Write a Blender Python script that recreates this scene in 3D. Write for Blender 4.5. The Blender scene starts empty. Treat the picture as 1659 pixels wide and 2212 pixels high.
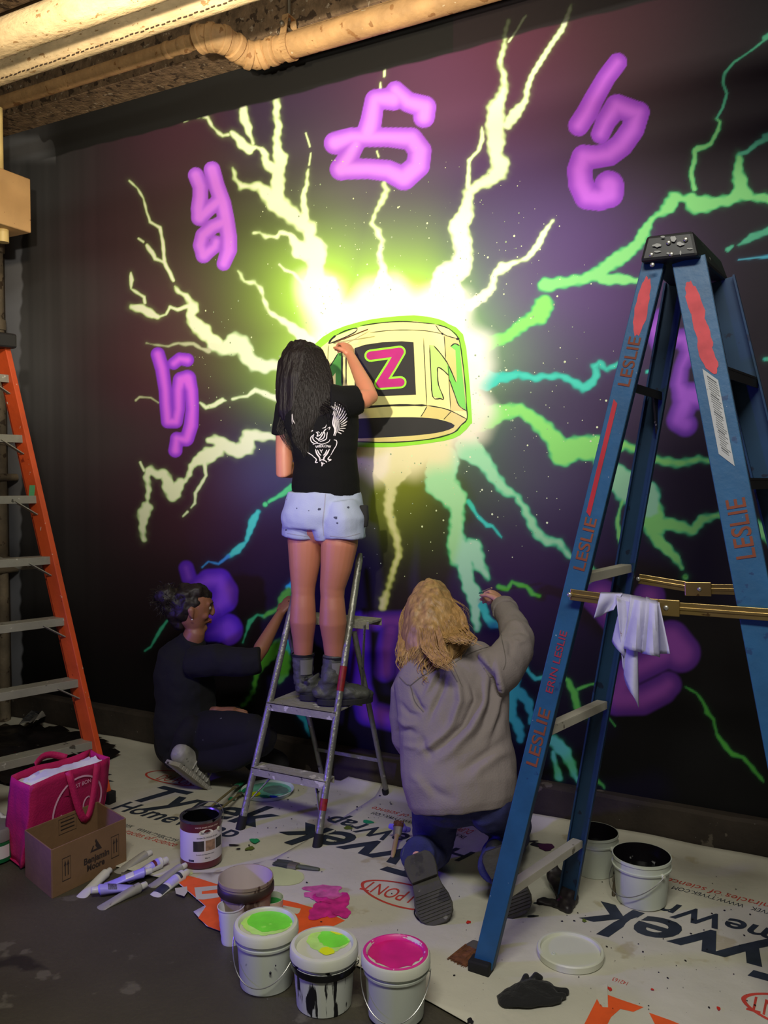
import bpy, bmesh, math, random
import numpy as np
from mathutils import Vector, Matrix, noise
from mathutils.bvhtree import BVHTree

SC = bpy.context.scene
COL = SC.collection
R = math.radians

# ------------------------------------------------------------------ camera
FOC, CX, CY = 1800.0, 829.5, 1106.0
cam_data = bpy.data.cameras.new('camera')
cam = bpy.data.objects.new('camera', cam_data)
COL.objects.link(cam)
cam.location = (0, -3.53, 1.5)
cam.rotation_euler = (R(90 - 2.16), 0, R(28))
cam_data.sensor_fit = 'VERTICAL'
cam_data.sensor_height = 36
cam_data.lens = FOC / 2212 * 36
cam_data.clip_start = 0.05
SC.camera = cam
SC.render.resolution_x, SC.render.resolution_y = 1659, 2212

# ------------------------------------------------------------------ world, exposure
w = bpy.data.worlds.new('world'); SC.world = w; w.use_nodes = True
w.node_tree.nodes['Background'].inputs[0].default_value = (0.68, 0.65, 0.56, 1)
w.node_tree.nodes['Background'].inputs[1].default_value = 0.12
SC.view_settings.view_transform = 'Standard'
SC.view_settings.look = 'None'
SC.view_settings.gamma = 1
SC.view_settings.exposure = 0.0
SC.view_settings.use_curve_mapping = False

# ------------------------------------------------------------------ lamps
def aim(o, target):
    o.rotation_euler = (Vector(target) - o.location).to_track_quat('-Z', 'Y').to_euler()
def spot(name, loc, target, power, color, size, blend, radius):
    d = bpy.data.lights.new(name, 'SPOT'); d.energy = power; d.color = color
    d.spot_size = R(size); d.spot_blend = blend; d.shadow_soft_size = radius
    o = bpy.data.objects.new(name, d); COL.objects.link(o); o.location = loc; aim(o, target)
    return o
# warm work light on a stand behind the painters, aimed at the middle of the mural
spot('work_light', (-0.95, -3.00, 2.22), (-2.10, 0, 2.78), 440, (1.0, 0.90, 0.74), 75, 1.0, 0.035)
# warm lamp hung among the ceiling pipes
spot('ceiling_light', (-1.75, -2.05, 2.75), (-2.6, -0.8, 3.4), 98, (1.0, 0.80, 0.54), 130, 0.8, 0.05)
# violet black light standing low on the left
spot('black_light', (-3.3, -2.75, 0.95), (-1.4, -0.6, 0.95), 130, (0.16, 0.08, 1.0), 80, 0.8, 0.10)
# added soft fill light overhead behind the camera, brightens floor and buckets
ad = bpy.data.lights.new('fill_light', 'AREA'); ad.shape = 'RECTANGLE'; ad.size = 1.6; ad.size_y = 0.4
ad.energy = 95; ad.color = (1.0, 0.97, 0.86)
ao = bpy.data.objects.new('fill_light', ad); COL.objects.link(ao); ao.location = (-0.1, -3.5, 3.6); aim(ao, (-0.6, -1.75, 0.0))

# ------------------------------------------------------------------ geometry of the view (measurements)
_p, _y = R(2.16), R(28)
FW = Vector((-math.sin(_y)*math.cos(_p), math.cos(_y)*math.cos(_p), -math.sin(_p)))
RT = Vector((math.cos(_y), math.sin(_y), 0))
UP = RT.cross(FW)
O = Vector((0, -3.53, 1.5))
def ray(px, py): return FW*FOC + RT*(px-CX) - UP*(py-CY)
def at(px, py, Y):
    d = ray(px, py); return O + d*((Y-O.y)/d.y)
def fl(px, py, z=0.0):
    d = ray(px, py); return O + d*((z-O.z)/d.z)
def pxr(P, n): return n*(Vector(P)-O).dot(FW)/FOC      # n pixels in metres at P

def lin(c):
    return tuple((x/12.92 if x <= 0.04045 else ((x+0.055)/1.055)**2.4) for x in c)
def rgb(r, g, b): return lin((r/255, g/255, b/255))

# ------------------------------------------------------------------ materials
MATS = {}
def mat(name, col, rough=0.6, metal=0.0, var=0.15, vscale=6.0, splat=None, splats=None, bump=0.0, bscale=40.0, stretch=None,
        spec=0.5, emit=None, sheen=0.0, sss=0.0, coat=0.0):
    """col linear rgb.  splat: list of (linear colour, scale, amount 0..1)"""
    if name in MATS: return MATS[name]
    m = bpy.data.materials.new(name); m.use_nodes = True
    nt = m.node_tree; N = nt.nodes; L = nt.links; b = N['Principled BSDF']
    b.inputs['Roughness'].default_value = rough; b.inputs['Metallic'].default_value = metal
    b.inputs['Specular IOR Level'].default_value = spec
    if sheen: b.inputs['Sheen Weight'].default_value = sheen
    if coat: b.inputs['Coat Weight'].default_value = coat
    if sss:
        b.inputs['Subsurface Weight'].default_value = sss; b.inputs['Subsurface Radius'].default_value = (0.02, 0.008, 0.004)
    tc = N.new('ShaderNodeTexCoord'); mp = N.new('ShaderNodeMapping'); L.new(tc.outputs['Object'], mp.inputs[0])
    if stretch: mp.inputs['Scale'].default_value = stretch
    nz = N.new('ShaderNodeTexNoise'); nz.inputs['Scale'].default_value = vscale; nz.inputs['Detail'].default_value = 6
    L.new(mp.outputs[0], nz.inputs['Vector'])
    mr = N.new('ShaderNodeMapRange'); mr.inputs[1].default_value = 0.3; mr.inputs[2].default_value = 0.7
    mr.inputs[3].default_value = 1-var; mr.inputs[4].default_value = 1+var
    L.new(nz.outputs[0], mr.inputs[0])
    mx = N.new('ShaderNodeMix'); mx.data_type = 'RGBA'; mx.blend_type = 'MULTIPLY'; mx.inputs[0].default_value = 1
    mx.inputs[6].default_value = (*col, 1); L.new(mr.outputs[0], mx.inputs[7])
    out = mx.outputs[2]
    for i, (c, s, amt) in enumerate(splat or []):
        n2 = N.new('ShaderNodeTexNoise'); n2.inputs['Scale'].default_value = s; n2.inputs['Detail'].default_value = 4
        n2.noise_dimensions = '4D'; n2.inputs['W'].default_value = 3.7*i+1
        L.new(mp.outputs[0], n2.inputs['Vector'])
        r2 = N.new('ShaderNodeMapRange'); t = 0.72 - 0.3*amt
        r2.inputs[1].default_value = t; r2.inputs[2].default_value = t+0.03
        L.new(n2.outputs[0], r2.inputs[0])
        m2 = N.new('ShaderNodeMix'); m2.data_type = 'RGBA'; L.new(r2.outputs[0], m2.inputs[0]); L.new(out, m2.inputs[6])
        m2.inputs[7].default_value = (*c, 1); out = m2.outputs[2]
    L.new(out, b.inputs['Base Color'])
    if bump:
        nb = N.new('ShaderNodeTexNoise'); nb.inputs['Scale'].default_value = bscale; nb.inputs['Detail'].default_value = 5
        L.new(mp.outputs[0], nb.inputs['Vector'])
        bp = N.new('ShaderNodeBump'); bp.inputs['Strength'].default_value = bump; bp.inputs['Distance'].default_value = 0.01
        L.new(nb.outputs[0], bp.inputs['Height']); L.new(bp.outputs[0], b.inputs['Normal'])
    if emit:
        b.inputs['Emission Color'].default_value = (*emit[0], 1); b.inputs['Emission Strength'].default_value = emit[1]
    MATS[name] = m
    return m
def vcol_mat(name, rough=0.55, bump=0.05, bscale=60, attr='paint'):
    m = bpy.data.materials.new(name); m.use_nodes = True; nt = m.node_tree; N = nt.nodes; b = N['Principled BSDF']
    a = N.new('ShaderNodeVertexColor'); a.layer_name = attr
    nt.links.new(a.outputs[0], b.inputs['Base Color']); b.inputs['Roughness'].default_value = rough
    b.inputs['Specular IOR Level'].default_value = 0.25
    tc = N.new('ShaderNodeTexCoord'); nb = N.new('ShaderNodeTexNoise'); nb.inputs['Scale'].default_value = bscale
    nt.links.new(tc.outputs['Object'], nb.inputs['Vector'])
    bp = N.new('ShaderNodeBump'); bp.inputs['Strength'].default_value = bump; bp.inputs['Distance'].default_value = 0.005
    nt.links.new(nb.outputs[0], bp.inputs['Height']); nt.links.new(bp.outputs[0], b.inputs['Normal'])
    return m

# ------------------------------------------------------------------ mesh building
class MB:
    def __init__(s): s.v = []; s.f = []; s.mi = []; s.m = 0
    def face(s, idx): s.f.append(tuple(idx)); s.mi.append(s.m)
    def add(s, vs, fs):
        b = len(s.v); s.v += [tuple(p) for p in vs]
        for f in fs: s.face([b+i for i in f])
    def obox(s, c, ax, ay, az):
        """oriented box, half-axis vectors"""
        c = Vector(c); vs = [c+ax*i+ay*j+az*k for i in (-1, 1) for j in (-1, 1) for k in (-1, 1)]
        s.add(vs, [(0,1,3,2),(4,6,7,5),(0,4,5,1),(2,3,7,6),(0,2,6,4),(1,5,7,3)])
    def box(s, x0, x1, y0, y1, z0, z1):
        s.obox(((x0+x1)/2,(y0+y1)/2,(z0+z1)/2), Vector((abs(x1-x0)/2,0,0)), Vector((0,abs(y1-y0)/2,0)), Vector((0,0,abs(z1-z0)/2)))
    def beam(s, A, B, w, t, side):
        """box from A to B, width w along 'side', thickness t across"""
        A = Vector(A); B = Vector(B); d = (B-A); L = d.length; d.normalize()
        sd = Vector(side); sd = (sd - d*sd.dot(d)).normalized(); n = d.cross(sd)
        s.obox((A+B)/2, d*L/2, sd*w/2, n*t/2)
    def loft(s, pts, side=(1,0,0), n=16, cap='round', pw=2.0):
        """pts: (P, rx, ry); rings perpendicular to the path, rx along side"""
        P = [Vector(p[0]) for p in pts]; rx = [p[1] for p in pts]; ry = [p[2] if len(p) > 2 else p[1] for p in pts]
        T = []
        for i in range(len(P)):
            a = P[max(i-1, 0)]; b = P[min(i+1, len(P)-1)]; d = b-a
            T.append(d.normalized() if d.length > 1e-9 else Vector((0,0,1)))
        sd = Vector(side); rings = []
        def ring(c, t, a, b):
            u = (sd - t*sd.dot(t))
            if u.length < 1e-4: u = Vector((0,1,0)) - t*t.y
            u.normalize(); v = t.cross(u)
            o = []
            for k in range(n):
                an = 2*math.pi*k/n; ca, sa = math.cos(an), math.sin(an)
                if pw != 2.0:
                    ca = math.copysign(abs(ca)**(2/pw), ca); sa = math.copysign(abs(sa)**(2/pw), sa)
                o.append(c + u*ca*a + v*sa*b)
            return o
        if cap == 'round':
            h = min(rx[0], ry[0])
            for q in (80, 55, 28): rings.append(ring(P[0]-T[0]*h*math.sin(R(q)), T[0], rx[0]*math.cos(R(q)), ry[0]*math.cos(R(q))))
        for i in range(len(P)): rings.append(ring(P[i], T[i], rx[i], ry[i]))
        if cap == 'round':
            h = min(rx[-1], ry[-1])
            for q in (28, 55, 80): rings.append(ring(P[-1]+T[-1]*h*math.sin(R(q)), T[-1], rx[-1]*math.cos(R(q)), ry[-1]*math.cos(R(q))))
        b = len(s.v)
        for r in rings: s.v += [tuple(p) for p in r]
        for i in range(len(rings)-1):
            for k in range(n):
                k2 = (k+1) % n; s.face((b+i*n+k, b+i*n+k2, b+(i+1)*n+k2, b+(i+1)*n+k))
        if cap != 'open':
            s.face([b+k for k in reversed(range(n))]); s.face([b+(len(rings)-1)*n+k for k in range(n)])
    def tube(s, pts, r, n=10, cap='flat'):
        pts = [Vector(p) for p in pts]
        rr = r if isinstance(r, (list, tuple)) else [r]*len(pts)
        d = (pts[-1]-pts[0]); sd = Vector((0,0,1)) if abs(d.normalized().z) < 0.8 else Vector((1,0,0))
        s.loft([(p, a, a) for p, a in zip(pts, rr)], sd, n, cap)
    def lathe(s, prof, c, n=40, up=(0,0,1), wob=0, sx=1.0):
        """prof: (r, z) list; closed ends if r==0"""
        up = Vector(up).normalized(); u = up.orthogonal().normalized(); v = up.cross(u); c = Vector(c); b = len(s.v)
        for r, z in prof:
            for k in range(n):
                a = 2*math.pi*k/n; rr = r*(1+wob*math.sin(3*a)); s.v.append(tuple(c+up*z+u*rr*math.cos(a)*sx+v*rr*math.sin(a)))
        for i in range(len(prof)-1):
            for k in range(n):
                k2 = (k+1) % n; s.face((b+i*n+k, b+i*n+k2, b+(i+1)*n+k2, b+(i+1)*n+k))
    def sphere(s, c, r, n=12, sc=(1,1,1)):
        prof = [(max(math.sin(math.pi*i/n), 1e-4), -math.cos(math.pi*i/n)) for i in range(n+1)]
        b = len(s.v); c = Vector(c)
        for q, z in prof:
            for k in range(n*2):
                a = math.pi*k/n; s.v.append((c.x+q*math.cos(a)*r*sc[0], c.y+q*math.sin(a)*r*sc[1], c.z+z*r*sc[2]))
        m = n*2
        for i in range(n):
            for k in range(m):
                k2 = (k+1) % m; s.face((b+i*m+k, b+i*m+k2, b+(i+1)*m+k2, b+(i+1)*m+k))
    def prism(s, poly, d):
        """flat polygon (list of points) extruded by vector d"""
        d = Vector(d); n = len(poly); b = len(s.v); s.v += [tuple(p) for p in poly] + [tuple(Vector(p)+d) for p in poly]
        s.face(list(range(b, b+n))); s.face(list(range(b+2*n-1, b+n-1, -1)))
        for k in range(n): s.face((b+k, b+(k+1) % n, b+n+(k+1) % n, b+n+k))
    def mesh(s, name, mats):
        me = bpy.data.meshes.new(name); me.from_pydata(s.v, [], s.f)
        for m in (mats if isinstance(mats, (list, tuple)) else [mats]): me.materials.append(m)
        if any(s.mi): me.polygons.foreach_set('material_index', s.mi)
        me.update(); return me
    def build(s, name, mats, parent=None, smooth=True, bevel=0.0, fix=True, sub=0):
        me = s.mesh(name, mats)
        if fix:
            bm = bmesh.new(); bm.from_mesh(me); bmesh.ops.recalc_face_normals(bm, faces=bm.faces); bm.to_mesh(me); bm.free()
        o = link(name, me, parent)
        if bevel:
            b = o.modifiers.new('bevel', 'BEVEL'); b.width = bevel; b.segments = 2; b.limit_method = 'ANGLE'; b.angle_limit = R(35)
        if smooth: smooth_mesh(me)
        return o

def smooth_mesh(me, ang=40):
    me.polygons.foreach_set('use_smooth', [True]*len(me.polygons))
    try: me.set_sharp_from_angle(angle=R(ang))
    except Exception: pass
def link(name, data, parent=None):
    o = bpy.data.objects.new(name, data); COL.objects.link(o)
    if parent is not None:
        o.parent = parent
        if parent.type == 'EMPTY': o.matrix_parent_inverse = Matrix.Translation(parent.location).inverted()
    return o
def tag(o, label, cat, group=None, kind=None):
    o['label'] = label; o['category'] = cat
    if group: o['group'] = group
    if kind: o['kind'] = kind
    return o
def thing(name, loc, label, cat, group=None):
    o = bpy.data.objects.new(name, None); COL.objects.link(o); o.location = loc; o.empty_display_size = 0.05
    return tag(o, label, cat, group)
def struct(o): o['kind'] = 'structure'; return o

def organic(name, mb, material, parent, voxel=0.005, smooth=4, disp=None, boxes=None, col=None, dec=0):
    """one continuous skin over overlapping lofts: voxel remesh, smoothing, optional displacement"""
    me = mb.mesh(name+'_raw', material)
    bm = bmesh.new(); bm.from_mesh(me); bmesh.ops.recalc_face_normals(bm, faces=bm.faces); bm.to_mesh(me); bm.free()
    o = bpy.data.objects.new(name, me); COL.objects.link(o)
    r = o.modifiers.new('r', 'REMESH'); r.mode = 'VOXEL'; r.voxel_size = voxel
    if smooth:
        s = o.modifiers.new('s', 'SMOOTH'); s.factor = 0.5; s.iterations = smooth
    if dec:
        d = o.modifiers.new('d', 'DECIMATE'); d.ratio = dec
    dg = bpy.context.evaluated_depsgraph_get()
    me2 = bpy.data.meshes.new_from_object(o.evaluated_get(dg))
    o.modifiers.clear(); o.data = me2; me2.name = name; bpy.data.meshes.remove(me)
    if disp:
        n = len(me2.vertices); co = np.empty(n*3); me2.vertices.foreach_get('co', co); no = np.empty(n*3); me2.vertices.foreach_get('normal', no)
        co = co.reshape(-1, 3); no = no.reshape(-1, 3)
        d = disp(co, no)
        me2.vertices.foreach_set('co', (co + no*d[:, None]).ravel()); me2.update()
    me2.polygons.foreach_set('use_smooth', [True]*len(me2.polygons))
    if parent is not None:
        o.parent = parent
        if parent.type == 'EMPTY': o.matrix_parent_inverse = Matrix.Translation(parent.location).inverted()
    return o
def nz(co, sx, sy, sz, seed=0.0):
    return np.array([noise.noise(Vector((p[0]*sx+seed, p[1]*sy+seed*0.7, p[2]*sz-seed))) for p in co])

def ribbon(mb, pts, wid, nrm, taper=False, close=False):
    """flat stroke along 3-d points, width wid (or list), lying across nrm"""
    pts = [Vector(p) for p in pts]; n = len(pts); L = []; Rr = []
    for i, p in enumerate(pts):
        a = pts[max(i-1, 0)]; b = pts[min(i+1, n-1)]; t = (b-a).normalized(); u = t.cross(Vector(nrm)).normalized()
        ww = wid[i] if isinstance(wid, (list, tuple)) else wid
        if taper and (i == 0 or i == n-1): ww *= 0.25
        L.append(p-u*ww/2); Rr.append(p+u*ww/2)
    b = len(mb.v); mb.v += [tuple(q) for q in L+Rr]
    for i in range(n-1): mb.face((b+i, b+i+1, b+n+i+1, b+n+i))
def resamp(pts, k=6):
    """catmull-rom"""
    P = [Vector(p) for p in pts]; out = []
    for i in range(len(P)-1):
        p0 = P[max(i-1, 0)]; p1 = P[i]; p2 = P[i+1]; p3 = P[min(i+2, len(P)-1)]
        for j in range(k):
            t = j/k; out.append(0.5*((2*p1)+(p2-p0)*t+(2*p0-5*p1+4*p2-p3)*t*t+(3*p1-p0-3*p2+p3)*t**3))
    out.append(P[-1]); return out
def text_mesh(s, size=1.0, bold=0.0, shear=0.0, spacing=1.0, align='LEFT'):
    c = bpy.data.curves.new('t', 'FONT'); c.body = s; c.size = size; c.offset = bold; c.shear = shear; c.space_character = spacing; c.align_x = align
    c.resolution_u = 4
    o = bpy.data.objects.new('t', c); COL.objects.link(o)
    me = bpy.data.meshes.new_from_object(o.evaluated_get(bpy.context.evaluated_depsgraph_get()))
    bpy.data.objects.remove(o); bpy.data.curves.remove(c)
    return me
def place_text(mb, s, org, ux, uy, size=1.0, bold=0.0, shear=0.0, width=None, lift=None, align='LEFT', grid=0.0, post=None):
    """add text polygons into mb at org with axes ux (reading direction), uy (up); scaled to width if given"""
    me = text_mesh(s, 1.0, bold, shear, 1.0, align)
    ux = Vector(ux).normalized(); uy = Vector(uy).normalized()
    xs = [v.co.x for v in me.vertices]; wtxt = (max(xs)-min(xs)) or 1
    sx = (width/wtxt) if width else size
    if grid:
        bm = bmesh.new(); bm.from_mesh(me)
        x = min(xs); st = grid/sx
        while x < max(xs):
            bmesh.ops.bisect_plane(bm, geom=bm.verts[:]+bm.edges[:]+bm.faces[:], plane_co=(x,0,0), plane_no=(1,0,0)); x += st
        bm.to_mesh(me); bm.free()
    b = len(mb.v)
    for v in me.vertices:
        p = Vector(org)+ux*v.co.x*sx+uy*v.co.y*size
        if post: p = post(p)
        mb.v.append(tuple(p))
    for p in me.polygons: mb.face([b+i for i in p.vertices])
    bpy.data.meshes.remove(me)
# ================================================================== THE SETTING
WX0, WX1, WTOP = -4.56, 1.7, 3.63
def sm(a, b, x): t = np.clip((x-a)/(b-a), 0, 1); return t*t*(3-2*t)

def build_mural():
    st = 0.0052
    nx = int((WX1-WX0)/st)+1; nzz = int((WTOP-0.0)/st)+1
    X = np.linspace(WX0, WX1, nx); Z = np.linspace(0.0, WTOP, nzz)
    GX, GZ = np.meshgrid(X, Z); gx = GX.ravel(); gz = GZ.ravel(); n = gx.size
    d = np.stack([gx-O.x, np.full(n, 0-O.y), gz-O.z], 1)
    zc = d@np.array(FW); px = CX + FOC*(d@np.array(RT))/zc; py = CY - FOC*(d@np.array(UP))/zc
    # --- sprayed base colours: (px, py, sRGB paint, spread)
    S = MURAL_BASE
    num = np.zeros((n, 3)); den = np.full(n, 1e-12)
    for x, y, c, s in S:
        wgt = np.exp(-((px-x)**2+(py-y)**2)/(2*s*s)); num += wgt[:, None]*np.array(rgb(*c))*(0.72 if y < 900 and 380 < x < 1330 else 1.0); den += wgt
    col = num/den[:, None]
    nearest = den < 1e-6
    col[nearest] = rgb(26, 22, 28)
    # broad brush and roller bands
    rnd = np.sin(gz*9+0.6*np.sin(gx*2.1))*0.5+np.sin(gz*23+1.3*np.sin(gx*1.3+1))*0.3
    blot = np.sin(gx*3.1+1.7*np.sin(gz*2.3))*np.sin(gz*2.7+1.1*np.sin(gx*1.9+2))
    col *= (1+0.06*rnd+0.10*blot)[:, None]
    str_ = np.sin(gx*31)*0.4+np.sin(gx*53+2)*0.3+np.sin(gx*97+4)*0.2
    m = sm(330, 80, px); col *= (1+0.16*m*str_)[:, None]
    # bare grey strip at the far left end, ragged edge
    e = 45+2.5*np.sin(gz*5)+1.5*np.sin(gz*17)+1.5*np.sin(gz*61)
    mm = (1-sm(e-3, e+3, px))*sm(330, 560, py); col = col*(1-mm[:, None])+np.array(rgb(132, 134, 140))*mm[:, None]
    mm = (1-sm(110, 112, px+0.5*(330-py)+10*np.sin(gx*40)+8*np.sin(gz*23)))*sm(285, 305, py)*0.55; mm *= sm(360, 330, py)
    col = col*(1-mm[:, None])+np.array(rgb(120, 122, 126))*mm[:, None]
    # --- painted halo
    def capd(ax, ay, ar, bx, by, br):
        vx, vy = bx-ax, by-ay; L = vx*vx+vy*vy+1e-9
        t = np.clip(((px-ax)*vx+(py-ay)*vy)/L, 0, 1)
        return np.hypot(px-ax-t*vx, py-ay-t*vy)-(ar+(br-ar)*t)
    dh = np.full(n, 1e9)
    for a in [(735,700,62,820,680,75),(820,680,75,960,680,60),(960,680,60,985,760,75),(985,760,75,985,900,75),(985,900,75,870,980,60),(870,980,60,740,960,50),
              (720,700,52,700,640,55),(740,960,50,700,850,60),(700,850,60,730,720,60),(850,820,120,880,820,120)]:
        dh = np.minimum(dh, capd(*a))
    wob = 9*np.sin(np.arctan2(py-820, px-860)*9+1)+6*np.sin(np.arctan2(py-820, px-860)*17)
    up_ = sm(980, 760, py); rt_ = sm(900, 1060, px)
    aur = np.exp(-np.clip(dh, 0, None)/(34+46*up_))*(0.95-0.45*rt_)
    ag = np.array(rgb(178, 232, 84)); ar_ = np.array(rgb(112, 168, 104)); al = np.array(rgb(118, 128, 30))
    ac = ag*(up_*(1-0.75*rt_))[:, None]+ar_*(rt_*np.maximum(up_, 0.6))[:, None]+al*((1-up_)*(1-rt_))[:, None]
    k = np.clip(aur*1.05, 0, 1)[:, None]; col = col*(1-k)+ac*k; near = np.exp(-np.clip(dh, 0, None)/45)
    wh = 1-sm(-30, 24, dh+wob)
    wc = np.array(rgb(252, 250, 226))*up_[:, None]+np.array(rgb(236, 228, 178))*(1-up_)[:, None]  # lower halo painted beige for the weaker lamp light there
    wc = wc*(1-0.35*rt_[:, None])+np.array(rgb(226, 230, 214))*0.35*rt_[:, None]
    halo = (wh, wc)
    # --- lightning bolts
    def poly_d(pts, pad):
        bb = (min(p[0] for p in pts)-pad, max(p[0] for p in pts)+pad, min(p[1] for p in pts)-pad, max(p[1] for p in pts)+pad)
        idx = np.nonzero((px > bb[0])&(px < bb[1])&(py > bb[2])&(py < bb[3]))[0]
        X_, Y_ = px[idx], py[idx]; D = np.full(idx.size, 1e9)
        for (ax, ay, ar), (bx, by, br) in zip(pts[:-1], pts[1:]):
            vx, vy = bx-ax, by-ay; L = vx*vx+vy*vy+1e-9
            t = np.clip(((X_-ax)*vx+(Y_-ay)*vy)/L, 0, 1)
            D = np.minimum(D, np.hypot(X_-ax-t*vx, Y_-ay-t*vy)-(ar+(br-ar)*t))
        return idx, D
    for pas in (0, 1):
        for (ox, oy, sc, core, edge, items) in BOLTS:
            c0 = np.array(rgb(*core)); c1 = np.array(rgb(*edge))
            for it in items:
                pts = [(ox+u/sc, oy+v/sc, max(r/sc*1.16, 1.8)) for u, v, r in it]
                if len(pts) == 1: pts = pts*2
                rm = max(p[2] for p in pts); idx, D = poly_d(pts, rm+22); X_, Y_ = px[idx], py[idx]
                D = D+(1.3*np.sin(X_*0.21+Y_*0.13)+1.0*np.sin(Y_*0.33-X_*0.17))*min(1, rm/14)
                # fringe and edge thickness follow the local width of the stroke
                sf = 1.4+min(rm*0.13, 3.6)
                if pas == 0:
                    g = np.exp(-np.clip(D, 0, None)/3.5)*0.16*min(1, rm/8)*(1-sm(10, 18, D)); c1x = c1*(1-near[idx])[:, None]+c0*near[idx][:, None]
                    col[idx] = col[idx]*(1-g[:, None])+c1x*g[:, None]
                    a = 1-sm(-sf*0.5, sf*0.7, D); col[idx] = col[idx]*(1-a[:, None])+c1x*a[:, None]
                else:
                    a2 = 1-sm(-sf*1.5, sf*0.25, D); col[idx] = col[idx]*(1-a2[:, None])+c0*a2[:, None]
    wh, wc = halo; col = col*(1-wh[:, None])+wc*wh[:, None]
    # --- purple glyphs
    for (ox, oy, sc, dark, light, soft, lines) in GLYPHS:
        c0 = np.array(rgb(*light)); c1 = np.array(rgb(*dark))
        idx = None; DD = np.full(n, 1e9); rm = 1
        for ln in lines:
            pts = [(ox+u/sc, oy+v/sc, r/sc*1.17) for u, v, r in ln]
            if len(pts) == 1: pts = pts*2
            rm = max(rm, max(p[2] for p in pts))
            i2, D = poly_d(pts, max(p[2] for p in pts)+30)
            # smooth union
            h = np.clip(0.5+0.5*(DD[i2]-D)/4.0, 0, 1); DD[i2] = np.where(DD[i2] > 1e8, D, DD[i2]*(1-h)+D*h-4.0*h*(1-h))
        i2 = np.nonzero(DD < 12)[0]; D = DD[i2]
        soft = soft*(.45 if soft < 3 else .8); a = 1-sm(-soft, soft, D); core = 1-sm(-rm*0.78, -rm*0.05, D)
        cc = c1*(1-core[:, None])+c0*core[:, None]
        col[i2] = col[i2]*(1-a[:, None])+cc*a[:, None]
    # black border along the top, its paint also suggesting the pipe's shadow band
    tb = gz + 0.003*np.sin(gx*7)+0.002*np.sin(gx*29)
    m = sm(3.425, 3.435, tb)*np.where(px < 980, 1, 0.92)*sm(-4.3, -4.0, gx)
    col = col*(1-m[:, None])+np.array(rgb(33, 33, 32))*m[:, None]
    col = np.clip(col, 0.0012, 0.93)
    # mesh
    me = bpy.data.meshes.new('wall_back')
    co = np.stack([gx, np.zeros(n), gz], 1).astype(np.float32)
    i = np.arange((nx-1)*(nzz-1)); r_, c_ = i//(nx-1), i % (nx-1); a = r_*nx+c_
    quads = np.stack([a, a+1, a+nx+1, a+nx], 1)
    # back of the slab
    back = np.array([[WX0,0.2,0],[WX1,0.2,0],[WX1,0.2,WTOP],[WX0,0.2,WTOP]], np.float32)
    co = np.concatenate([co, back]); bq = np.array([[n+1, n, n+3, n+2], [0, n, n+1, nx-1], [(nzz-1)*nx, n*1-1, n+2, n+3]])
    quads = np.concatenate([quads, bq])
    me.vertices.add(len(co)); me.vertices.foreach_set('co', co.ravel())
    me.loops.add(quads.size); me.loops.foreach_set('vertex_index', quads.ravel().astype(np.int32))
    me.polygons.add(len(quads)); me.polygons.foreach_set('loop_start', (np.arange(len(quads))*4).astype(np.int32))
    me.update(calc_edges=True)
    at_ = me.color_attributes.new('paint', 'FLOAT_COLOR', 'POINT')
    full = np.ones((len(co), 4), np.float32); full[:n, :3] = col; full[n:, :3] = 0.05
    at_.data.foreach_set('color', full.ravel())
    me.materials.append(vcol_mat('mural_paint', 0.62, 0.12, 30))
    o = link('wall_back', me); struct(o); o['label'] = 'long wall with a mural of a glowing ring, lightning and purple glyphs on black'
    return o

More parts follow.
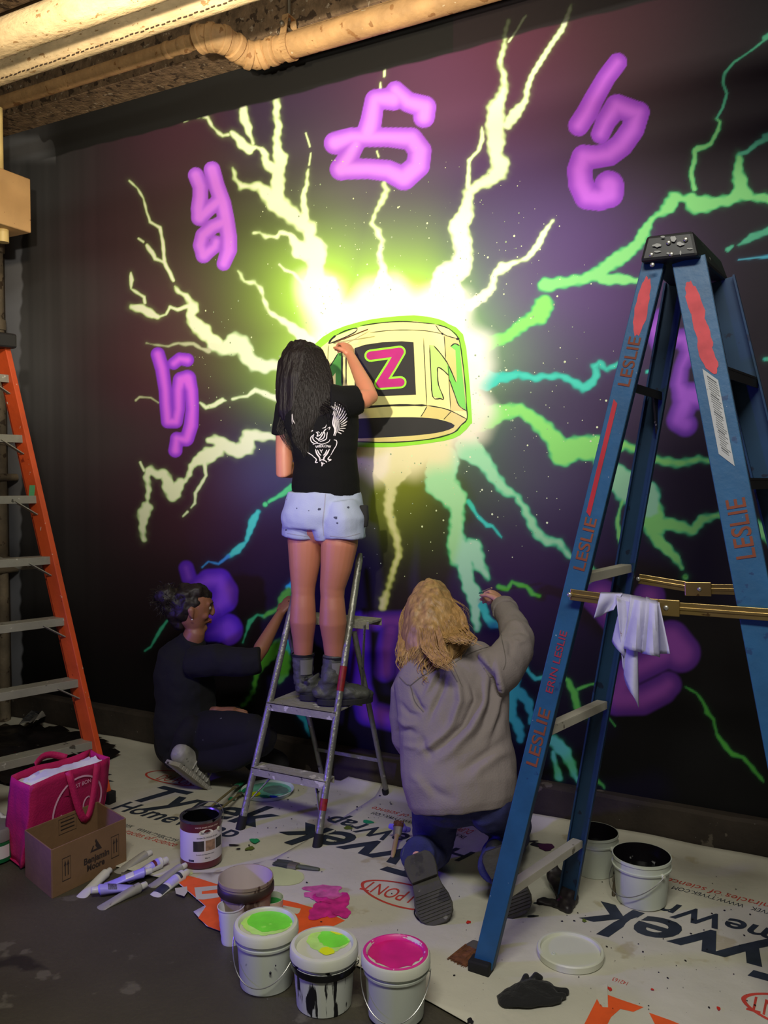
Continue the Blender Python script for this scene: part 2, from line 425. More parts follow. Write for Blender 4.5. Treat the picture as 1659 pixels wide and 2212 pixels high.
MURAL_BASE = [
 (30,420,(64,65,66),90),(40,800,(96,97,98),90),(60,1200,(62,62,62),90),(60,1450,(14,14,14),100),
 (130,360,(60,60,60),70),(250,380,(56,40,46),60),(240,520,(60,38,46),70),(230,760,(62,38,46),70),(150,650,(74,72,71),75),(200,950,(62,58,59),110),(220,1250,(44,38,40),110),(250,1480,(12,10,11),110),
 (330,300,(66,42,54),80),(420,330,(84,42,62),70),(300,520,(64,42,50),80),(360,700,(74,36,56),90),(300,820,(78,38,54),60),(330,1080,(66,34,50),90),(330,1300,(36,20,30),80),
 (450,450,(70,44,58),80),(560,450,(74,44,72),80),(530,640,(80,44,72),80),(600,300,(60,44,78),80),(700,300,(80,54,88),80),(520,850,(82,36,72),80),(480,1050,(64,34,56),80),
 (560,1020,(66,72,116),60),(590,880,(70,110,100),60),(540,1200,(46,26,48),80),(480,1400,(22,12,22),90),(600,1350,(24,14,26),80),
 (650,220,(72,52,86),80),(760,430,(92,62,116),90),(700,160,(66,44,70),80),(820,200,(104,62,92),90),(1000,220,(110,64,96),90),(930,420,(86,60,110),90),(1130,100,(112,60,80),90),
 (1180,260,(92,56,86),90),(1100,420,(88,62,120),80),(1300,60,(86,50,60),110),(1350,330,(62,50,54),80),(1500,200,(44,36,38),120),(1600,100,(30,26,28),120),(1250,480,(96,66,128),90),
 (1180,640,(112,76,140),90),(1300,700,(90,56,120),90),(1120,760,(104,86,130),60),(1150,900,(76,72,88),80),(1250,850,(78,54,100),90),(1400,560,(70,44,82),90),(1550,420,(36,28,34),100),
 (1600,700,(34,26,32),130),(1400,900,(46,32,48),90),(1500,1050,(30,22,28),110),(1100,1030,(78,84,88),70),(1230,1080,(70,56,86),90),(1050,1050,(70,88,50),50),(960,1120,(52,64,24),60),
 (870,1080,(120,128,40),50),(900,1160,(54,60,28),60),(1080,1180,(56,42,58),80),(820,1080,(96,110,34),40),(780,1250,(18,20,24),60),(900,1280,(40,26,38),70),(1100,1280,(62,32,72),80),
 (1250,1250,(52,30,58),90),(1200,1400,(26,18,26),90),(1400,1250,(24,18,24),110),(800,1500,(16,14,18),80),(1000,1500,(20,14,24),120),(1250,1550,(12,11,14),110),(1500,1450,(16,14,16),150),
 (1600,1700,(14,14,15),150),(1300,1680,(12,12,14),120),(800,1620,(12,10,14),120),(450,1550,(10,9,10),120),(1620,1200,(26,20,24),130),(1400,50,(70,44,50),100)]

CR, CRE = (240,246,214), (190,222,140)          # cream bolts, left and top
GR, GRE = (150,226,120), (66,190,110)           # green bolts
MG, MGE = (158,222,160), (64,196,130)
TL, TLE = (70,206,176), (44,176,150)
C1 = (250,150,2.765); C2 = (650,0,2.765); C3 = (1100,0,2.968); C4 = (250,680,3.687); C5 = (780,900,3.16); C6 = (1000,650,2.517); C7 = (300,1200,4.254); C8 = (1100,1100,2.968)
BOLTS = [
 # beyond the right edge of the photograph the branches run on and die out
 (1659,0,1, (90,190,140), (60,160,120), [[(-6,82,5),(30,60,5),(52,22,4),(90,-10,2)],[(-4,296,8),(40,280,8),(70,240,6),(120,226,3)],[(-6,500,6),(40,486,8),(90,470,4)],[(-6,776,4),(40,770,5),(80,790,3)]]),
 (1659,0,1, (140,226,130), (66,190,110), [[(-8,428,9),(40,436,10),(80,420,8),(130,450,5),(170,440,2)],[(-40,1130,12),(10,1160,14),(50,1150,9),(90,1180,6),(130,1172,2)]]),
 (*C1, CR, CRE, [
  [(1230,1320,90),(1190,1290,60),(1190,1200,40),(1200,1120,50),(1190,1070,58),(1160,1000,32),(1155,950,40),(1100,910,38),(1040,860,45),(960,800,50),(900,740,36),(860,700,24),(800,695,14),(750,700,14),(715,650,8),(698,585,3)],
  [(1100,1080,45),(1140,1090,45)],[(1090,1060,30),(1040,985,14),(980,975,10),(960,1000,9),(900,1000,9),(860,975,8),(825,975,3)],
  [(965,780,40),(965,700,34),(975,600,32),(985,530,35),(965,480,24),(960,430,18),(975,350,18),(960,290,16),(965,220,18),(945,150,14),(920,110,16),(905,100,6)],[(880,90,7),(875,72,4)],
  [(940,590,28),(895,560,20),(895,510,18),(870,475,12),(840,465,8),(800,480,22),(760,450,24),(720,400,20),(690,372,8)],
  [(820,440,7),(805,400,10),(790,350,20),(765,280,24),(755,200,16),(740,110,10)],
  [(670,390,8),(640,395,9),(610,375,7),(575,340,5),(550,290,10),(500,255,18),(450,230,16),(412,205,5)],
  [(500,285,5),(450,290,6),(410,310,6),(375,295,4),(330,260,4),(285,245,3)],[(250,260,3),(255,278,3)],
  [(1130,890,22),(1125,800,16),(1120,740,12),(1140,690,11),(1145,640,8),(1150,600,5)],[(1155,570,3),(1165,500,4)],[(1160,460,4),(1135,380,3)],
  [(80,665,3),(130,710,4),(165,770,5),(185,850,5),(205,910,6),(265,945,8),(275,1000,8),(285,1060,9),(290,1150,9),(320,1210,10),(345,1260,8)],
  [(135,1010,4),(165,1030,6)],[(185,1050,8),(215,1090,13),(235,1130,8),(285,1150,8)],
  [(352,1295,6),(380,1330,10),(420,1350,12),(445,1390,18),(460,1430,34),(450,1470,24),(470,1520,32),(520,1560,40),(560,1600,30),(600,1640,40)],
  [(90,1215,4),(95,1260,12),(90,1310,3),(130,1335,8),(170,1360,7),(175,1395,7)],[(95,1420,14),(160,1430,24),(220,1465,22),(245,1475,14)],
  [(250,1478,4),(300,1465,5),(325,1420,8),(370,1435,8),(430,1415,12)],
  [(730,1205,3),(770,1265,7),(830,1275,9),(870,1310,9),(885,1380,9),(920,1450,10),(980,1490,14),(1040,1530,20),(1100,1580,28),(1150,1640,40)],
  [(978,1165,3),(1010,1200,6),(1060,1215,7),(1100,1260,8),(1140,1290,15)],
  [(1600,1330,60),(1595,1190,18),(1575,1100,12),(1590,1020,12),(1565,970,16),(1530,920,8),(1550,850,6),(1590,780,16),(1615,720,14),(1605,680,10)],[(1570,520,5),(1560,490,5)]]),
 (*C2, CR, CRE, [
  [(475,525,6),(475,495,5)],[(498,455,7),(505,370,5),(510,330,6),(500,290,2)],
  [(870,1750,90),(860,1650,60),(950,1600,60),(975,1500,45),(960,1430,50),(940,1350,50),(980,1290,42),(995,1210,30),(1000,1150,26),(1050,1110,26),(1120,1080,30),(1180,1030,45),(1195,980,45),(1160,920,34),(1165,850,45),(1160,750,48),(1165,650,45),(1190,590,28),(1215,520,18),(1215,460,14),(1190,380,12),(1195,340,12),(1215,260,10),(1225,180,7),(1240,120,3)],
  [(1240,250,5),(1290,180,2),(1330,110,6),(1345,95,3)],
  [(1230,750,22),(1280,680,28),(1340,600,14),(1355,530,14),(1380,450,12),(1430,370,14),(1500,260,12),(1560,180,14),(1590,100,10),(1612,30,6)],
  [(1000,1120,14),(1000,1040,10),(1005,960,10),(1040,920,8),(1060,900,10),(1085,830,12),(1080,760,5)],
  [(1010,1820,30),(1080,1780,25),(1140,1720,18),(1160,1640,16),(1210,1595,28),(1260,1575,12),(1320,1555,10),(1360,1530,14),(1420,1460,18),(1445,1400,16),(1480,1350,8),(1505,1318,3)]]),
 (*C6, (140,224,108), GRE, [
  [(110,240,40),(200,210,25),(250,190,28),(310,140,28),(350,110,28),(410,80,45),(440,20,45)],
  [(100,640,60),(200,610,40),(310,590,28),(380,640,32),(450,700,38),(510,770,45),(540,830,60),(620,800,55),(720,800,60),(800,800,40),(880,785,20),(940,810,16),(1000,850,16),(1080,870,20),(1180,885,18),(1280,860,14),(1400,885,6)],
  [(1020,1130,55),(1040,1220,55),(1100,1210,30),(1180,1225,28),(1250,1250,22),(1300,1190,24),(1380,1165,10),(1450,1165,30),(1490,1210,40)],
  [(1050,1290,30),(1110,1350,24),(1160,1400,20),(1190,1450,8)],[(870,1080,10),(850,1140,5),(840,1200,10),(850,1280,12),(880,1380,10)],[(1210,1500,14)]]),
 (*C6, MG, MGE, [[(760,880,40),(840,960,60),(900,1020,70),(1000,1050,60),(1020,1130,45)],
  [(30,800,60),(120,880,35),(170,960,28),(230,1030,24),(290,1060,12),(330,1120,16),(370,1200,22),(400,1260,22),(460,1310,20),(520,1310,18),(580,1390,12),(680,1430,16),(710,1470,10),(690,1520,10),(675,1535,4)]]),
 (*C6, TL, TLE, [
  [(120,430,50),(200,420,24),(300,400,16),(390,420,16),(450,410,14),(540,410,14),(600,440,18),(650,470,22),(700,450,20),(730,400,16),(710,360,14),(740,335,12),(780,370,12),(840,345,8)],
  [(1000,385,8),(1070,370,3)],[(1640,318,8)],[(30,1090,12),(80,1170,7),(130,1220,10),(160,1225,7),(210,1285,3)]]),
 (*C3, (140,226,130), (66,190,110), [
  [(230,1830,40),(350,1810,30),(470,1790,30),(560,1760,35),(650,1690,40),(760,1620,38),(830,1560,30),(860,1500,35),(890,1450,25),(920,1400,12),(970,1370,18),(1030,1320,40),(1060,1265,35),(1110,1275,20),(1170,1270,30),(1190,1310,50),(1240,1310,50),(1330,1300,30),(1420,1280,30),(1490,1230,45),(1480,1160,40),(1470,1100,28),(1470,1040,22),(1475,990,15)],
  [(1500,1240,40),(1560,1265,20),(1659,1270,22)],[(600,1790,30),(720,1790,30),(800,1800,18),(860,1790,8)],[(950,1760,12),(1020,1720,14)],
  [(1185,1210,14),(1165,1100,12),(1190,1020,14),(1190,960,12),(1210,955,18),(1290,925,10),(1340,830,10),(1350,780,8),(1330,760,6)]]),
 (*C3, (90,190,140), (60,160,120), [
  [(1475,990,12),(1530,970,10),(1590,920,14),(1659,880,16)],[(1330,760,6),(1370,690,7),(1395,600,7),(1370,530,8),(1380,470,8),(1440,400,6),(1500,360,5),(1570,310,5),(1659,240,6)],
  [(1400,1600,12),(1430,1580,8)],[(1470,1570,6),(1560,1520,22),(1659,1480,14)]]),
 (*C3, (90,190,200), (60,150,170), [[(1470,1665,3),(1560,1655,5),(1659,1645,9)]]),
 (*C5, (168,226,168), (70,196,120), [
  [(560,300,90),(540,450,90),(640,560,70),(660,650,40),(650,750,40),(650,850,55),(680,950,70),(760,900,60),(800,1000,40),(850,1070,20),(870,1110,12)],
  [(710,1000,50),(720,1100,38),(750,1180,45),(790,1250,50),(780,1340,28),(790,1440,20)]]),
 (*C5, TL, TLE, [[(830,1290,30),(850,1360,18),(890,1410,28),(940,1430,14)],
  [(1120,1600,22),(1090,1660,28),(1060,1760,24),(1040,1870,40),(1020,1950,30),(1030,2050,30),(1080,2120,28),(1085,2200,20)],
  [(1080,1880,28),(1140,1950,28),(1160,2030,16),(1150,2090,10)],[(1110,1690,12),(1150,1750,10),(1190,1790,12),(1240,1780,12)]]),
 (*C5, (96,190,70), (60,150,60), [[(940,1160,16),(1000,1180,12),(1030,1130,10),(1080,1150,14),(1130,1160,12),(1170,1210,14),(1215,1225,10)],
  [(1240,1780,12),(1350,1775,14),(1410,1800,14),(1450,1880,22),(1470,1950,20),(1480,2000,22),(1540,2030,25)],[(1480,1860,10),(1560,1830,8),(1610,1820,5)]]),
 (*C5, (214,212,150), (170,180,90), [[(210,380,110),(210,480,28),(185,600,28),(200,700,24),(250,850,20),(255,950,18),(235,1000,16),(210,1100,16),(180,1180,12),(155,1250,26),(150,1300,22)]]),
 (*C8, (100,210,170), (60,170,110), [[(230,1470,20),(290,1490,35),(350,1550,35),(390,1620,25),(420,1700,18),(440,1740,12)],[(280,1560,12),(300,1650,14),(320,1720,22)]]),
 (*C8, (84,180,70), (50,130,70), [[(560,1740,16),(600,1770,6),(610,1790,3)],[(1270,1300,14),(1310,1350,8),(1330,1440,8),(1370,1500,14),(1430,1570,14),(1500,1590,10),(1560,1660,12),(1610,1720,10),(1632,1750,3)],[(1130,430,14)],
   [(1130,1140,4),(1200,1180,6),(1240,1230,8),(1270,1300,12)],[(640,1340,4),(680,1390,2)]]),
 (*C4, (230,240,206), (170,204,140), [
  [(760,250,30),(870,270,50),(950,230,75),(1010,240,60),(1040,320,55),(1100,390,50),(1190,410,48),(1290,400,30)],
  [(670,700,6),(720,740,14),(790,715,16),(850,680,16),(880,685,5)],[(930,670,8),(1050,645,10),(1110,600,16),(1170,620,18),(1230,650,20),(1300,670,20)],
  [(1250,970,25),(1130,965,35),(1060,960,45),(1040,1050,60),(960,1090,45),(870,1040,45),(800,1000,35),(740,1000,18)],
  [(820,1080,45),(740,1120,55),(660,1160,40),(600,1200,18),(590,1270,16),(550,1330,10),(510,1340,35),(460,1420,55),(420,1360,45),(390,1270,30),(330,1270,30),(270,1240,30),(250,1290,22),(260,1400,16),(255,1480,10),(250,1530,35),(220,1590,40),(215,1680,25),(220,1790,16)],
  [(225,1240,10),(195,1175,8)],[(705,1180,14),(720,1280,10),(680,1350,12),(635,1420,12),(630,1500,8),(600,1535,5)],[(570,1570,10),(535,1605,4)]]),
 (*C4, (190,196,160), (130,140,100), [[(245,225,3),(310,240,5),(420,250,7),(500,225,10),(560,235,14),(620,230,14),(680,270,10),(740,285,20)],
  [(160,680,8),(190,655,7),(280,660,5),(340,700,4)],[(550,620,12)],[(440,690,6),(460,720,6)]]),
 (*C4, (96,226,140), (60,190,120), [[(1400,1370,20),(1350,1410,20),(1290,1450,14),(1220,1490,10)],[(1190,1510,16)]]),
 (*C4, (80,214,200), (50,170,170), [[(1130,1570,16),(1090,1640,30),(1065,1730,20),(1040,1810,10),(970,1870,28),(900,1920,14)]]),
 (*C4, (70,150,220), (50,120,180), [[(900,1920,14),(820,1985,8),(740,1965,6),(690,2010,2)]]),
 (*C7, (70,190,150), (44,140,110), [[(260,600,8),(200,680,14),(160,750,12),(110,840,6),(55,875,8)],[(1150,555,14),(1090,545,8),(1020,610,20),(990,700,8),(955,800,5)]]),
 (*C7, (60,210,220), (40,150,210), [[(1420,240,16),(1390,300,34)],[(1370,760,40),(1350,900,40)]]),
 (*C7, (96,190,60), (60,140,60), [[(1380,320,30),(1330,400,40),(1290,490,20),(1210,525,18),(1150,555,14)],
  [(1290,820,50),(1200,920,50),(1120,1020,30),(1080,1100,16),(1060,1240,16),(980,1360,18),(950,1385,14)],[(1340,920,50),(1330,1080,40),(1290,1160,16)]]),
 (645,1537,1, (60,200,230), (40,140,190), [[(0,0,7),(14,20,5),(24,52,3)]]),
]
PD, PL = (166,88,222), (214,124,255)
GLYPHS = [  # lamp falloff put into the colours: lower glyphs darker and bluer
 (*C1, PD, PL, 2.0, [[(478,632,40),(505,700,40),(505,760,40),(495,830,40),(500,885,40)],[(500,885,40),(560,830,38),(610,790,38)],[(575,598,42),(600,690,42),(640,800,42),(660,900,42),(675,1000,42),(675,1080,42),(645,1160,36)],
   [(650,910,38),(580,940,38),(520,990,38),(505,1050,38),(525,1110,38)],[(525,1110,38),(590,1060,34),(600,1030,32)]]),
 (*C2, PD, (220,140,255), 2.0, [[(565,540,48),(640,610,52),(740,640,58),(735,700,55)],[(450,590,50),(550,590,60)],[(440,600,50),(420,720,55),(400,800,60)],[(205,855,58),(300,820,50),(400,820,50),(520,820,50),(660,830,58),(710,900,60),(700,990,60),(620,1060,62)],
   [(330,860,45),(290,930,50),(240,1010,56)],[(240,1010,55),(400,1008,52),(520,1020,55),(610,1065,60)]]),
 (*C3, (146,64,190), (200,104,226), 2.0, [[(695,400,52),(620,500,52),(540,640,55),(500,720,58),(445,805,58)],
   [(585,860,52),(620,780,55),(690,680,65),(800,720,66),(830,720,60),(790,830,65),(720,930,65),(640,990,65),(560,1005,62),(480,1010,70),(450,1090,68),(460,1180,70),(500,1260,72),(580,1270,70),(640,1240,80),(640,1190,82)]]),
 (*C4, (140,60,216), (216,104,255), 2.6, [[(335,315,48),(370,430,48),(395,600,45),(400,700,45),(415,850,46),(480,850,46),(500,750,45),(500,600,48),(520,520,55),(570,510,60),(600,600,48),(610,750,45),(600,880,50),(570,980,48)],
   [(485,985,42),(475,1080,48)],[(485,985,40),(560,995,46)],[(462,388,42),(510,350,42),(570,360,45)]]),
 (*C7, (88,40,190), (140,76,226), 4.0, [[(435,115,58),(460,200,60)],[(540,260,60),(640,230,90),(740,230,95),(790,330,105),(780,400,110),(720,470,90),(640,540,70)],[(640,720,60),(760,680,100),(810,680,125)]]),
 (755,1320,1, (72,34,150), (124,60,170), 6.0, [[(22,24,20),(24,160,20),(40,220,24),(120,240,22),(160,240,20)],[(50,22,18),(130,22,20),(150,60,18)],[(90,40,20),(78,90,20),(76,130,20)],[(120,80,16),(118,160,18)]]),
 (1200,480,3.569, (112,56,160), (168,92,204), 5.0, [[(940,650,50),(830,740,70),(770,830,75),(810,930,70),(900,900,60),(1000,900,70),(1030,1000,60),(970,1120,50),(950,1250,60),(1000,1340,90),(1100,1340,90),(1150,1250,60)],[(1000,1400,80),(950,1530,80),(1000,1560,80)]]),
 (*C8, (94,44,146), (152,76,180), 5.0, [[(590,570,105),(640,680,70),(720,800,60)],[(900,560,85),(880,700,70)],[(1040,830,100),(1100,920,108)],[(1000,930,80),(860,1000,80),(740,1060,80),(700,1200,90)],[(700,1210,98),(850,1225,82),(980,1160,80),(1020,1125,72)]]),
]
wall_back = build_mural()

# --- the painted ring: crisp brushwork lying on the wall (crop coordinates -> wall)
def RW(u, v, l): return at(640+u/3.77, 640+v/3.77, -0.0016-0.0009*l)
RM = [mat('ring_lime', rgb(150,228,56), 0.6, var=0.05), mat('ring_cream', rgb(246,240,158), 0.6, var=0.04), mat('ring_tan', rgb(222,206,128), 0.6, var=0.05),
      mat('ring_black', rgb(40,40,40), 0.6, var=0.1), mat('ring_magenta', rgb(180,30,122), 0.6, var=0.14, vscale=9), mat('ring_green', rgb(122,212,84), 0.6, var=0.05),
      mat('ring_pale_green', rgb(186,224,120), 0.6, var=0.05), mat('ring_dark_green', rgb(74,150,60), 0.6, var=0.1), mat('ring_line', rgb(24,26,24), 0.6)]
ring = MB()
def rpoly(pts, m, l): ring.m = m; b = len(ring.v); ring.v += [tuple(RW(u, v, l)) for u, v in pts]; ring.face(range(b, b+len(pts)))
def sm2(pts, k=4): return [(p.x, p.y) for p in resamp([(u, v, 0) for u, v in pts], k)]
def rline(pts, wd, m=8, l=5, k=3, taper=True):
    ring.m = m; pp = sm2(pts, k) if k > 1 else pts
    ribbon(ring, [RW(u, v, l) for u, v in pp], [wd/3.77*0.0023*(0.7+0.6*abs(math.sin(i*0.9))) for i in range(len(pp))], (0, 1, 0), taper)
def rcap(pts, r, m, l):
    for (a, b) in zip(pts[:-1], pts[1:]):
        A = Vector((*a, 0)); B = Vector((*b, 0)); t = (B-A).normalized(); u = Vector((-t.y, t.x, 0)); L = []
        for k in range(9): an = math.pi*k/8; L.append(B+(u*math.cos(an)+t*math.sin(an))*r)
        for k in range(9): an = math.pi*k/8; L.append(A+(-u*math.cos(an)-t*math.sin(an))*r)
        rpoly([(p.x, p.y) for p in L], m, l); l += 0.12
rpoly(sm2([(60,560),(150,390),(300,280),(500,212),(700,175),(960,155),(1150,183),(1240,225),(1358,310),(1400,580),(1430,990),(1420,1040),(1335,1130),(1200,1178),(900,1218),(700,1230),(450,1222),(200,1180),(60,1090),(40,800)], 2), 0, 0)
rpoly([(90,600),(190,425),(320,322),(530,245),(750,210),(960,203),(1130,225),(1240,262),(1320,342),(1360,600),(1385,900),(1390,1000),(1280,1110),(1100,1160),(800,1188),(450,1182),(200,1130),(100,1040)], 1, 1)
rpoly([(1205,318),(1318,350),(1360,600),(1386,935),(1262,932),(1225,560)], 2, 2)
rpoly([(1065,890),(1262,935),(1390,995),(1280,1110),(1100,1158),(800,1186),(450,1180),(450,1158),(800,1150),(1100,1120),(1288,1052),(1200,1004),(1012,984)], 2, 2.1)
rpoly(sm2([(200,1050),(300,1015),(480,998),(700,988),(950,985),(1150,1000),(1290,1050),(1200,1100),(1000,1130),(700,1150),(450,1156),(260,1120)], 3), 3, 3)
rpoly([(475,422),(560,394),(700,374),(860,366),(955,374),(965,600),(975,802),(700,812),(475,802)], 3, 3)
Zp = [(606,482),(846,450),(690,700),(860,692)]
Zp2 = [(604,484),(720,468),(842,452),(770,575),(684,712),(770,706),(848,700)]
rcap(Zp2, 50, 0, 4); rcap(Zp2, 34, 4, 5.5)
rpoly([(1085,395),(1120,402),(1225,530),(1240,645),(1195,600),(1155,578),(1150,620),(1158,720),(1200,828),(1170,832),(1110,815)], 6, 3)
rpoly([(1258,398),(1290,385),(1330,402),(1350,600),(1385,930),(1325,888),(1240,650),(1225,545),(1262,610),(1300,700),(1308,690),(1296,440),(1262,415)], 5, 3)
rpoly([(270,740),(270,570),(340,462),(375,460),(375,740),(320,740),(320,620),(290,660)], 7, 3)
for pts, wd in [([(262,388),(285,350),(322,318)],14),([(262,388),(380,340),(480,290),(488,258),(400,280),(322,318)],7),([(520,240),(700,214),(900,205),(1130,226)],6),
  ([(1130,226),(1190,305),(1310,345)],5),([(1135,228),(1240,262),(1322,345),(1350,500),(1375,720),(1386,900),(1390,998),(1340,1050),(1280,1110),(1100,1160),(800,1188),(450,1184)],6),
  ([(600,296),(750,278),(900,274),(1050,280),(1190,305)],4),([(1035,340),(1048,600),(1062,890)],5),([(1203,318),(1210,400),(1216,510)],5),
  ([(1085,395),(1095,600),(1110,815),(1170,832),(1200,830),(1158,720),(1150,620),(1155,578),(1200,605),(1240,645)],7),([(1118,400),(1170,460),(1225,535),(1262,610),(1300,700)],7),
  ([(1256,410),(1290,385),(1330,402)],7),([(470,912),(700,891),(900,886),(1065,888)],13),([(1065,888),(1180,908),(1262,934),(1390,1000)],6),([(1065,892),(1040,940),(1012,982)],5),
  ([(1262,936),(1230,970),(1200,1003)],4),([(1238,560),(1245,700),(1256,930)],4),([(1240,660),(1290,800),(1325,890),(1385,932)],6),([(405,478),(405,600),(405,720)],9),([(372,462),(372,600),(374,730)],14),
  ([(340,462),(300,530),(272,570)],7),([(262,395),(257,470),(256,560)],4),([(1300,350),(1328,342)],14),([(1180,300),(1200,310)],12)]:
    rline(pts, wd)
ro = ring.build('painted_ring', RM, wall_back, smooth=False, fix=False)
# flicked paint specks
spk = MB(); rs = random.Random(4)
for i in range(620):
    a = rs.uniform(0, 2*math.pi); q = 165+rs.random()**1.3*320; sx = 870+q*math.cos(a)*0.95; sy = 790+q*math.sin(a)
    if sx < 300 or (sx < 600 and sy > 1000) or sy > 1250: continue
    c = at(sx, sy, -0.0012); r_ = 0.0022*rs.choice([.7,.9,1.1,1.1,1.5,2.2])*rs.uniform(.7,1.1); spk.m = rs.choice([0,0,1])
    k0 = len(spk.v); spk.v += [(c.x+r_*math.cos(k*math.pi/3.5), c.y, c.z+r_*math.sin(k*math.pi/3.5)) for k in range(7)]; spk.face(range(k0, k0+7))
so = spk.build('paint_specks', [mat('speck_pale', rgb(214,228,176), .6), mat('speck_dim', rgb(150,170,130), .6)], wall_back, smooth=False, fix=False); so['kind'] = 'stuff'
# thin scribbled strokes beside the ring
ml = MB()
for pts in [[(1025,770),(1022,778)],[(1018,790),(1024,784)]]: ribbon(ml, [at(a, b, -0.003) for a, b in pts], 0.006, (0,1,0), True)

# --- rest of the room
M_conc = mat('floor_concrete', rgb(68,64,52), 0.55, var=0.22, vscale=2.2, splat=[(rgb(92,88,74), 7, 0.35), (rgb(40,38,32), 3.1, 0.3), (rgb(150,148,140), 90, 0.02)], bump=0.25, bscale=60)
M_dark = mat('dark_masonry', rgb(58,50,40), 0.9, var=0.3, bump=0.4, bscale=18)
M_beam = mat('crusty_beam', rgb(140,114,84), 0.95, var=0.4, vscale=16, splat=[(rgb(84,66,48), 22, 0.5), (rgb(190,170,140), 34, 0.3)], bump=0.9, bscale=45)
M_kerb = mat('black_kerb', rgb(52,44,36), 0.85, var=0.4, vscale=5, splat=[(rgb(96,88,76), 14, 0.22), (rgb(200,196,186), 60, 0.04)], bump=0.5, bscale=25)
b = MB(); b.box(-4.76, 2.2, -5.2, 0.2, -0.2, 0.0); struct(b.build('floor', M_conc, smooth=False))
b = MB(); b.box(-4.76, 2.2, -5.2, 0.2, 4.12, 4.3); struct(b.build('ceiling', mat('ceiling_concrete', rgb(112,92,66), 0.95, var=0.35, bump=0.5, bscale=12), smooth=False))
b = MB(); b.box(-4.76, -4.56, -5.2, 0.2, 0, 4.12); struct(b.build('wall_left', M_dark, smooth=False))
# kerb along the foot of the wall, its top edge chipped
b = MB(); rk = random.Random(7); n = 60
for i in range(n+1):
    x = -4.55+6.2*i/n; e = rk.uniform(-0.004, 0.004)
    for yy, zz in ((-0.046, 0.0), (-0.048+e, 0.168+e), (-0.036+e, 0.181+e), (-0.0005, 0.183)): b.v.append((x, yy, zz))
for i in range(n):
    for k in range(3): b.face((i*4+k, (i+1)*4+k, (i+1)*4+k+1, i*4+k+1))
struct(b.build('baseboard_back', M_kerb, smooth=True))
# beam with a crusty underside where wall meets ceiling, and a second ceiling beam
b = MB(); b.box(-4.55, 1.7, -0.19, 0.19, 3.632, 4.118); struct(b.build('trim_1', M_beam, smooth=False, bevel=0.012))
b = MB(); b.box(-4.55, 1.7, -0.92, -0.72, 3.86, 4.118); b.box(-4.55, 1.7, -0.98, -0.66, 3.84, 3.865); struct(b.build('trim_2', M_beam, smooth=False, bevel=0.008))
b = MB()
for k in range(5): b.box(-4.5+k*1.25, -4.38+k*1.25, -3.9, -0.2, 3.98, 4.119)
struct(b.build('trim_3', M_beam, smooth=False))
# ================================================================== PIPES
M_lag = mat('dirty_pipe_lagging', rgb(204,180,138), 0.85, var=0.22, vscale=7, splat=[(rgb(150,118,76), 26, 0.32), (rgb(112,84,52), 60, 0.16)], bump=0.5, bscale=30, stretch=(1,2.2,2.2))
M_pipe = mat('tan_painted_pipe', rgb(190,150,100), 0.7, var=0.25, vscale=9, splat=[(rgb(150,108,62), 20, 0.35), (rgb(214,196,160), 30, 0.14)], bump=0.4, bscale=40)
M_steel = mat('dull_steel', rgb(150,140,120), 0.5, metal=0.7, var=0.2, bump=0.2)
M_oldp = mat('old_grey_pipe', rgb(120,108,88), 0.75, var=0.35, vscale=8, splat=[(rgb(70,58,44), 18, 0.4)], bump=0.5)

def run(name, pts, r, m, label, rings=(), seam=False, sag=0.0):
    b = MB(); P = [Vector(p) for p in pts]; L = []
    n = 24
    for i in range(len(P)-1):
        for k in range(n): 
            t = k/n; q = P[i].lerp(P[i+1], t); L.append((q, r*(1+0.03*noise.noise(q*4)), r*(1+0.03*noise.noise(q*5+Vector((3,1,2))))))
    L.append((P[-1], r, r)); b.loft(L, (0,0,1), 28, 'flat')
    o = b.build(name, m); tag(o, label, 'pipe')
    for q, w_ in rings:
        q = Vector(q); d = (P[-1]-P[0]).normalized(); c = MB(); c.loft([(q-d*w_/2, r*1.05, r*1.05), (q-d*w_*.3, r*1.13, r*1.13), (q+d*w_*.3, r*1.13, r*1.13), (q+d*w_/2, r*1.05, r*1.05)], (0,0,1), 28, 'flat')
        c.build('pipe_collar', m, o)
    return o
zA, zB = at(0, 84, -1.40).z, at(0, 156, -1.12).z
rA, rB = pxr(at(0, 84, -1.40), 36), pxr(at(0, 156, -1.12), 25)
pa = run('insulated_pipe', [(-4.55,-1.40,zA), (1.5,-1.40,zA)], rA, M_lag, 'thick lagged ceiling pipe, the one nearest the upper left corner')
pb = run('insulated_pipe', [(-4.55,-1.12,zB), (1.5,-1.12,zB)], rB, M_lag, 'thick lagged ceiling pipe with a frayed lower seam, second from the corner')
# frayed stitched seam along the second pipe: short dark stitches
b = MB()
rs = random.Random(2)
for i in range(150):
    x = -4.4+i*0.026; a = R(-62)+rs.uniform(-.04, .04); c = Vector((x, -1.12-(rB+.002)*math.cos(a), zB+(rB+.002)*math.sin(a)))
    b.obox(c, Vector((0.008,0,0)), Vector((0,0.0015,0.001)), Vector((0,0.002,0.004)))
so = b.build('seam_stitch', mat('seam_dark', rgb(60,44,28), 0.9), pb); so['kind'] = 'stuff'
zC = at(200, 160, -0.47).z
run('thin_pipe', [(-4.55,-0.47,zC), (-2.62,-0.47,zC)], 0.034, M_pipe, 'thin tan pipe running left from the lagged elbow', rings=[((-2.68,-0.47,zC),0.05),((-2.78,-0.47,zC),0.03)])
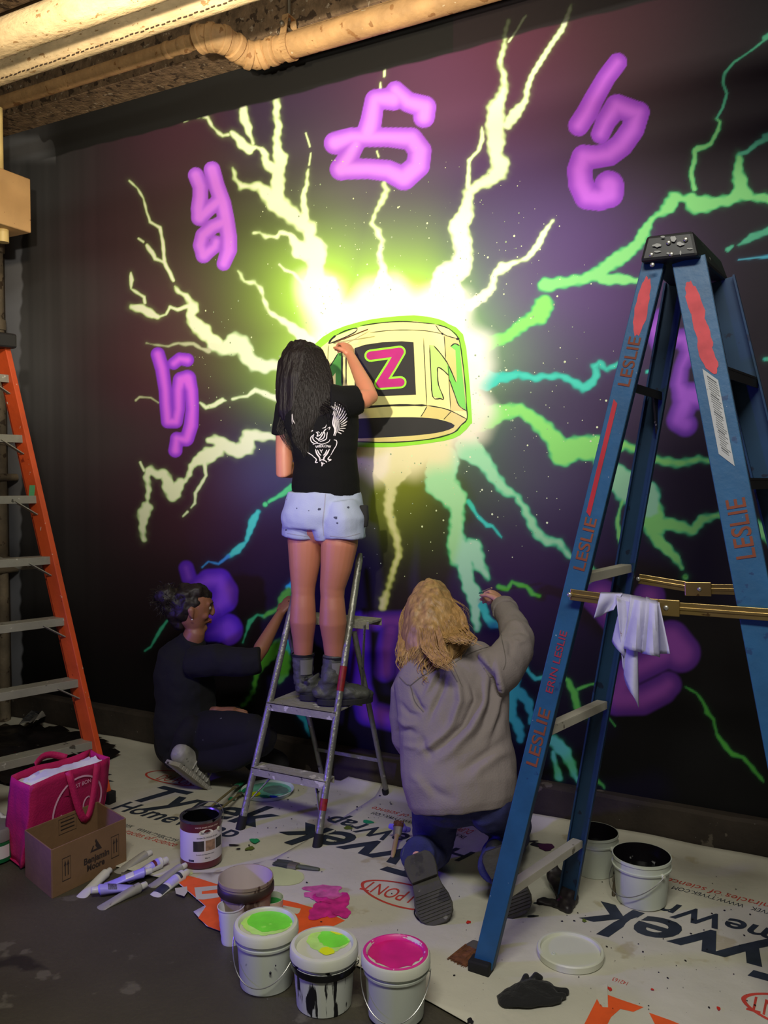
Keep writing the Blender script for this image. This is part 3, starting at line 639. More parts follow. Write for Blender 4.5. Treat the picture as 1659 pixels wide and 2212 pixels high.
# elbow pipe D
zD = at(700, 78, -0.25).z
zL = at(470, 78, -0.42).z
dpts = [Vector(p) for p in ((-2.60,-0.47,zC),(-2.56,-0.465,zC+0.005),(-2.50,-0.44,zC+.0),(-2.475,-0.38,(zC+zD)/2-.0),(-2.46,-0.32,zD-.008),(-2.42,-0.27,zD-.012),(-2.36,-0.25,zD),(-2.30,-0.25,zD))]
sp = resamp(dpts, 6)
b = MB(); b.loft([(p, 0.057*(1+0.04*math.sin(i*1.7)), 0.057*(1+0.04*math.cos(i*2.1))) for i, p in enumerate(sp)], (0,0,1), 26, 'flat')
elb = b.build('lagged_pipe', M_pipe)
tag(elb, 'tan lagged pipe with a wrapped double elbow hung close over the mural', 'pipe')
L = []
for k in range(60):
    q = Vector((-2.31+3.9*k/59, -0.25, zD)); L.append((q, 0.056*(1+.03*noise.noise(q*6)), 0.056*(1+.03*noise.noise(q*7))))
b = MB(); b.loft(L, (0,0,1), 26, 'flat'); b.build('straight_run', M_pipe, elb)
for i in (3, 9, 14, 20, 27, 33, 38):
    b = MB(); i2 = min(i+1, len(sp)-1); d = (sp[i2]-sp[i-1]).normalized(); b.loft([(sp[i]-d*0.018,0.058,0.058),(sp[i]-d*.012,0.064,0.064),(sp[i]+d*.012,0.064,0.064),(sp[i]+d*0.018,0.058,0.058)], (0,0,1), 24, 'flat')
    b.build('wrapped_band', M_pipe, elb)
# clevis hanger on the lagged pipe
hx = at(625, 85, -0.25).x
t = thing('pipe_hanger', (hx, -0.25, zD), 'metal clevis hanger with rod holding the lagged pipe', 'hanger')
b = MB(); pr = [(hx, -0.25+0.062*math.sin(R(a)), zD-0.062*math.cos(R(a))) for a in range(-125, 126, 12)]
for p, q in zip(pr[:-1], pr[1:]): b.beam(p, q, 0.035, 0.006, (1,0,0))
b.beam(pr[0], (hx, -0.25-0.03, zD+0.13), 0.032, 0.006, (1,0,0)); b.beam(pr[-1], (hx, -0.25+0.03, zD+0.13), 0.032, 0.006, (1,0,0)); b.beam((hx,-.28,zD+.13), (hx,-.22,zD+.13), 0.032, 0.006, (1,0,0))
b.build('strap', M_pipe, t, smooth=False)
b = MB(); b.tube([(hx,-.25,zD+.11),(hx,-.25,4.12)], 0.008, 8); b.build('rod', M_steel, t)
b = MB(); b.tube([(hx,-.31,zD+.075),(hx,-.19,zD+.075)], 0.007, 8); b.sphere((hx,-.31,zD+.075), .013, 6); b.sphere((hx,-.19,zD+.075), .013, 6); b.build('cross_bolt', M_steel, t)
# second run farther back near the beam
run('slim_conduit', [(-2.3,-0.205,3.60), (1.5,-0.205,3.60)], 0.012, M_pipe, 'slim tan conduit fixed along the beam above the lagged pipe', rings=[((-1.9,-.205,3.60),.04),((-1.0,-.205,3.60),.04)])
# vertical pipes at the far left corner
t = thing('standpipe', (-4.50,-0.12,0), 'vertical grey pipe with collars in the left corner', 'pipe')
b = MB(); b.tube([(-4.50,-0.10,0.0),(-4.50,-0.10,2.98)], 0.036, 16); b.build('pipe_tube', M_oldp, t)
for z in (1.0, 1.75, 2.45, 2.92):
    b = MB(); b.tube([(-4.50,-0.10,z-.03),(-4.50,-0.10,z+.03)], 0.046, 16); b.build('pipe_collar', M_oldp, t)
for x, y, r in ((-4.48,-.30,.03),(-4.50,-.62,.045),(-4.49,-1.05,.03)):
    run('standpipe', [(x,y,0),(x,y,4.12)], r, M_oldp, {-.30:'thin vertical pipe just left of the corner pipe', -.62:'thick vertical pipe behind the orange ladder', -1.05:'thin vertical pipe at the far left edge behind the orange ladder'}[y])
run('cross_pipe', [(-4.47,-1.5,0.95),(-4.47,-0.02,0.95)], 0.022, M_oldp, 'low horizontal pipe crossing the standing pipes on the left wall')
run('cross_pipe', [(-4.46,-1.5,1.52),(-4.46,-0.02,1.52)], 0.022, M_oldp, 'higher horizontal pipe crossing the standing pipes on the left wall')
# junction box
P = at(8, 440, -0.55); bx = P.x
t = thing('junction_box', (bx,-0.55,P.z-.13), 'tan painted metal junction box high in the left corner', 'box')
b = MB(); b.box(bx-.14, bx+.075, -.66, -.44, P.z-.135, P.z+.15); b.build('housing', mat('tan_box', rgb(206,166,112), 0.6, var=.12, splat=[(rgb(150,104,60), 30, .12)]), t, bevel=.006)
b = MB(); b.box(bx-.13, bx+.065, -.668, -.6605, P.z-.125, P.z+.14); 
b.build('cover_plate', mat('tan_box_cover', rgb(214,172,116), .55, var=.1, splat=[(rgb(140,96,56), 30, .12)]), t, bevel=.003)
for dx in (-.02, .05):
    for dz in (-.10, 0, .11):
        b = MB(); b.sphere((bx+dx, -.669, P.z+dz), .005, 5); b.build('rivet', M_steel, t)
b = MB(); b.tube([(bx-.03,-.55,P.z+.14),(bx-.03,-.55,P.z+.5)], .022, 12); b.build('conduit_stub', mat('cream_conduit', rgb(226,200,130), .5), t)
b = MB(); b.tube([(bx-.01,-.55,P.z-.13),(bx-.01,-.55,P.z-.2)], .03, 12); b.build('conduit_stub', MATS['cream_conduit'], t)

# ================================================================== LADDERS
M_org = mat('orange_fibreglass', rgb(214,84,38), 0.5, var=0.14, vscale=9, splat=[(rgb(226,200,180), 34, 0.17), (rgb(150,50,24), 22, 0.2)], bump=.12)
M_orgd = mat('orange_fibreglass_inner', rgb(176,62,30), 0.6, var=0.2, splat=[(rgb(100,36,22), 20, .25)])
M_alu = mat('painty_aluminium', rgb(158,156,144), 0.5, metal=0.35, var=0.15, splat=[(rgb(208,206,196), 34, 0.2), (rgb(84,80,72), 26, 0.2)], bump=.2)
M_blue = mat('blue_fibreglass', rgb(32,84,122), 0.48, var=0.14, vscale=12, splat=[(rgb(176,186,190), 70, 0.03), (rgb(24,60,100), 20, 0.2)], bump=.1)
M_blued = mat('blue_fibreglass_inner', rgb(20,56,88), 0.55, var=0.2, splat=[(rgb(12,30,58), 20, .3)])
M_blk = mat('black_plastic', rgb(26,26,28), 0.5, var=0.2, splat=[(rgb(170,168,160), 24, 0.12)])
M_rub = mat('black_rubber', rgb(18,18,19), 0.8, var=.2)
M_zinc = mat('yellow_zinc', rgb(168,142,88), 0.34, metal=0.85, var=0.2, splat=[(rgb(110,84,50), 30, .25)])

def channel(parent, name, A, B, w, t, wdir, m, mi, facing):
    """C-channel rail from A to B: web of width w along wdir, flanges of depth t on the side away from 'facing'"""
    A = Vector(A); B = Vector(B); d = (B-A).normalized(); u = Vector(wdir); u = (u-d*u.dot(d)).normalized(); n = d.cross(u)
    if n.dot(Vector(facing)) < 0: n = -n
    b = MB(); L = (B-A)/2; c = (A+B)/2
    b.obox(c, L, u*w/2, n*0.003)
    o = b.build(name, m, parent, smooth=False, bevel=.0015)
    f = MB()
    for s in (-1, 1): f.obox(c+u*s*(w/2-0.002)-n*t/2, L, u*0.0028, n*t/2)
    f.build('rail_flange', mi, o, smooth=False)
    return o, d, u, n

# ---- orange stepladder (climbing side faces right)
OF = Vector((-2.94, -0.76, 0.0)); OT = at(4, 748, -0.86)
t = thing('stepladder', OF, 'tall orange fibreglass stepladder at the left edge, paint-spattered with grey treads', 'ladder', None)
wd = (OT-OF).cross(Vector((0,1,0)))
channel(t, 'side_rail', OF, OT, 0.072, 0.034, wd, M_org, M_orgd, (0.2,1,0)) if False else None
# the far rail shows its front flange: a square channel
def boxrail(parent, A, B, wx, wy, m, name='side_rail'):
    b = MB(); b.beam(A, B, wx, wy, (1,0,0)); o = b.build(name, m, parent, smooth=False, bevel=.003)
    return o
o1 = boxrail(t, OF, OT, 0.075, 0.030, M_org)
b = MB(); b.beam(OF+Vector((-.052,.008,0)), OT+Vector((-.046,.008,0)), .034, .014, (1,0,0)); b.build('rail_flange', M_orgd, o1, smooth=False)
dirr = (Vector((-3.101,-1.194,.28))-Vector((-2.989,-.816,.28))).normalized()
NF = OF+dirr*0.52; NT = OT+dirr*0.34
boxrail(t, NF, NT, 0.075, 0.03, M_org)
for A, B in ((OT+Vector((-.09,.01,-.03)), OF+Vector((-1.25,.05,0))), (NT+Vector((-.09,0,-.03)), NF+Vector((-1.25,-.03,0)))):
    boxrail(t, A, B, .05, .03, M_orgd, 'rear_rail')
b = MB(); c = (OT+NT)/2+Vector((-.05,0,.02)); b.obox(c, Vector((.13,0,0)), (NT-OT)/2*1.12, Vector((0,0,.035))); b.build('top_cap', M_blk, t, smooth=False, bevel=.01)
for k in range(1, 8):
    z = 0.285*k; f = z/OT.z; A = OF.lerp(OT, f); Bq = NF.lerp(NT, f)
    b = MB(); c = (A+Bq)/2; ax = (A-Bq)/2*0.98
    b.obox(c+Vector((-.02,0,0)), ax, Vector((.042,0,0)), Vector((0,0,.0045))); b.obox(c+Vector((.02,0,-.014)), ax, Vector((.003,0,0)), Vector((0,0,.018))); b.obox(c+Vector((-.06,0,-.014)), ax, Vector((.003,0,0)), Vector((0,0,.018)))
    tr = b.build('tread', M_alu, t, smooth=False, bevel=.001)
    b = MB(); e = (Bq-A).normalized(); b.beam(A+e*.012+Vector((.02,0,-.085)), A+e*.115+Vector((.02,0,-.02)), .022, .004, (1,0,0)); b.build('knee_brace', M_alu, tr, smooth=False)
b = MB(); z = 1.12; A = OF.lerp(OT, z/OT.z); e = Vector((-1,-.05,0)); q = A+Vector((-.30,0,.03)); b.beam(A+Vector((-.03,-.03,-.02)), A+Vector((-.16,-.03,-.035)), .022, .006, (0,0,1)); b.beam(A+Vector((-.16,-.03,-.035)), A+Vector((-.62,-.03,.06)), .022, .006, (0,0,1)); b.build('spreader', M_alu, t, smooth=False)
for A in (OF, NF): 
    b = MB(); b.obox(A+Vector((0,0,.03)), Vector((.045,0,0)), Vector((0,.022,0)), Vector((0,0,.03))); b.build('foot', M_rub, t, smooth=False, bevel=.004)
b = MB(); q = OF.lerp(OT, (1.5-(1060-1038)*4.1/1800)/OT.z); b.obox(q+Vector((.0,-.0165,0)), Vector((.018,0,0)), Vector((0,.001,0)), Vector((.004,0,.028))); b.build('green_tape', mat('green_tape', rgb(96,176,120), .6), t, smooth=False)

# ---- small aluminium stepladder in the middle
t = thing('aluminium_stepladder', (-2.0,-0.70,0), 'small grey aluminium stepladder the standing woman climbs, crusted with old paint', 'ladder')
M_tube = mat('painty_tube', rgb(140,140,130), 0.42, metal=0.55, var=0.2, splat=[(rgb(196,194,184), 30, 0.24), (rgb(66,64,58), 24, 0.25)], bump=.4, bscale=50)
zy = lambda z: -0.705+0.345*z
def fr(side, z): return Vector(((-2.203+0.06*z) if side == 0 else (-1.812-0.022*z), zy(z), z))
for side, ztop in ((0, 1.06), (1, 1.175)):
    b = MB(); b.tube([fr(side, .04), fr(side, .5), fr(side, ztop-.03), fr(side, ztop)], [.0155,.0155,.0155,.009], 14); b.build('front_leg', M_tube, t)
    b = MB(); b.tube([fr(side, 0.0), fr(side, .055)], [.021,.019], 14); b.build('rubber_foot', M_rub, t)
b = MB(); q = fr(1, .63); b.tube([fr(1,.60), fr(1,.70)], .0163, 14, 'open'); b.build('red_paint_mark', mat('red_paint', rgb(140,34,34), .5, var=.4, vscale=40), t)
b = MB(); b.tube([fr(1,.14), fr(1,.185)], .0163, 14, 'open'); b.build('red_paint_mark', MATS['red_paint'], t)
M_tread = mat('painty_tread', rgb(150,148,134), 0.7, var=0.15, splat=[(rgb(202,200,184), 22, 0.42), (rgb(50,46,40), 34, 0.16)], bump=.5)
for z, dp in ((.255, .075), (.520, .235)):
    a, c = fr(0, z), fr(1, z); b = MB(); x0, x1 = a.x-.004, c.x+.004; y0 = a.y-.022
    b.box(x0, x1, y0, y0+dp, z-.006, z); b.box(x0, x1, y0, y0+.003, z-.036, z); b.box(x0, x1, y0+dp-.003, y0+dp, z-.03, z)
    b.build('tread', M_tread, t, smooth=False, bevel=.002)
b = MB(); b.box(-2.12, -1.755, -.37, -.25, .872, .884); b.box(-2.12, -1.755, -.372, -.367, .85, .884); b.box(-2.12,-1.755,-.254,-.249,.85,.884); b.build('paint_shelf', M_tread, t, smooth=False, bevel=.002)
rb = [Vector((-1.818,-.085,.0)), Vector((-1.835,-.36,.83))]; lb = [Vector((-2.17,-.085,.0)), Vector((-2.19,-.36,.83))]
for A, B in (rb, lb):
    b = MB(); b.tube([A+Vector((0,0,.02)), B], .0125, 12); b.build('rear_leg', M_tube, t)
    b = MB(); b.tube([A, A.lerp(B, .05)], .016, 12); b.build('rubber_foot', M_rub, t)
b = MB(); q = .235; b.beam(rb[0].lerp(rb[1], q), lb[0].lerp(lb[1], q), .016, .006, (0,0,1)); b.build('rear_crossbar', M_tube, t, smooth=False)
b = MB(); b.beam((-1.765,-.39,.872), (-1.83,-.30,.55), .014, .004, (0,1,0)); b.build('shelf_strut', M_tube, t, smooth=False)
for side in (0, 1):
    b = MB(); a = fr(side, .255)+Vector(((.012 if side == 0 else -.012), .02, -.03)); b.beam(a+Vector(((.07 if side == 0 else -.07),.02,0)), fr(side, .10)+Vector((0,.0,0)), .012, .004, (0,1,0)); b.build('tread_brace', M_tube, t, smooth=False)

# ---- blue stepladder on the right
RN = (Vector((-.905,-1.20,0)), Vector((-.440,-1.10,2.108)))   # rear, near
RF = (Vector((-.79,-.66,0)), Vector((-.425,-.80,2.108)))
FN = (Vector((.075,-1.26,0)), Vector((-.347,-1.10,2.106)))    # front, near
FF = (Vector((.19,-.62,0)), Vector((-.298,-.80,2.106)))
bl = thing('stepladder', (-.4,-.93,0), 'tall blue fibreglass stepladder with black cap and red paint on its rails', 'ladder')
NY = (0,-1,0)
def rail(pair, w, name, m=M_blue, fac=NY):
    A, B = pair; return channel(bl, name, A+(B-A)*0.012, B, w, .03, (1,0,0), m, M_blued, fac)
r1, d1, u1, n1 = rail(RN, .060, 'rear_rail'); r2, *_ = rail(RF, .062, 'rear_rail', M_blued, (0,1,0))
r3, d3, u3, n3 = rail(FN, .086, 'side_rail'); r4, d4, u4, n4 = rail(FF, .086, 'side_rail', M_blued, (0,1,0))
for pr, w in ((RN,.034),(RF,.034),(FN,.048),(FF,.048)):
    b = MB(); A = pr[0]; b.obox(A+Vector((0, 0, .022)), Vector((w,0,0)), Vector((0,.024,0)), Vector((0,0,.022))); b.build('foot', M_rub, bl, smooth=False, bevel=.004)
M_slat = mat('pale_dusty_brace', rgb(176,172,158), .7, var=.15, splat=[(rgb(110,104,92), 26, .2)])
for z in (.262, .775, 1.24, 1.80):
    A = RN[0].lerp(RN[1], z/2.135)+Vector((0,.012,0)); z2 = z-.01 if z < 1 else z; Bq = RF[0].lerp(RF[1], z2/2.135)-Vector((0,.012,0))
    b = MB(); b.beam(A, Bq, .034, .004, (1,0,0)); b.obox((A+Bq)/2+Vector((.016,0,-.012)), (Bq-A)/2, Vector((.002,0,0)), Vector((0,0,.012)))
    b.build('rear_crossbar', M_slat if z < 1.6 else M_blk, bl, smooth=False)
for k in range(1, 7):
    z = .305*k; A = FN[0].lerp(FN[1], z/2.135)+Vector((0,.012,0)); Bq = FF[0].lerp(FF[1], z/2.135)-Vector((0,.012,0))
    b = MB(); b.beam(A, Bq, .08, .006, (1,0,0)); b.obox((A+Bq)/2+Vector((-.038,0,-.014)), (Bq-A)/2, Vector((.002,0,0)), Vector((0,0,.014))); b.obox((A+Bq)/2+Vector((.038,0,-.014)), (Bq-A)/2, Vector((.002,0,0)), Vector((0,0,.014)))
    b.build('tread', M_blk, bl, smooth=False)
z = 1.80; A = RF[0].lerp(RF[1], z/2.135); b = MB(); b.prism([A+Vector((0,-.016,-.01)), A+Vector((0,-.09,-.01)), A+Vector((0,-.016,-.13))], (.006,0,0)); b.build('corner_gusset', M_blk, bl, smooth=False)
# cap: moulded top with skirts
b = MB(); zt = 2.215
cx0, cx1, cy0, cy1 = -.454, -.330, -1.135, -.775
vs = [Vector(p) for p in ((-.454,-1.132,2.176),(-.332,-1.132,2.174),(-.300,-.775,2.176),(-.430,-.775,2.176),(-.470,-1.140,2.105),(-.316,-1.140,2.103),(-.275,-.760,2.105),(-.445,-.760,2.105))]
b.add(vs, [(0,1,2,3),(0,4,5,1),(1,5,6,2),(2,6,7,3),(3,7,4,0),(7,6,5,4)]); cap_o = b.build('top_cap', M_blk, bl, smooth=False, bevel=.009)
for px_, py_ in ((1407,550),(1444,524),(1481,517),(1450,549),(1409,572)):
    P = at(px_, py_, -1.139); b = MB(); b.sphere(P, .0065, 6, (1,.5,1)); b.build('rivet', mat('rivet_steel', rgb(190,188,180), .35, metal=.8), bl)
b = MB(); rs = random.Random(3)
for px_, py_, w_, h_ in ((1420,530,22,9),(1420,543,18,5),(1455,515,14,14),(1470,527,18,10),(1432,511,12,4),(1490,537,14,4),(1470,546,4,14),(1443,547,8,6)):
    c = (px_, py_); pts = [at(px_+w_/2*math.cos(a)*rs.uniform(.6,1.1), py_+h_/2*math.sin(a)*rs.uniform(.5,1.1), -1.1415) for a in [2*math.pi*k/11 for k in range(11)]]
    bb = len(b.v); b.v += [tuple(p) for p in pts]; b.face(range(bb, bb+11))
b.build('dried_paint', mat('dried_grey_paint', rgb(168,168,160), .8), bl, smooth=False, fix=False)
# spreaders
def spreader(A, B, C):
    b = MB(); b.beam(A, B, .032, .006, (0,0,1)); b.beam(A+Vector((0,-.004,0)), B+Vector((0,-.004,0)), .008, .004, (0,0,1)); o = b.build('spreader', M_zinc, bl, smooth=False, bevel=.001)
    b = MB(); b.beam(B, C, .032, .006, (0,0,1)); b.beam(B+Vector((0,-.004,0)), C+Vector((0,-.004,0)), .008, .004, (0,0,1)); b.build('spreader_arm', M_zinc, o, smooth=False, bevel=.001)
    b = MB(); d = (C-B).normalized(); b.beam(B-d*.045+Vector((0,-.007,0)), B+d*.035+Vector((0,-.007,0)), .045, .004, (0,0,1)); b.build('hinge_plate', M_zinc, o, smooth=False, bevel=.002)
    for q in (A, B): 
        b = MB(); b.sphere(q+Vector((0,-.010,0)), .007, 6, (1,.5,1)); b.build('rivet', MATS['rivet_steel'], o)
spreader(at(1232,1284,-1.175), at(1440,1312,-1.185), at(1692,1330,-1.195))
spreader(at(1380,1250,-.715), at(1512,1272,-.712), at(1690,1276,-.705))
# rail decoration: red spray, red tape, warning sticker, scrawled letters
def onrail(pair, w, f, lat, off=.0035):
    A, B = pair; d = (B-A).normalized(); u = Vector((1,0,0)); u = (u-d*u.x).normalized(); n = Vector((0,-1,0)); n = (n-d*n.dot(d)).normalized(); n = n - u*n.dot(u); n.normalize()
    return A+(B-A)*f+u*lat*w/2+n*off, d, u, n
def blob(pair, w, f, lat, hl, hw, m, name, seed=0, off=.0035):
    P, d, u, n = onrail(pair, w, f, lat, off); rs = random.Random(seed); b = MB(); N_ = 28
    pts = [P+d*hl*math.cos(2*math.pi*k/N_)*rs.uniform(.88,1.08)+u*hw*math.sin(2*math.pi*k/N_)*rs.uniform(.85,1.1) for k in range(N_)]
    b.v += [tuple(p) for p in pts]; b.face(range(N_)); b.build(name, m, bl, smooth=False, fix=False)
M_red = mat('sprayed_red', rgb(196,72,76), .7, var=.18, vscale=20, splat=[(rgb(150,84,80), 40, .2)])
M_rust = mat('rust_marker', rgb(122,62,36), .8, var=.3)
f_of = lambda pair, z: z/pair[1].z
blob(RN, .06, f_of(RN, at(1385,665,-1.11).z), -.05, .085, .024, M_red, 'red_spray', 1)
blob(FN, .086, f_of(FN, at(1500,660,-1.11).z), -.15, .062, .031, M_red, 'red_spray', 2)
blob(FN, .086, f_of(FN, at(1518,715,-1.11).z), .0, .060, .033, M_red, 'red_spray', 3, .0038)
blob(FN, .086, f_of(FN, at(1530,765,-1.12).z), .05, .050, .034, M_red, 'red_spray', 4, .0041)
P, d, u, n = onrail(RN, .06, f_of(RN, at(1300,998,-1.13).z), -.45, .004); b = MB(); b.obox(P, d*.165, u*.0085, n*.0006); b.build('red_tape', mat('red_tape', rgb(176,34,46), .5), bl, smooth=False)
P, d, u, n = onrail(FN, .086, f_of(FN, at(1566,900,-1.15).z), -.02, .004); b = MB(); b.obox(P, d*.118, u*.026, n*.0005); stk = b.build('warning_sticker', mat('sticker_grey', rgb(170,172,168), .6, var=.1, splat=[(rgb(120,120,118), 60, .12)]), bl, smooth=False)
b = MB(); rs = random.Random(5)
for k in range(30):
    q = P+d*(.105-.007*k)+n*.0009; wl = rs.uniform(.010,.019); b.obox(q+u*(.004+(.019-wl)*-0.5), u*wl, d*(.0009 if k % 7 else .002), n*.0002)
b.build('fine_print', mat('print_grey', rgb(86,88,88), .8), bl, smooth=False)
def scrawl(word, pair, w, z0, z1, m, flip=True, k=0.8):
    zc = (z0+z1)/2; P, d, u, n = onrail(pair, w, f_of(pair, zc), 0, .0045); L = abs(z1-z0); b = MB()
    rd = d if flip else -d
    ud = n.cross(rd)
    place_text(b, word, P-rd*L/2-ud*w*k*.36, rd, ud, size=w*k, bold=.01, width=L)
    b.build('scrawled_letters', m, bl, smooth=False, fix=False)
scrawl('LESLIE', RN, .06, at(1335,838,-1.12).z, at(1368,730,-1.11).z, M_rust)
scrawl('LESLIE', RN, .06, at(1236,1235,-1.15).z, at(1268,1120,-1.14).z, M_rust)
scrawl('ERIN LESLIE', RN, .06, at(1178,1500,-1.17).z, at(1212,1365,-1.17).z, mat('red_marker', rgb(150,40,60), .7), True, .5)
scrawl('LESLIE', RN, .06, at(1148,1660,-1.18).z, at(1172,1535,-1.18).z, M_rust)
scrawl('LESLIE', FN, .086, at(1645,1215,-1.2).z, at(1612,1080,-1.18).z, M_rust, True)
# ================================================================== DROP CLOTHS
M_cloth = mat('housewrap_white', rgb(196,193,176), 0.62, var=0.07, vscale=3, splat=[(rgb(176,168,142), 5, 0.35), (rgb(60,58,54), 130, 0.035)], bump=0.35, bscale=14)
M_ink = mat('navy_print', rgb(40,48,60), 0.6, var=.25, vscale=20)
M_rink = mat('red_print', rgb(190,66,52), 0.6, var=.2, vscale=20)
M_oink = mat('orange_print', rgb(232,92,36), 0.6, var=.1, vscale=20)
def cz(x, y):
    z = 0.0045 + 0.0022*math.sin(x*7+y*3)*math.sin(y*6-x*2) + 0.0016*math.sin(x*17+y*11)
    if y > -0.13: z += 0.05*max(0, (y+0.13)/0.085)**1.6*(1 if x > -2.05 else .35)
    return z
def sheet(name, poly, off, label):
    bm = bmesh.new(); vs = [bm.verts.new((x, y, 0)) for x, y in poly]; bm.faces.new(vs)
    xs = [p[0] for p in poly]; ys = [p[1] for p in poly]; st = .045
    x = min(xs)+st
    while x < max(xs): bmesh.ops.bisect_plane(bm, geom=bm.verts[:]+bm.edges[:]+bm.faces[:], plane_co=(x,0,0), plane_no=(1,0,0)); x += st
    y = min(ys)+st
    while y < max(ys): bmesh.ops.bisect_plane(bm, geom=bm.verts[:]+bm.edges[:]+bm.faces[:], plane_co=(0,y,0), plane_no=(0,1,0)); y += st if y < -.2 else .015
    for v in bm.verts: v.co.z = cz(v.co.x, v.co.y)+off
    me = bpy.data.meshes.new(name); bm.to_mesh(me); bm.free(); me.materials.append(M_cloth); smooth_mesh(me, 60)
    o = link(name, me); s = o.modifiers.new('s', 'SOLIDIFY'); s.thickness = .0015; s.offset = -1
    return tag(o, label, 'drop cloth')
def F2(px, py): p = fl(px, py); return (p.x, p.y)
sA = [(-4.52,-.052),(-1.78,-.052),F2(690,1808),F2(595,1862),F2(480,1890),F2(372,1905),F2(270,1880),(-2.62,-1.24),(-3.3,-1.3),(-4.52,-1.35)]
sB = [(-1.86,-.056),(1.5,-.052),(1.5,-1.85),(-.2,-1.62),F2(1040,2235),F2(1000,2211),F2(930,2170),F2(860,2135),F2(770,2092),F2(640,2070),F2(520,2032),F2(446,2006),F2(418,1976),F2(442,1962),F2(410,1935),F2(372,1903),F2(392,1893),F2(470,1888),F2(592,1860),F2(685,1806)]
shA = sheet('drop_cloth', sA, 0.0, 'white printed housewrap sheet on the floor at the left, its lettering upright')
shB = sheet('drop_cloth', sB, 0.0035, 'white printed housewrap sheet on the floor at the right, its lettering upside down')
LIFT = .0022
def cpost(off): return lambda p: Vector((p.x, p.y, cz(p.x, p.y)+off+LIFT))
def ctext(mb, s, px, py, ang, size, width, off, bold=.03, shear=.25, sz_y=None):
    P = fl(px, py); ux = Vector((math.cos(R(ang)), math.sin(R(ang)), 0)); uy = Vector((-ux.y, ux.x, 0))
    place_text(mb, s, P, ux, uy, size=size, bold=bold, shear=shear, width=width, grid=.04, post=cpost(off))
def oval(mb, c, ang, a, bb, wd, off, n=48):
    c = Vector(c); ux = Vector((math.cos(R(ang)), math.sin(R(ang)), 0)); uy = Vector((-ux.y, ux.x, 0)); k0 = len(mb.v); f = cpost(off)
    for k in range(n):
        t_ = 2*math.pi*k/n
        for q in (0, wd): 
            # pointed oval
            ca, sa = math.cos(t_), math.sin(t_); mb.v.append(tuple(f(c+ux*(a-q*1.3)*ca+uy*(bb-q)*sa*(abs(sa)**.12))))
    for k in range(n): k2 = (k+1) % n; mb.face((k0+2*k, k0+2*k2, k0+2*k2+1, k0+2*k+1))
def row(mb, s, A, B, h, off, bold=.02, shear=.25, rep=Vector((0,0,0)), dz=0):
    """printed line: baseline runs from photo point A to B on the floor, capital height h metres"""
    P = fl(*A)+rep; Q = fl(*B)+rep; u = (Q-P); L = u.length; u.normalize(); v = Vector((-u.y, u.x, 0))
    f = cpost(off); place_text(mb, s, P, u, v, size=h/.73, bold=bold, shear=shear, width=L, grid=.04, post=f)
def ovalr(mb, A, B, hh, off, rep=Vector((0,0,0))):
    P = fl(*A)+rep; Q = fl(*B)+rep; u = Q-P; oval(mb, (P+Q)/2, math.degrees(math.atan2(u.y, u.x)), u.length/2, hh, .010, off)
ink, red = MB(), MB()
row(ink, 'Tyvek', (268,1727), (548,1788), .215, 0, .022, .3); row(ink, 'HomeWrap', (236,1749), (498,1812), .105, 0, .02, .22)
row(ink, 'DUPONT TYVEK', (215,1776), (281,1793), .028, 0, 0, .2); row(ink, 'WWW.TYVEK.COM', (292,1797), (376,1822), .028, 0, .0, .2)
row(red, 'The miracles of science', (222,1792), (374,1832), .040, 0, .0, .2)
row(red, 'DU PONT', (334,1686), (424,1701), .075, 0, .0, .1); ovalr(red, (316,1672), (452,1694), .085, 0)
rL = fl(268,1727)-fl(548,1788)-Vector((.25,0,0)); rL = rL*1.0
row(ink, 'Tyvek', (268,1727), (548,1788), .215, 0, .022, .3, rL); row(ink, 'HomeWrap', (236,1749), (498,1812), .105, 0, .02, .22, rL)
for mb, m, nm in ((ink, M_ink, 'navy_lettering'), (red, M_rink, 'red_lettering')): mb.build(nm, m, shA, smooth=False, fix=False)['kind'] = 'stuff'
ink, red, org, wht = MB(), MB(), MB(), MB()
rep = fl(1449,2021)-fl(743,1824); OB = .0035
for k in range(3):
    r_ = rep*k
    row(ink, 'Tyvek', (997,1870), (664,1783), .215, OB, .022, .3, r_)
    row(ink, 'HomeWrap', (1030,1848), (724,1766), .105, OB, .02, .22, r_)
    row(ink, 'DUPONT TYVEK   WWW.TYVEK.COM', (1010,1812), (808,1757), .028, OB, 0, .2, r_)
    row(red, 'The miracles of science', (1000,1797), (811,1746), .040, OB, 0, .2, r_)
    row(red, 'DU PONT', (948,1948), (800,1909), .080, OB, .004, .05, r_); ovalr(red, (970,1968), (782,1912), .085, OB, r_)
row(red, 'DUPONT', (1026,1800), (976,1784), .05, OB, 0, .1)
row(red, '142163', (1360,2128), (1328,2117), .02, OB, 0, 0)
def fpoly(mb, pts, lift=0): 
    f = cpost(.0035+lift); bm = bmesh.new(); bm.faces.new([bm.verts.new((*F2(*p), 0)) for p in pts])
    xs = [v.co.x for v in bm.verts]; x = min(xs)+.03
    while x < max(xs): bmesh.ops.bisect_plane(bm, geom=bm.verts[:]+bm.edges[:]+bm.faces[:], plane_co=(x,0,0), plane_no=(1,0,0)); x += .03
    bm.verts.index_update(); k0 = len(mb.v)
    for v in bm.verts: mb.v.append(tuple(f(Vector(v.co))))
    for fc in bm.faces: mb.face([k0+v.index for v in fc.verts])
    bm.free()
fpoly(org, [(376,1904),(395,1895),(430,1903),(480,1918),(560,1940),(640,1955),(700,1972),(745,1995),(690,2020),(640,2068),(560,2048),(450,2008),(428,1990),(445,1964),(412,1936)])
fpoly(org, [(1262,2222),(1292,2160),(1312,2155),(1340,2165),(1390,2182),(1368,2192),(1340,2186),(1320,2205),(1312,2222)]); fpoly(org, [(1402,2194),(1450,2212),(1490,2230),(1420,2230)])
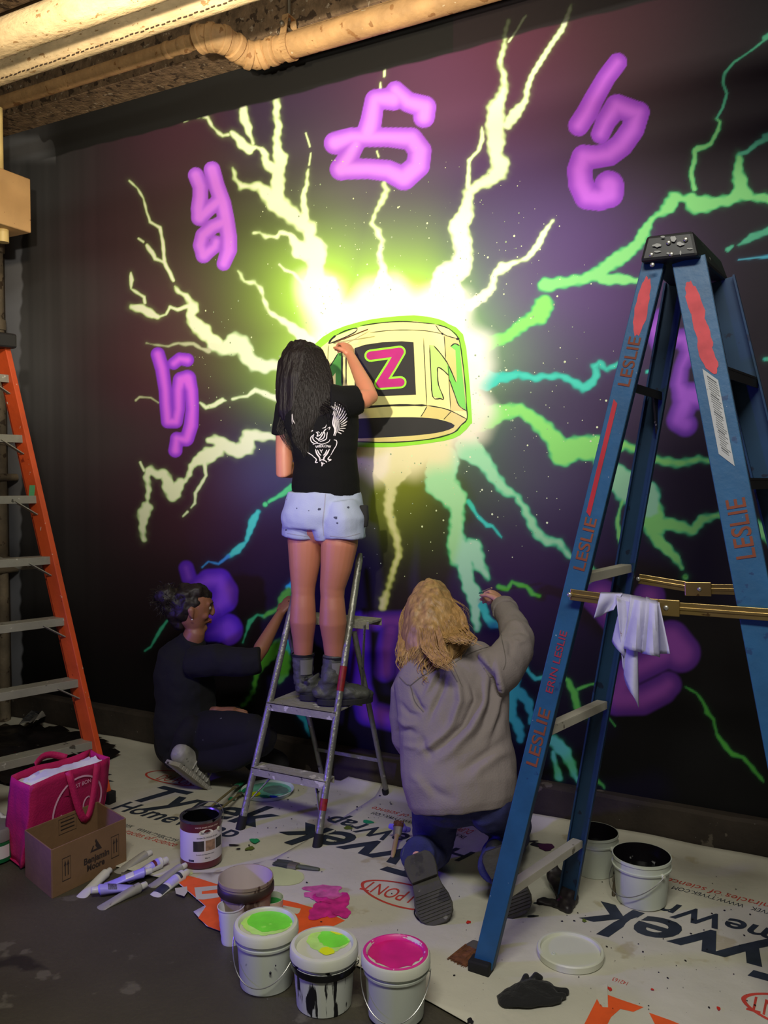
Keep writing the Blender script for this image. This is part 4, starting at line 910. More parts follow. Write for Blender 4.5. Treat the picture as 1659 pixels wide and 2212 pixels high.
for pts in ([(378,1926),(404,1922),(405,1934),(398,1944),(380,1938)],[(420,1924),(470,1918),(474,1926),(436,1932),(436,1938),(472,1935),(474,1944),(440,1950),(424,1950)],[(612,1962),(650,1968),(645,1980),(608,1974)]): fpoly(wht, pts, .0008)
for mb, m, nm in ((ink, M_ink, 'navy_lettering'), (red, M_rink, 'red_lettering'), (org, M_oink, 'orange_print_band'), (wht, M_cloth, 'stencil_lettering')): mb.build(nm, m, shB, smooth=False, fix=False)['kind'] = 'stuff'
# folded white corner strip at lower right
b = MB(); L = [at(0,0,0)]*0
for k in range(9):
    f = k/8; p = fl(1312+2*f, 2135+82*f); q = fl(1286+10*f, 2140+78*f); b.v += [(p.x,p.y,.016-.01*f), (q.x,q.y,.010)]
for k in range(8): b.face((2*k, 2*k+1, 2*k+3, 2*k+2))
o = b.build('folded_corner', M_cloth, shB, smooth=False, fix=False); s = o.modifiers.new('s','SOLIDIFY'); s.thickness = .001
# paint drips and splats on the cloths
sp = MB(); SPM = [mat('splat_black', rgb(26,24,26), .4), mat('splat_green', rgb(40,150,100), .4), mat('splat_olive', rgb(96,112,40), .5), mat('splat_magenta', rgb(208,40,140), .5, var=.3, vscale=30), mat('splat_rose', rgb(200,90,150), .6, var=.3, vscale=30), mat('splat_red', rgb(206,50,34), .5), mat('splat_pale_green', rgb(190,200,140), .7, var=.1), mat('splat_purple', rgb(70,20,66), .35)]
rs = random.Random(11)
def splat(px, py, rx, ry, m, lay=0, n=14, jag=.35, off=.0035):
    sp.m = m; k0 = len(sp.v); c = fl(px, py); rxm = pxr(c, rx); rym = pxr(c, ry)*2.2; a0 = R(28)
    U = Vector((math.cos(a0), math.sin(a0), 0)); V = Vector((-U.y, U.x, 0)); top = 0
    ring_ = []
    for k in range(n):
        a = 2*math.pi*k/n; q = 1+jag*(.5*math.sin(2*a+px)+.4*math.sin(3*a+py)+.35*math.sin(5*a+px*.7))+rs.uniform(-jag, jag)*.18; p = c+U*rxm*math.cos(a)*q+V*rym*math.sin(a)*q; ring_.append(p)
    zz = max([cz(p.x, p.y) for p in ring_]+[cz(c.x, c.y)])+off+.0030+.0006*lay
    sp.v += [(p.x, p.y, cz(p.x, p.y)+off+.0030+.0006*lay if rxm > .05 else zz) for p in ring_]; sp.face(range(k0, k0+n))
# big soft areas first
splat(600,1900,56,20,6,0,30,.08); splat(405,1893,10,6,6,0)
for a in [(722,1960,34,20),(700,1945,22,12),(690,1975,26,14),(738,1978,20,10)]: splat(*a, 3, 1, 26, .28)
for a in [(700,1928,36,10),(712,1940,24,9),(676,1940,20,7)]: splat(*a, 4, 1, 26, .35)
for a in [(550,1822,11,5,1),(540,1838,10,4,2),(752,1794,10,4,2),(795,1780,12,4,1),(500,1731,8,4,1),(1085,1770,4,2,1),(1012,2000,5,3,5),(1409,2146,3,2,5),(1317,2143,5,3,5),(1552,2188,4,3,5),(1262,1995,5,3,2)]: splat(*a, 2)
for a in [(505,1830,11,2),(515,1838,5,1.5),(585,1733,6,1.5),(1165,1830,18,5),(1150,1822,12,2),(1150,1987,12,2),(1165,1960,10,3),(825,2115,2,2),(1014,2055,2,1),(1016,2215,8,4)]: splat(*a, 0, 2)
splat(1180,1835,20,7,7,3)
for k in range(150):
    r_ = rs.random()
    if r_ < .3: px_, py_ = rs.uniform(560,900), rs.uniform(1710,1800)
    elif r_ < .7: px_, py_ = rs.uniform(1200,1650), rs.uniform(1850,2190)
    else: px_, py_ = rs.uniform(450,1200), rs.uniform(1760,2150)
    c = fl(px_, py_)
    if c.y > -.10: continue
    q = rs.choice([.9,1.2,1.6,2.4]); 
    ok = py_ < 1880+ (px_-372)*.42 if px_ > 372 else False
    if ok: splat(px_, py_, q, q*.55, 0, 2, 7, .3)
so = sp.build('paint_splats', SPM, shB, smooth=False, fix=False); so['kind'] = 'stuff'
# seam tape line
# dark plastic and loose papers in the far left corner
M_plastic = mat('dark_plastic_film', rgb(30,26,26), .3, var=.4, splat=[(rgb(100,92,84), 30, .15), (rgb(110,20,30), 26, .1)])
b = MB(); n = 26
for i in range(n+1):
    for j in range(n+1):
        x = -4.5+1.15*i/n; y = -.95+.85*j/n; b.v.append((x, y, .016+.045*abs(noise.noise(Vector((x*6, y*6, 1))))+.03*abs(noise.noise(Vector((x*17, y*13, 4))))*(1 if 0 < i < n and 0 < j < n else .2)))
for i in range(n):
    for j in range(n):
        a = i*(n+1)+j
        if math.hypot((i-n/2)/n, (j-n/2)/n)+.1*noise.noise(Vector((i*.5, j*.5, 0))) < .52: b.face((a, a+n+1, a+n+2, a+1))
o = b.build('plastic_film', M_plastic, smooth=True, fix=False); tag(o, 'crumpled dark plastic film on the floor behind the orange ladder', 'plastic')
def sheetpaper(pts, m, name, label, stripes=False, zs=.07):
    P = [Vector((*F2(*p), 0)) for p in pts]; n_ = 8; b = MB()
    for i in range(n_+1):
        for j in range(n_+1):
            u_, v_ = i/n_, j/n_; q = P[0].lerp(P[1], u_).lerp(P[3].lerp(P[2], u_), v_); q.z = zs+.02*math.sin(u_*3+v_*2); b.v.append(tuple(q))
    for i in range(n_):
        for j in range(n_): a = i*(n_+1)+j; b.face((a, a+n_+1, a+n_+2, a+1))
    o = b.build(name, m, fix=False); s = o.modifiers.new('s','SOLIDIFY'); s.thickness = .0015; tag(o, label, 'paper')
    if stripes:
        b = MB(); 
        for k in range(16):
            u0 = .06+.055*k; A = P[0].lerp(P[1], u0).lerp(P[3].lerp(P[2], u0), .12); B_ = P[0].lerp(P[1], u0).lerp(P[3].lerp(P[2], u0), .88)
            A.z = B_.z = zs+.024; b.beam(A, B_, .006, .001, (1,0,0))
        b.build('printed_bars', M_ink, o, smooth=False)
M_paper = mat('grey_paper', rgb(176,172,164), .8, var=.1)
sheetpaper([(58,1540),(96,1530),(100,1534),(50,1550)], M_paper, 'paper_sheet', 'narrow curled white paper strip lying topmost in the dark corner', zs=.085)
sheetpaper([(40,1588),(92,1542),(106,1548),(66,1590)], mat('grey_paper_dim', rgb(120,118,114), .8), 'paper_sheet', 'grey sheet printed with fine bars in the dark corner', True, .06)
sheetpaper([(72,1588),(106,1550),(112,1553),(82,1588)], M_paper, 'paper_sheet', 'slim white paper lying beside the barred sheet in the dark corner', zs=.07)

# ================================================================== CONTAINERS
M_wpl = mat('white_plastic', rgb(204,206,188), 0.42, var=.05, sss=0)
M_wpl2 = mat('white_plastic_scuffed', rgb(192,198,184), 0.45, var=.07, splat=[(rgb(120,126,128), 20, .1)])
M_wire = mat('galvanised_wire', rgb(150,150,146), .35, metal=.8)
def top_c(px, py, z): return fl(px, py, z)
def wire_handle(c, r, z, drop, parent, ang, name='wire_handle'):
    b = MB(); pts = []; a = R(ang); e = Vector((math.cos(a), math.sin(a), 0)); nrm = Vector((e.y, -e.x, 0))
    for k in range(25):
        t_ = math.pi*k/24; pts.append(Vector((c.x, c.y, z))+e*(r+.006)*math.cos(t_)+nrm*(r*1.12)*math.sin(t_)+Vector((0,0,-drop*math.sin(t_))))
    b.tube(pts, .0016, 6); b.build(name, M_wire, parent)
    b = MB()
    for s in (-1, 1): b.loft([(Vector((c.x,c.y,z))+e*s*(r-.004), .009, .009), (Vector((c.x,c.y,z))+e*s*(r+.006), .007, .007)], (0,0,1), 12, 'flat')
    b.build('handle_lug', M_wpl, parent)
def bucket_prof(r, h, lidded):
    rb = r*.84
    if lidded: return [(0.001,0),(rb-.004,0),(rb,.004),(r*.93,h*.72),(r*.99,h*.725),(r*1.0,h*.76),(r*.95,h*.765),(r*.955,h*.86),(0.001,h*.86)]
    return [(0.001,0),(rb-.004,0),(rb,.004),(r*.94,h*.76),(r*1.0,h*.765),(r*1.01,h*.80),(r*.96,h*.805),(r*.97,h*.93),(r*1.0,h*.94),(r*1.0,h),(r*.965,h),(r*.93,h*.8),(rb*.96,.012),(0.001,.010)]
def lid_prof(r, h): return [(0.001,h-.012),(r*.84,h-.012),(r*.86,h-.004),(r*.90,h),(r*1.0,h-.002),(r*1.04,h-.008),(r*1.045,h-.030),(r*1.0,h-.034),(r*.97,h-.028)]
def paint_disc(px, py, z, r, shape, m, name, parent, seed):
    rs = random.Random(seed); b = MB(); c = fl(px, py, z); n = 44; k0 = len(b.v)
    pts = [(c.x+shape[0]*r*math.cos(a)*(1+rs.uniform(-.06,.06)+.05*math.sin(3*a+seed)), c.y+shape[1]*r*math.sin(a)*(1+rs.uniform(-.06,.06)+.05*math.sin(4*a)), z) for a in [2*math.pi*k/n for k in range(n)]]
    b.v += pts; b.face(range(k0, k0+n)); return b.build(name, m, parent, smooth=False, fix=False)
ZB = .009
def bucket(px, py, rpx, H_, label, hang, paint=None, group='white paint buckets', body=None):
    """px,py centre of the top face in the photo"""
    z = H_+0; c = fl(px, py, z); r = pxr(c, rpx)/1.045; 
    t = thing('paint_bucket', (c.x, c.y, 0), label, 'bucket', group)
    base = 0.0 if paint in ('g', 'y') else .008
    b = MB(); b.lathe([(q, w_+base) for q, w_ in bucket_prof(r, H_-base-.0, True)], (c.x, c.y, 0), 48); b.build('bucket_body', body or M_wpl2, t)
    b = MB(); b.lathe(lid_prof(r, H_), (c.x, c.y, 0), 48); l = b.build('lid', M_wpl, t)
    wire_handle(c, r*.99, H_*.77, H_*.55, t, hang)
    return t, l, c, r
M_lime = mat('fluorescent_lime', rgb(120,236,60), .35, var=.12, vscale=16, splat=[(rgb(160,246,90), 14, .3)])
M_lime2 = mat('lime_wash', rgb(186,236,120), .5, var=.15, vscale=20)
M_yel = mat('lemon_paint', rgb(226,240,20), .4, var=.1)
M_mag = mat('magenta_paint', rgb(206,22,120), .3, var=.14, vscale=18, splat=[(rgb(228,60,150), 14, .15)])
t, l, c, r = bucket(575, 1990, 70, .185, 'white lidded bucket with lime green paint pooled over its lid', 20, 'g')
c0 = c; zt = .185-.0110
paint_disc(578, 1990, zt, r, (.84,.82), M_lime2, 'paint_film', l, 1); paint_disc(584, 1986, zt+.0006, r, (.72,.72), M_lime, 'paint_puddle', l, 2)
b = MB(); 
for px_, py_, q in ((583,2068,5),(594,2056,3)):
    P = at(px_, py_, c.y); d = (Vector((c.x,c.y,P.z))-O); d.z = 0; d.normalize(); P = Vector((c.x,c.y,P.z))-d*(r*.935); P += RT*((px_-575)*.0014); k0 = len(b.v)
    b.sphere(P, .0035 if q > 4 else .002, 6, (1,1,1.3))
b.build('paint_drip', SPM[0], t)
t, l, c, r = bucket(700, 2036, 74, .175, 'white lidded bucket streaked with black drips, lime and lemon paint on its lid', 200, 'y', body=mat('black_streaked_white', rgb(196,200,188), .45, var=.05, splat=[(rgb(18,18,20), 50, .56)], stretch=(1,1,.13)))
zt = .175-.0110
paint_disc(708, 2032, zt, r, (.66,.62), M_lime2, 'paint_film', l, 5); paint_disc(722, 2026, zt+.0006, r, (.52,.50), M_lime, 'paint_puddle', l, 6)
paint_disc(706, 2054, zt+.0012, r, (.24,.20), M_yel, 'paint_puddle', l, 7); paint_disc(730, 2012, zt+.0012, r, (.28,.16), M_yel, 'paint_puddle', l, 8)
b = MB(); b.lathe([(r*.985,.112),(r*1.012,.116),(r*1.02,.131),(r*.97,.134)], (c.x,c.y,0), 40); b.build('black_paint_band', mat('wet_black_paint', rgb(14,14,16), .22), t)
t, l, c, r = bucket(855, 2054, 75, .185, 'white bucket with deep magenta paint covering the sunken lid', 20, 'm')
zt = .185-.0110
paint_disc(855, 2054, zt, r, (.86,.86), M_mag, 'paint_puddle', l, 11)
b = MB(); b.lathe([(r*.83,zt),(r*.865,zt+.008),(r*.905,zt+.0118),(r*.985,zt+.0100)], (c.x,c.y,0), 40, wob=.01); b.build('smeared_rim_paint', mat('magenta_smear', rgb(214,40,140), .4, var=.2, splat=[(rgb(232,200,210), 40, .3)]), l)
def open_bucket(px, py, rpx, H_, label, mbody, minside, hang=None, name='paint_bucket', fill=None, fillh=.6, group=None, cat='bucket', base=.010):
    c = fl(px, py, H_+base); r = pxr(c, rpx)
    t = thing(name, (c.x, c.y, 0), label, cat, group)
    p = [(q, z_) for q, z_ in bucket_prof(r, H_, False)]
    b = MB(); b.lathe([(q, z_+base) for q, z_ in p[:-3]], (c.x,c.y,0), 44); b.build('bucket_body', mbody, t)
    b = MB(); b.lathe([(q, z_+base) for q, z_ in p[-4:]], (c.x,c.y,0), 44); b.build('bucket_lining', minside, t)
    if fill:
        rr = r*(.84+.1*fillh)*.985; b = MB(); b.lathe([(.001,H_*fillh+base),(rr,H_*fillh+base)], (c.x,c.y,0), 40); b.build('paint_surface', fill, t)
    if hang is not None: wire_handle(c, r*.99, H_*.83, H_*.5, t, hang)
    return t, c, r
M_bb = mat('wet_black_paint', (0,0,0))
M_lin = mat('black_coated_lining', rgb(20,17,22), .25, var=.3, splat=[(rgb(150,150,150), 22, .06)])
open_bucket(1386, 1845, 62, .165, 'open white bucket of black paint standing nearest the right end of the kerb', M_wpl2, M_lin, -35, fill=M_bb, group='open buckets of black paint')
open_bucket(1284, 1795, 51, .155, 'open white bucket of black paint half hidden behind the blue ladder leg', M_wpl2, M_lin, 150, fill=M_bb, group='open buckets of black paint')
M_cake = mat('caked_brown_bucket', rgb(150,134,118), .7, var=.15, vscale=9, splat=[(rgb(76,56,44), 13, .5), (rgb(188,180,168), 26, .2)], stretch=(1,1,.3), bump=.3)
t, c, r = open_bucket(531, 1893, 59, .165, 'open empty bucket caked with brown paint behind the white cup', M_cake, mat('rosy_lining', rgb(196,182,178), .5, var=.06, splat=[(rgb(160,170,130), 12, .12)], stretch=(1,1,.3)))
b = MB(); b.lathe([(r*1.0,.128),(r*1.03,.132),(r*1.03,.150),(r*.985,.156)], (c.x,c.y,0), 40); b.build('rim_ring', mat('brown_smeared', rgb(52,40,32), .5, var=.3, splat=[(rgb(150,140,124), 30, .25)]), t)
# white cup
c = fl(499, 1957, .118); r = pxr(c, 29)
t = thing('plastic_cup', (c.x,c.y,0), 'white ribbed plastic cup standing by the brown bucket', 'cup')
pf = [(.001,.004),(r*.68,.004),(r*.70,.0)] + [(r*(.70+.25*k/10)+(.0012 if k % 2 else 0), .115*k/10) for k in range(1, 11)] + [(r*1.0,.116),(r*1.01,.120),(r*.96,.120),(r*.66,.010),(.001,.008)]
M_cup = mat('cup_white', rgb(222,222,226), .4, var=.03)
b = MB(); b.lathe(pf, (c.x,c.y,0), 36); b.build('cup_wall', M_cup, t)
# small green tub behind the buckets
c = fl(585, 1945, .075); r = pxr(c, 28)
t = thing('green_tub', (c.x,c.y,0), 'small tub of bright green paint peeking out behind the lime bucket', 'tub')
b = MB(); b.lathe([(.001,.011),(r*.8,.011),(r*.95,.075),(r,.085),(r*.94,.085),(r*.78,.02),(.001,.018)], (c.x,c.y,0), 32); b.build('tub_wall', M_wpl, t)
b = MB(); b.lathe([(.001,.066),(r*.91,.066),(r*.95,.0855)], (c.x,c.y,0), 32); b.build('paint_surface', mat('bright_green_paint', rgb(20,140,50), .3), t)
# paint can
H_ = .190; c = fl(434, 1760, H_); r = pxr(c, 44)
t = thing('paint_can', (c.x,c.y,0), 'open burgundy metal paint can with a white label on the drop cloth', 'can')
b = MB(); b.lathe([(.001,.009),(r*.985,.009),(r,.011),(r,.035),(r*.998,.036),(r*.998,.149),(r,.150),(r,.182),(r*1.02,.185),(r*1.02,H_),(r*.97,H_)], (c.x,c.y,0), 48); b.build('can_body', mat('burgundy_metal', rgb(94,34,42), .35, var=.06), t)
b = MB(); b.lathe([(r,.035),(r*1.003,.036),(r*1.003,.149),(r,.150)], (c.x,c.y,0), 48); b.build('paper_label', mat('label_white', rgb(206,200,204), .45, var=.03), t)
b = MB(); b.lathe([(r*1.022,.184),(r*1.03,H_),(r*1.02,H_+.003),(r*.90,H_+.002),(r*.87,H_-.004)], (c.x,c.y,0), 48); b.build('steel_rim', mat('rim_steel', rgb(120,120,118), .3, metal=.8, splat=[(rgb(12,12,14), 24, .5)]), t)
b = MB(); b.lathe([(r*.885,H_-.004),(r*.90,.03),(.001,.03)], (c.x,c.y,0), 40); b.build('dark_lining', mat('can_lining', rgb(10,10,11), .25), t)
def oncan(az, z, r_=None): # az degrees from the direction to the camera, + = right in view
    d = math.atan2(O.y-c.y, O.x-c.x)+R(az); q = (r_ or r*1.006); return Vector((c.x+q*math.cos(d), c.y+q*math.sin(d), z))
def canpatch(a0, a1, z0, z1, m, name, lift=1.007):
    b = MB(); n = 8
    for k in range(n+1): a = a0+(a1-a0)*k/n; b.v += [tuple(oncan(a, z0, r*lift)), tuple(oncan(a, z1, r*lift))]
    for k in range(n): b.face((2*k, 2*k+2, 2*k+3, 2*k+1))
    return b.build(name, m, t, fix=False)
canpatch(-22, 8, .078, .118, mat('photo_dark', rgb(50,50,46), .5, var=.5, vscale=50), 'label_picture'); canpatch(12, 40, .078, .118, mat('photo_tan', rgb(150,120,98), .5, var=.3, vscale=60), 'label_picture'); canpatch(43, 70, .078, .118, MATS['photo_dark'], 'label_picture')
canpatch(-36, -20, .038, .046, mat('barcode', rgb(60,60,80), .6, var=.8, vscale=300, stretch=(1,1,.01)), 'barcode')
b = MB(); n = 24
for k in range(n): a = 2*math.pi*k/n; b.v.append(tuple(oncan(14+20*math.cos(a), .149+.013*math.sin(a), r*1.012)))
b.face(range(n)); b.build('oval_badge', mat('badge_white', rgb(226,224,222), .4), t, fix=False)
def cantext(s, az, z, size, m, name='label_text', lift=1.016):
    me = text_mesh(s, 1, .01); b = MB()
    for v in me.vertices: b.v.append(tuple(oncan(az+math.degrees(v.co.x*size/r), z+v.co.y*size, r*lift)))
    for p in me.polygons: b.face(list(p.vertices))
    b.build(name, m, t, smooth=False, fix=False)
cantext('Saman', -2, .145, .014, M_ink); cantext('WATER BASED WOOD STAIN', -16, .168, .007, mat('pale_print', rgb(226,200,190), .5)); cantext('INTERIOR WOOD STAIN', -12, .127, .0075, M_ink); cantext('Protects and beautifies wood', -14, .064, .006, M_ink); cantext('946 mL', 10, .048, .007, M_ink)
wire_handle(c, r*.99, .15, -.06, t, 185)
# cardboard box
M_card = mat('cardboard', rgb(124,94,64), .85, var=.08, vscale=10, bump=.15); M_card2 = mat('cardboard_edge', rgb(170,132,92), .9)
A = fl(113, 1941); Bc = fl(272, 1864); Cc = fl(56, 1893); hb = .178
e1 = (Bc-A); e2 = (Cc-A); t = thing('cardboard_box', (A+Bc)/2, 'open brown cardboard box with black printing beside the pink bag', 'box')
def panel(p, q, name, h0=0, h1=hb):
    b = MB(); d = (q-p); b.obox((p+q)/2+Vector((0,0,(h0+h1)/2)), d/2, Vector((0,0,(h1-h0)/2)), d.cross(Vector((0,0,1))).normalized()*.0025); o = b.build(name, M_card, t, smooth=False, bevel=.001)
    return o
D_ = A+e1+e2; ins = .003
pf_ = panel(A, A+e1, 'side_panel'); panel(A+e2, D_, 'side_panel'); panel(A, A+e2, 'end_panel'); panel(A+e1, D_, 'end_panel')
b = MB(); b.obox((A+D_)/2+Vector((0,0,.004)), e1/2*.98, e2/2*.98, Vector((0,0,.003))); b.build('bottom_panel', M_card, t, smooth=False)
nrm = e1.cross(Vector((0,0,1))).normalized(); 
if nrm.dot(O-A) < 0: nrm = -nrm
ue = e1.normalized(); UZ = Vector((0,0,1)); M_cink = mat('box_print', rgb(46,34,26), .8)
def boxtext(s, u_, z_, size, w_, bold=.02): 
    place_text(bt, s, A+ue*u_+UZ*z_+nrm*.0036, ue, UZ, size=size, bold=bold, width=w_)
bt = MB(); L1 = e1.length
boxtext('Benjamin', L1*.40, .068, .034, .115, .03); boxtext('Moore', L1*.44, .040, .034, .080, .03)
def boxpoly(pts): k0 = len(bt.v); bt.v += [tuple(A+ue*(L1*u_)+UZ*z_+nrm*.0036) for u_, z_ in pts]; bt.face(range(k0, k0+len(pts)))
boxpoly([(.49,.105),(.65,.105),(.57,.150),(.555,.142),(.60,.112),(.52,.112),(.545,.126),(.53,.128)]); boxpoly([(.56,.125),(.585,.112),(.60,.112),(.57,.137)])
for u0 in (.12, .78):
    for (a, b_, c_, d_) in ((0,.004,0,.085),(.108,.112,0,.085)): boxpoly([(u0+a,.045+c_),(u0+b_,.045+c_),(u0+b_,.045+d_),(u0+a,.045+d_)])
    boxpoly([(u0,.045),(u0+.112,.045),(u0+.112,.0475),(u0,.0475)]); boxpoly([(u0,.128),(u0+.112,.128),(u0+.112,.130),(u0,.130)])
    for dx in (.034, .072): boxpoly([(u0+dx,.062),(u0+dx+.012,.062),(u0+dx+.012,.100),(u0+dx+.022,.100),(u0+dx+.006,.120),(u0+dx-.010,.100),(u0+dx,.100)])
bt.build('box_printing', M_cink, t, smooth=False, fix=False)['kind'] = 'stuff'
b = MB()
for (x0, z0, x1, z1) in ((.15,.05,.60,.052),(.15,.11,.60,.112),(.15,.05,.155,.112),(.595,.05,.60,.112),(.2,.065,.55,.07),(.2,.08,.55,.085),(.2,.095,.55,.10)):
    q = [(x0,z0),(x1,z0),(x1,z1),(x0,z1)]; k0 = len(b.v); b.v += [tuple(A+e2+ue*(L1*(.35+u_*.55))+UZ*(z_+.055)+nrm*.0034) for u_, z_ in q]; b.face(range(k0, k0+4))
b.build('inner_printing', M_cink, t, smooth=False, fix=False)['kind'] = 'stuff'
# pink tote bag
M_pink = mat('pink_nonwoven', rgb(184,18,90), .75, var=.07, vscale=14, bump=.25, bscale=120)
Lb = fl(45, 1881); ub = (fl(216,1797)-fl(45,1881)).normalized(); vb = Vector((-ub.y, ub.x, 0)); 
if vb.dot(FW) < 0: vb = -vb
WL, DP, HB = .40, .14, .330
vbs = fl(27,1694,.345)-fl(62,1715,.345); vb = vbs/.14
t = thing('tote_bag', Lb, 'bright pink non-woven tote bag with a white round print, standing behind the cardboard box', 'bag')
V_perp = Vector((-ub.y, ub.x, 0))
if V_perp.dot(FW) < 0: V_perp = -V_perp
def bagp(u_, v_, z_): # slight slouch
    s = 1+.03*math.sin(z_*9); lean = -.055*z_/HB
    lv = V_perp*lean; return Lb+ub*(WL*u_+.012*math.sin(z_*8+v_*3))+vb*(DP*v_*s+.03*math.sin(math.pi*u_)*(z_/HB)*(-.5 if v_ < .5 else .5))+lv+UZ*(.009+z_*(1+.03*math.sin(u_*5+v_)))
def bagface(u0v0, u1v1, name, m=M_pink):
    b = MB(); n = 12
    for i in range(n+1):
        for j in range(n+1):
            f = i/n; b.v.append(tuple(bagp(u0v0[0]+(u1v1[0]-u0v0[0])*f, u0v0[1]+(u1v1[1]-u0v0[1])*f, HB*j/n)+Vector(((noise.noise(Vector((i*.4,j*.5,u0v0[0]+2)))*.006),noise.noise(Vector((i*.4,j*.5,7)))*.006,0))))
    for i in range(n):
        for j in range(n): a = i*(n+1)+j; b.face((a, a+n+1, a+n+2, a+1))
    o = b.build(name, m, t, fix=False); s = o.modifiers.new('s','SOLIDIFY'); s.thickness = .0015; s.offset = 0; return o
front = bagface((0,0),(1,0),'front_panel'); bagface((0,1),(1,1),'back_panel'); bagface((0,0),(0,1),'gusset'); bagface((1,0),(1,1),'gusset')
b = MB(); b.v += [tuple(bagp(a, c_, .004)) for a, c_ in ((0,0),(1,0),(1,1),(0,1))]; b.face((0,1,2,3)); b.build('bag_bottom', M_pink, t, smooth=False)
b = MB(); n = 10
for i in range(n+1):
    for j in range(n+1): b.v.append(tuple(bagp(.03+.94*i/n, .06+.88*j/n, HB*.90)+UZ*(.018*noise.noise(Vector((i*.7,j*.7,2)))+.05*math.sin(math.pi*j/n)*.4)))
for i in range(n):
    for j in range(n): a = i*(n+1)+j; b.face((a, a+n+1, a+n+2, a+1))
b.build('white_tissue', mat('tissue_white', rgb(226,226,236), .8), t, fix=False)
nb = -vb
def strap(u0, u1, v_, out, hang, name='bag_handle'):
    pts = []
    for k in range(15):
        f = k/14; u_ = u0+(u1-u0)*f; zz = HB+hang*math.sin(math.pi*f)
        pts.append(bagp(u_, v_, min(zz, HB))+UZ*max(0, zz-HB)*.0+(UZ*(hang*math.sin(math.pi*f)))*1.0+nb*out*(.008+.035*math.sin(math.pi*f)))
    b = MB(); ribbon(b, pts, .028, nb); o = b.build(name, M_pink, t, fix=False); s = o.modifiers.new('s','SOLIDIFY'); s.thickness = .002
strap(.42, .80, 0, 1, -.105); strap(.30, .70, 1, -1, .02)
for u_ in (.42, .80):
    b = MB(); ribbon(b, [bagp(u_, 0, HB*(1-.04*k))+nb*.0035 for k in range(9)], .028, nb); b.build('strap_end', mat('pink_strap', rgb(170,20,84), .75), t, fix=False)
b = MB(); cc = (.60, .165); rr = .125; M_wp = mat('white_print', rgb(226,170,200), .7)
pts = [bagp(cc[0]+rr*math.cos(a)/WL, 0, cc[1]+rr*math.sin(a))+nb*.005 for a in [2*math.pi*k/48 for k in range(49)]]
ribbon(b, pts, .0075, nb)
def bagtext(s, u_, z_, size, w_, bold=0): place_text(b, s, bagp(u_, 0, z_)+nb*.006, ub, UZ, size=size, bold=bold, width=w_)
bagtext('LSTN', .38, .12, .10, .17, .02); bagtext('FEST BON', .48, .245, .022, .10, 0)
ribbon(b, [bagp(.72+.05*math.cos(a), 0, .16+.03*math.sin(a))+nb*.006 for a in [math.pi*2*k/16 for k in range(17)]], .006, nb)
b.build('round_print', M_wp, t, smooth=False, fix=False)
# green jar at the left frame edge
c = fl(-14, 1830, .05)
t = thing('green_jar', (c.x,c.y,0), 'green paint jar with a white label at the left edge of the picture', 'jar')
r = .075
b = MB(); b.lathe([(.001,.009),(r,.009),(r,.085),(r*.97,.09)], (c.x,c.y,0), 32); b.build('jar_wall', mat('green_jar_plastic', rgb(16,92,52), .4), t)
b = MB(); b.lathe([(r*1.02,.09),(r*1.03,.13),(r*.95,.138),(.001,.139)], (c.x,c.y,0), 32); b.build('jar_lid', mat('jar_grey', rgb(120,116,116), .5), t)
b = MB(); 
for k in range(9): a = math.atan2(O.y-c.y, O.x-c.x)+R(0+6*k); b.v += [(c.x+r*1.01*math.cos(a), c.y+r*1.01*math.sin(a), .025), (c.x+r*1.01*math.cos(a), c.y+r*1.01*math.sin(a), .075)]
for k in range(8): b.face((2*k,2*k+2,2*k+3,2*k+1))
b.build('jar_label', MATS['label_white'], t, fix=False)
c = fl(8, 1787, .02); b = MB(); n = 8
for i in range(n+1):
    for j in range(n+1): b.v.append((c.x-.12+.16*i/n, c.y-.05+.1*j/n, .03+.035*noise.noise(Vector((i*.5,j*.6,3)))+.015))
for i in range(n):
    for j in range(n): a = i*(n+1)+j; b.face((a, a+n+1, a+n+2, a+1))
o = b.build('crumpled_tissue', mat('tissue_white', (0,0,0)), fix=False); s = o.modifiers.new('s','SOLIDIFY'); s.thickness = .004; tag(o, 'crumpled white tissue on the cloth left of the pink bag', 'tissue')
# lid on the floor at right
c = fl(1232, 2058, .02); r = pxr(c, 70)
t = thing('bucket_lid', (c.x,c.y,0), 'round white bucket lid lying flat on the cloth at the right', 'lid')
b = MB(); b.lathe([(r*.96,.010),(r*1.0,.011),(r*1.02,.030),(r*.99,.034),(r*.92,.034),(r*.89,.026),(.001,.025)], (c.x,c.y,0), 48); b.build('lid_disc', mat('lid_white', rgb(206,208,190), .45, var=.03), t)
b = MB(); P = fl(1196, 2060, .026); b.lathe([(.008,0),(.007,.0015),(.004,.002),(.003,.0005)], P, 16); b.build('tear_tab', M_wpl2, t)
# palette dish with wet green paint, left of the middle
c = fl(578, 1708, .02); r = pxr(c, 57)
t = thing('palette_lid', (c.x,c.y,0), 'clear plastic lid used as a palette with green, yellow and blue paint', 'palette')
b = MB(); b.lathe([(.001,.011),(r*.9,.011),(r*.97,.026),(r,.030),(r*.96,.028),(r*.88,.016),(.001,.015)], (c.x,c.y,0), 40); b.build('dish_wall', mat('milky_dish', rgb(196,214,204), .35), t)
for (px_, py_, a, bb, m, sd) in ((582,1703,.84,.80,mat('sea_green_wash', rgb(120,196,168), .35, var=.25, vscale=20),1),(596,1706,.50,.42,mat('grey_green_wash', rgb(110,140,130), .35, var=.3, vscale=20),2),(550,1715,.22,.24,M_yel,3),(572,1720,.20,.12,SPM[1],4),(592,1721,.20,.10,mat('blue_blob', rgb(20,60,190), .35),5)):
    paint_disc(px_, py_, .0185+.0007*sd, r, (a,bb), m, 'paint_puddle', t, sd)
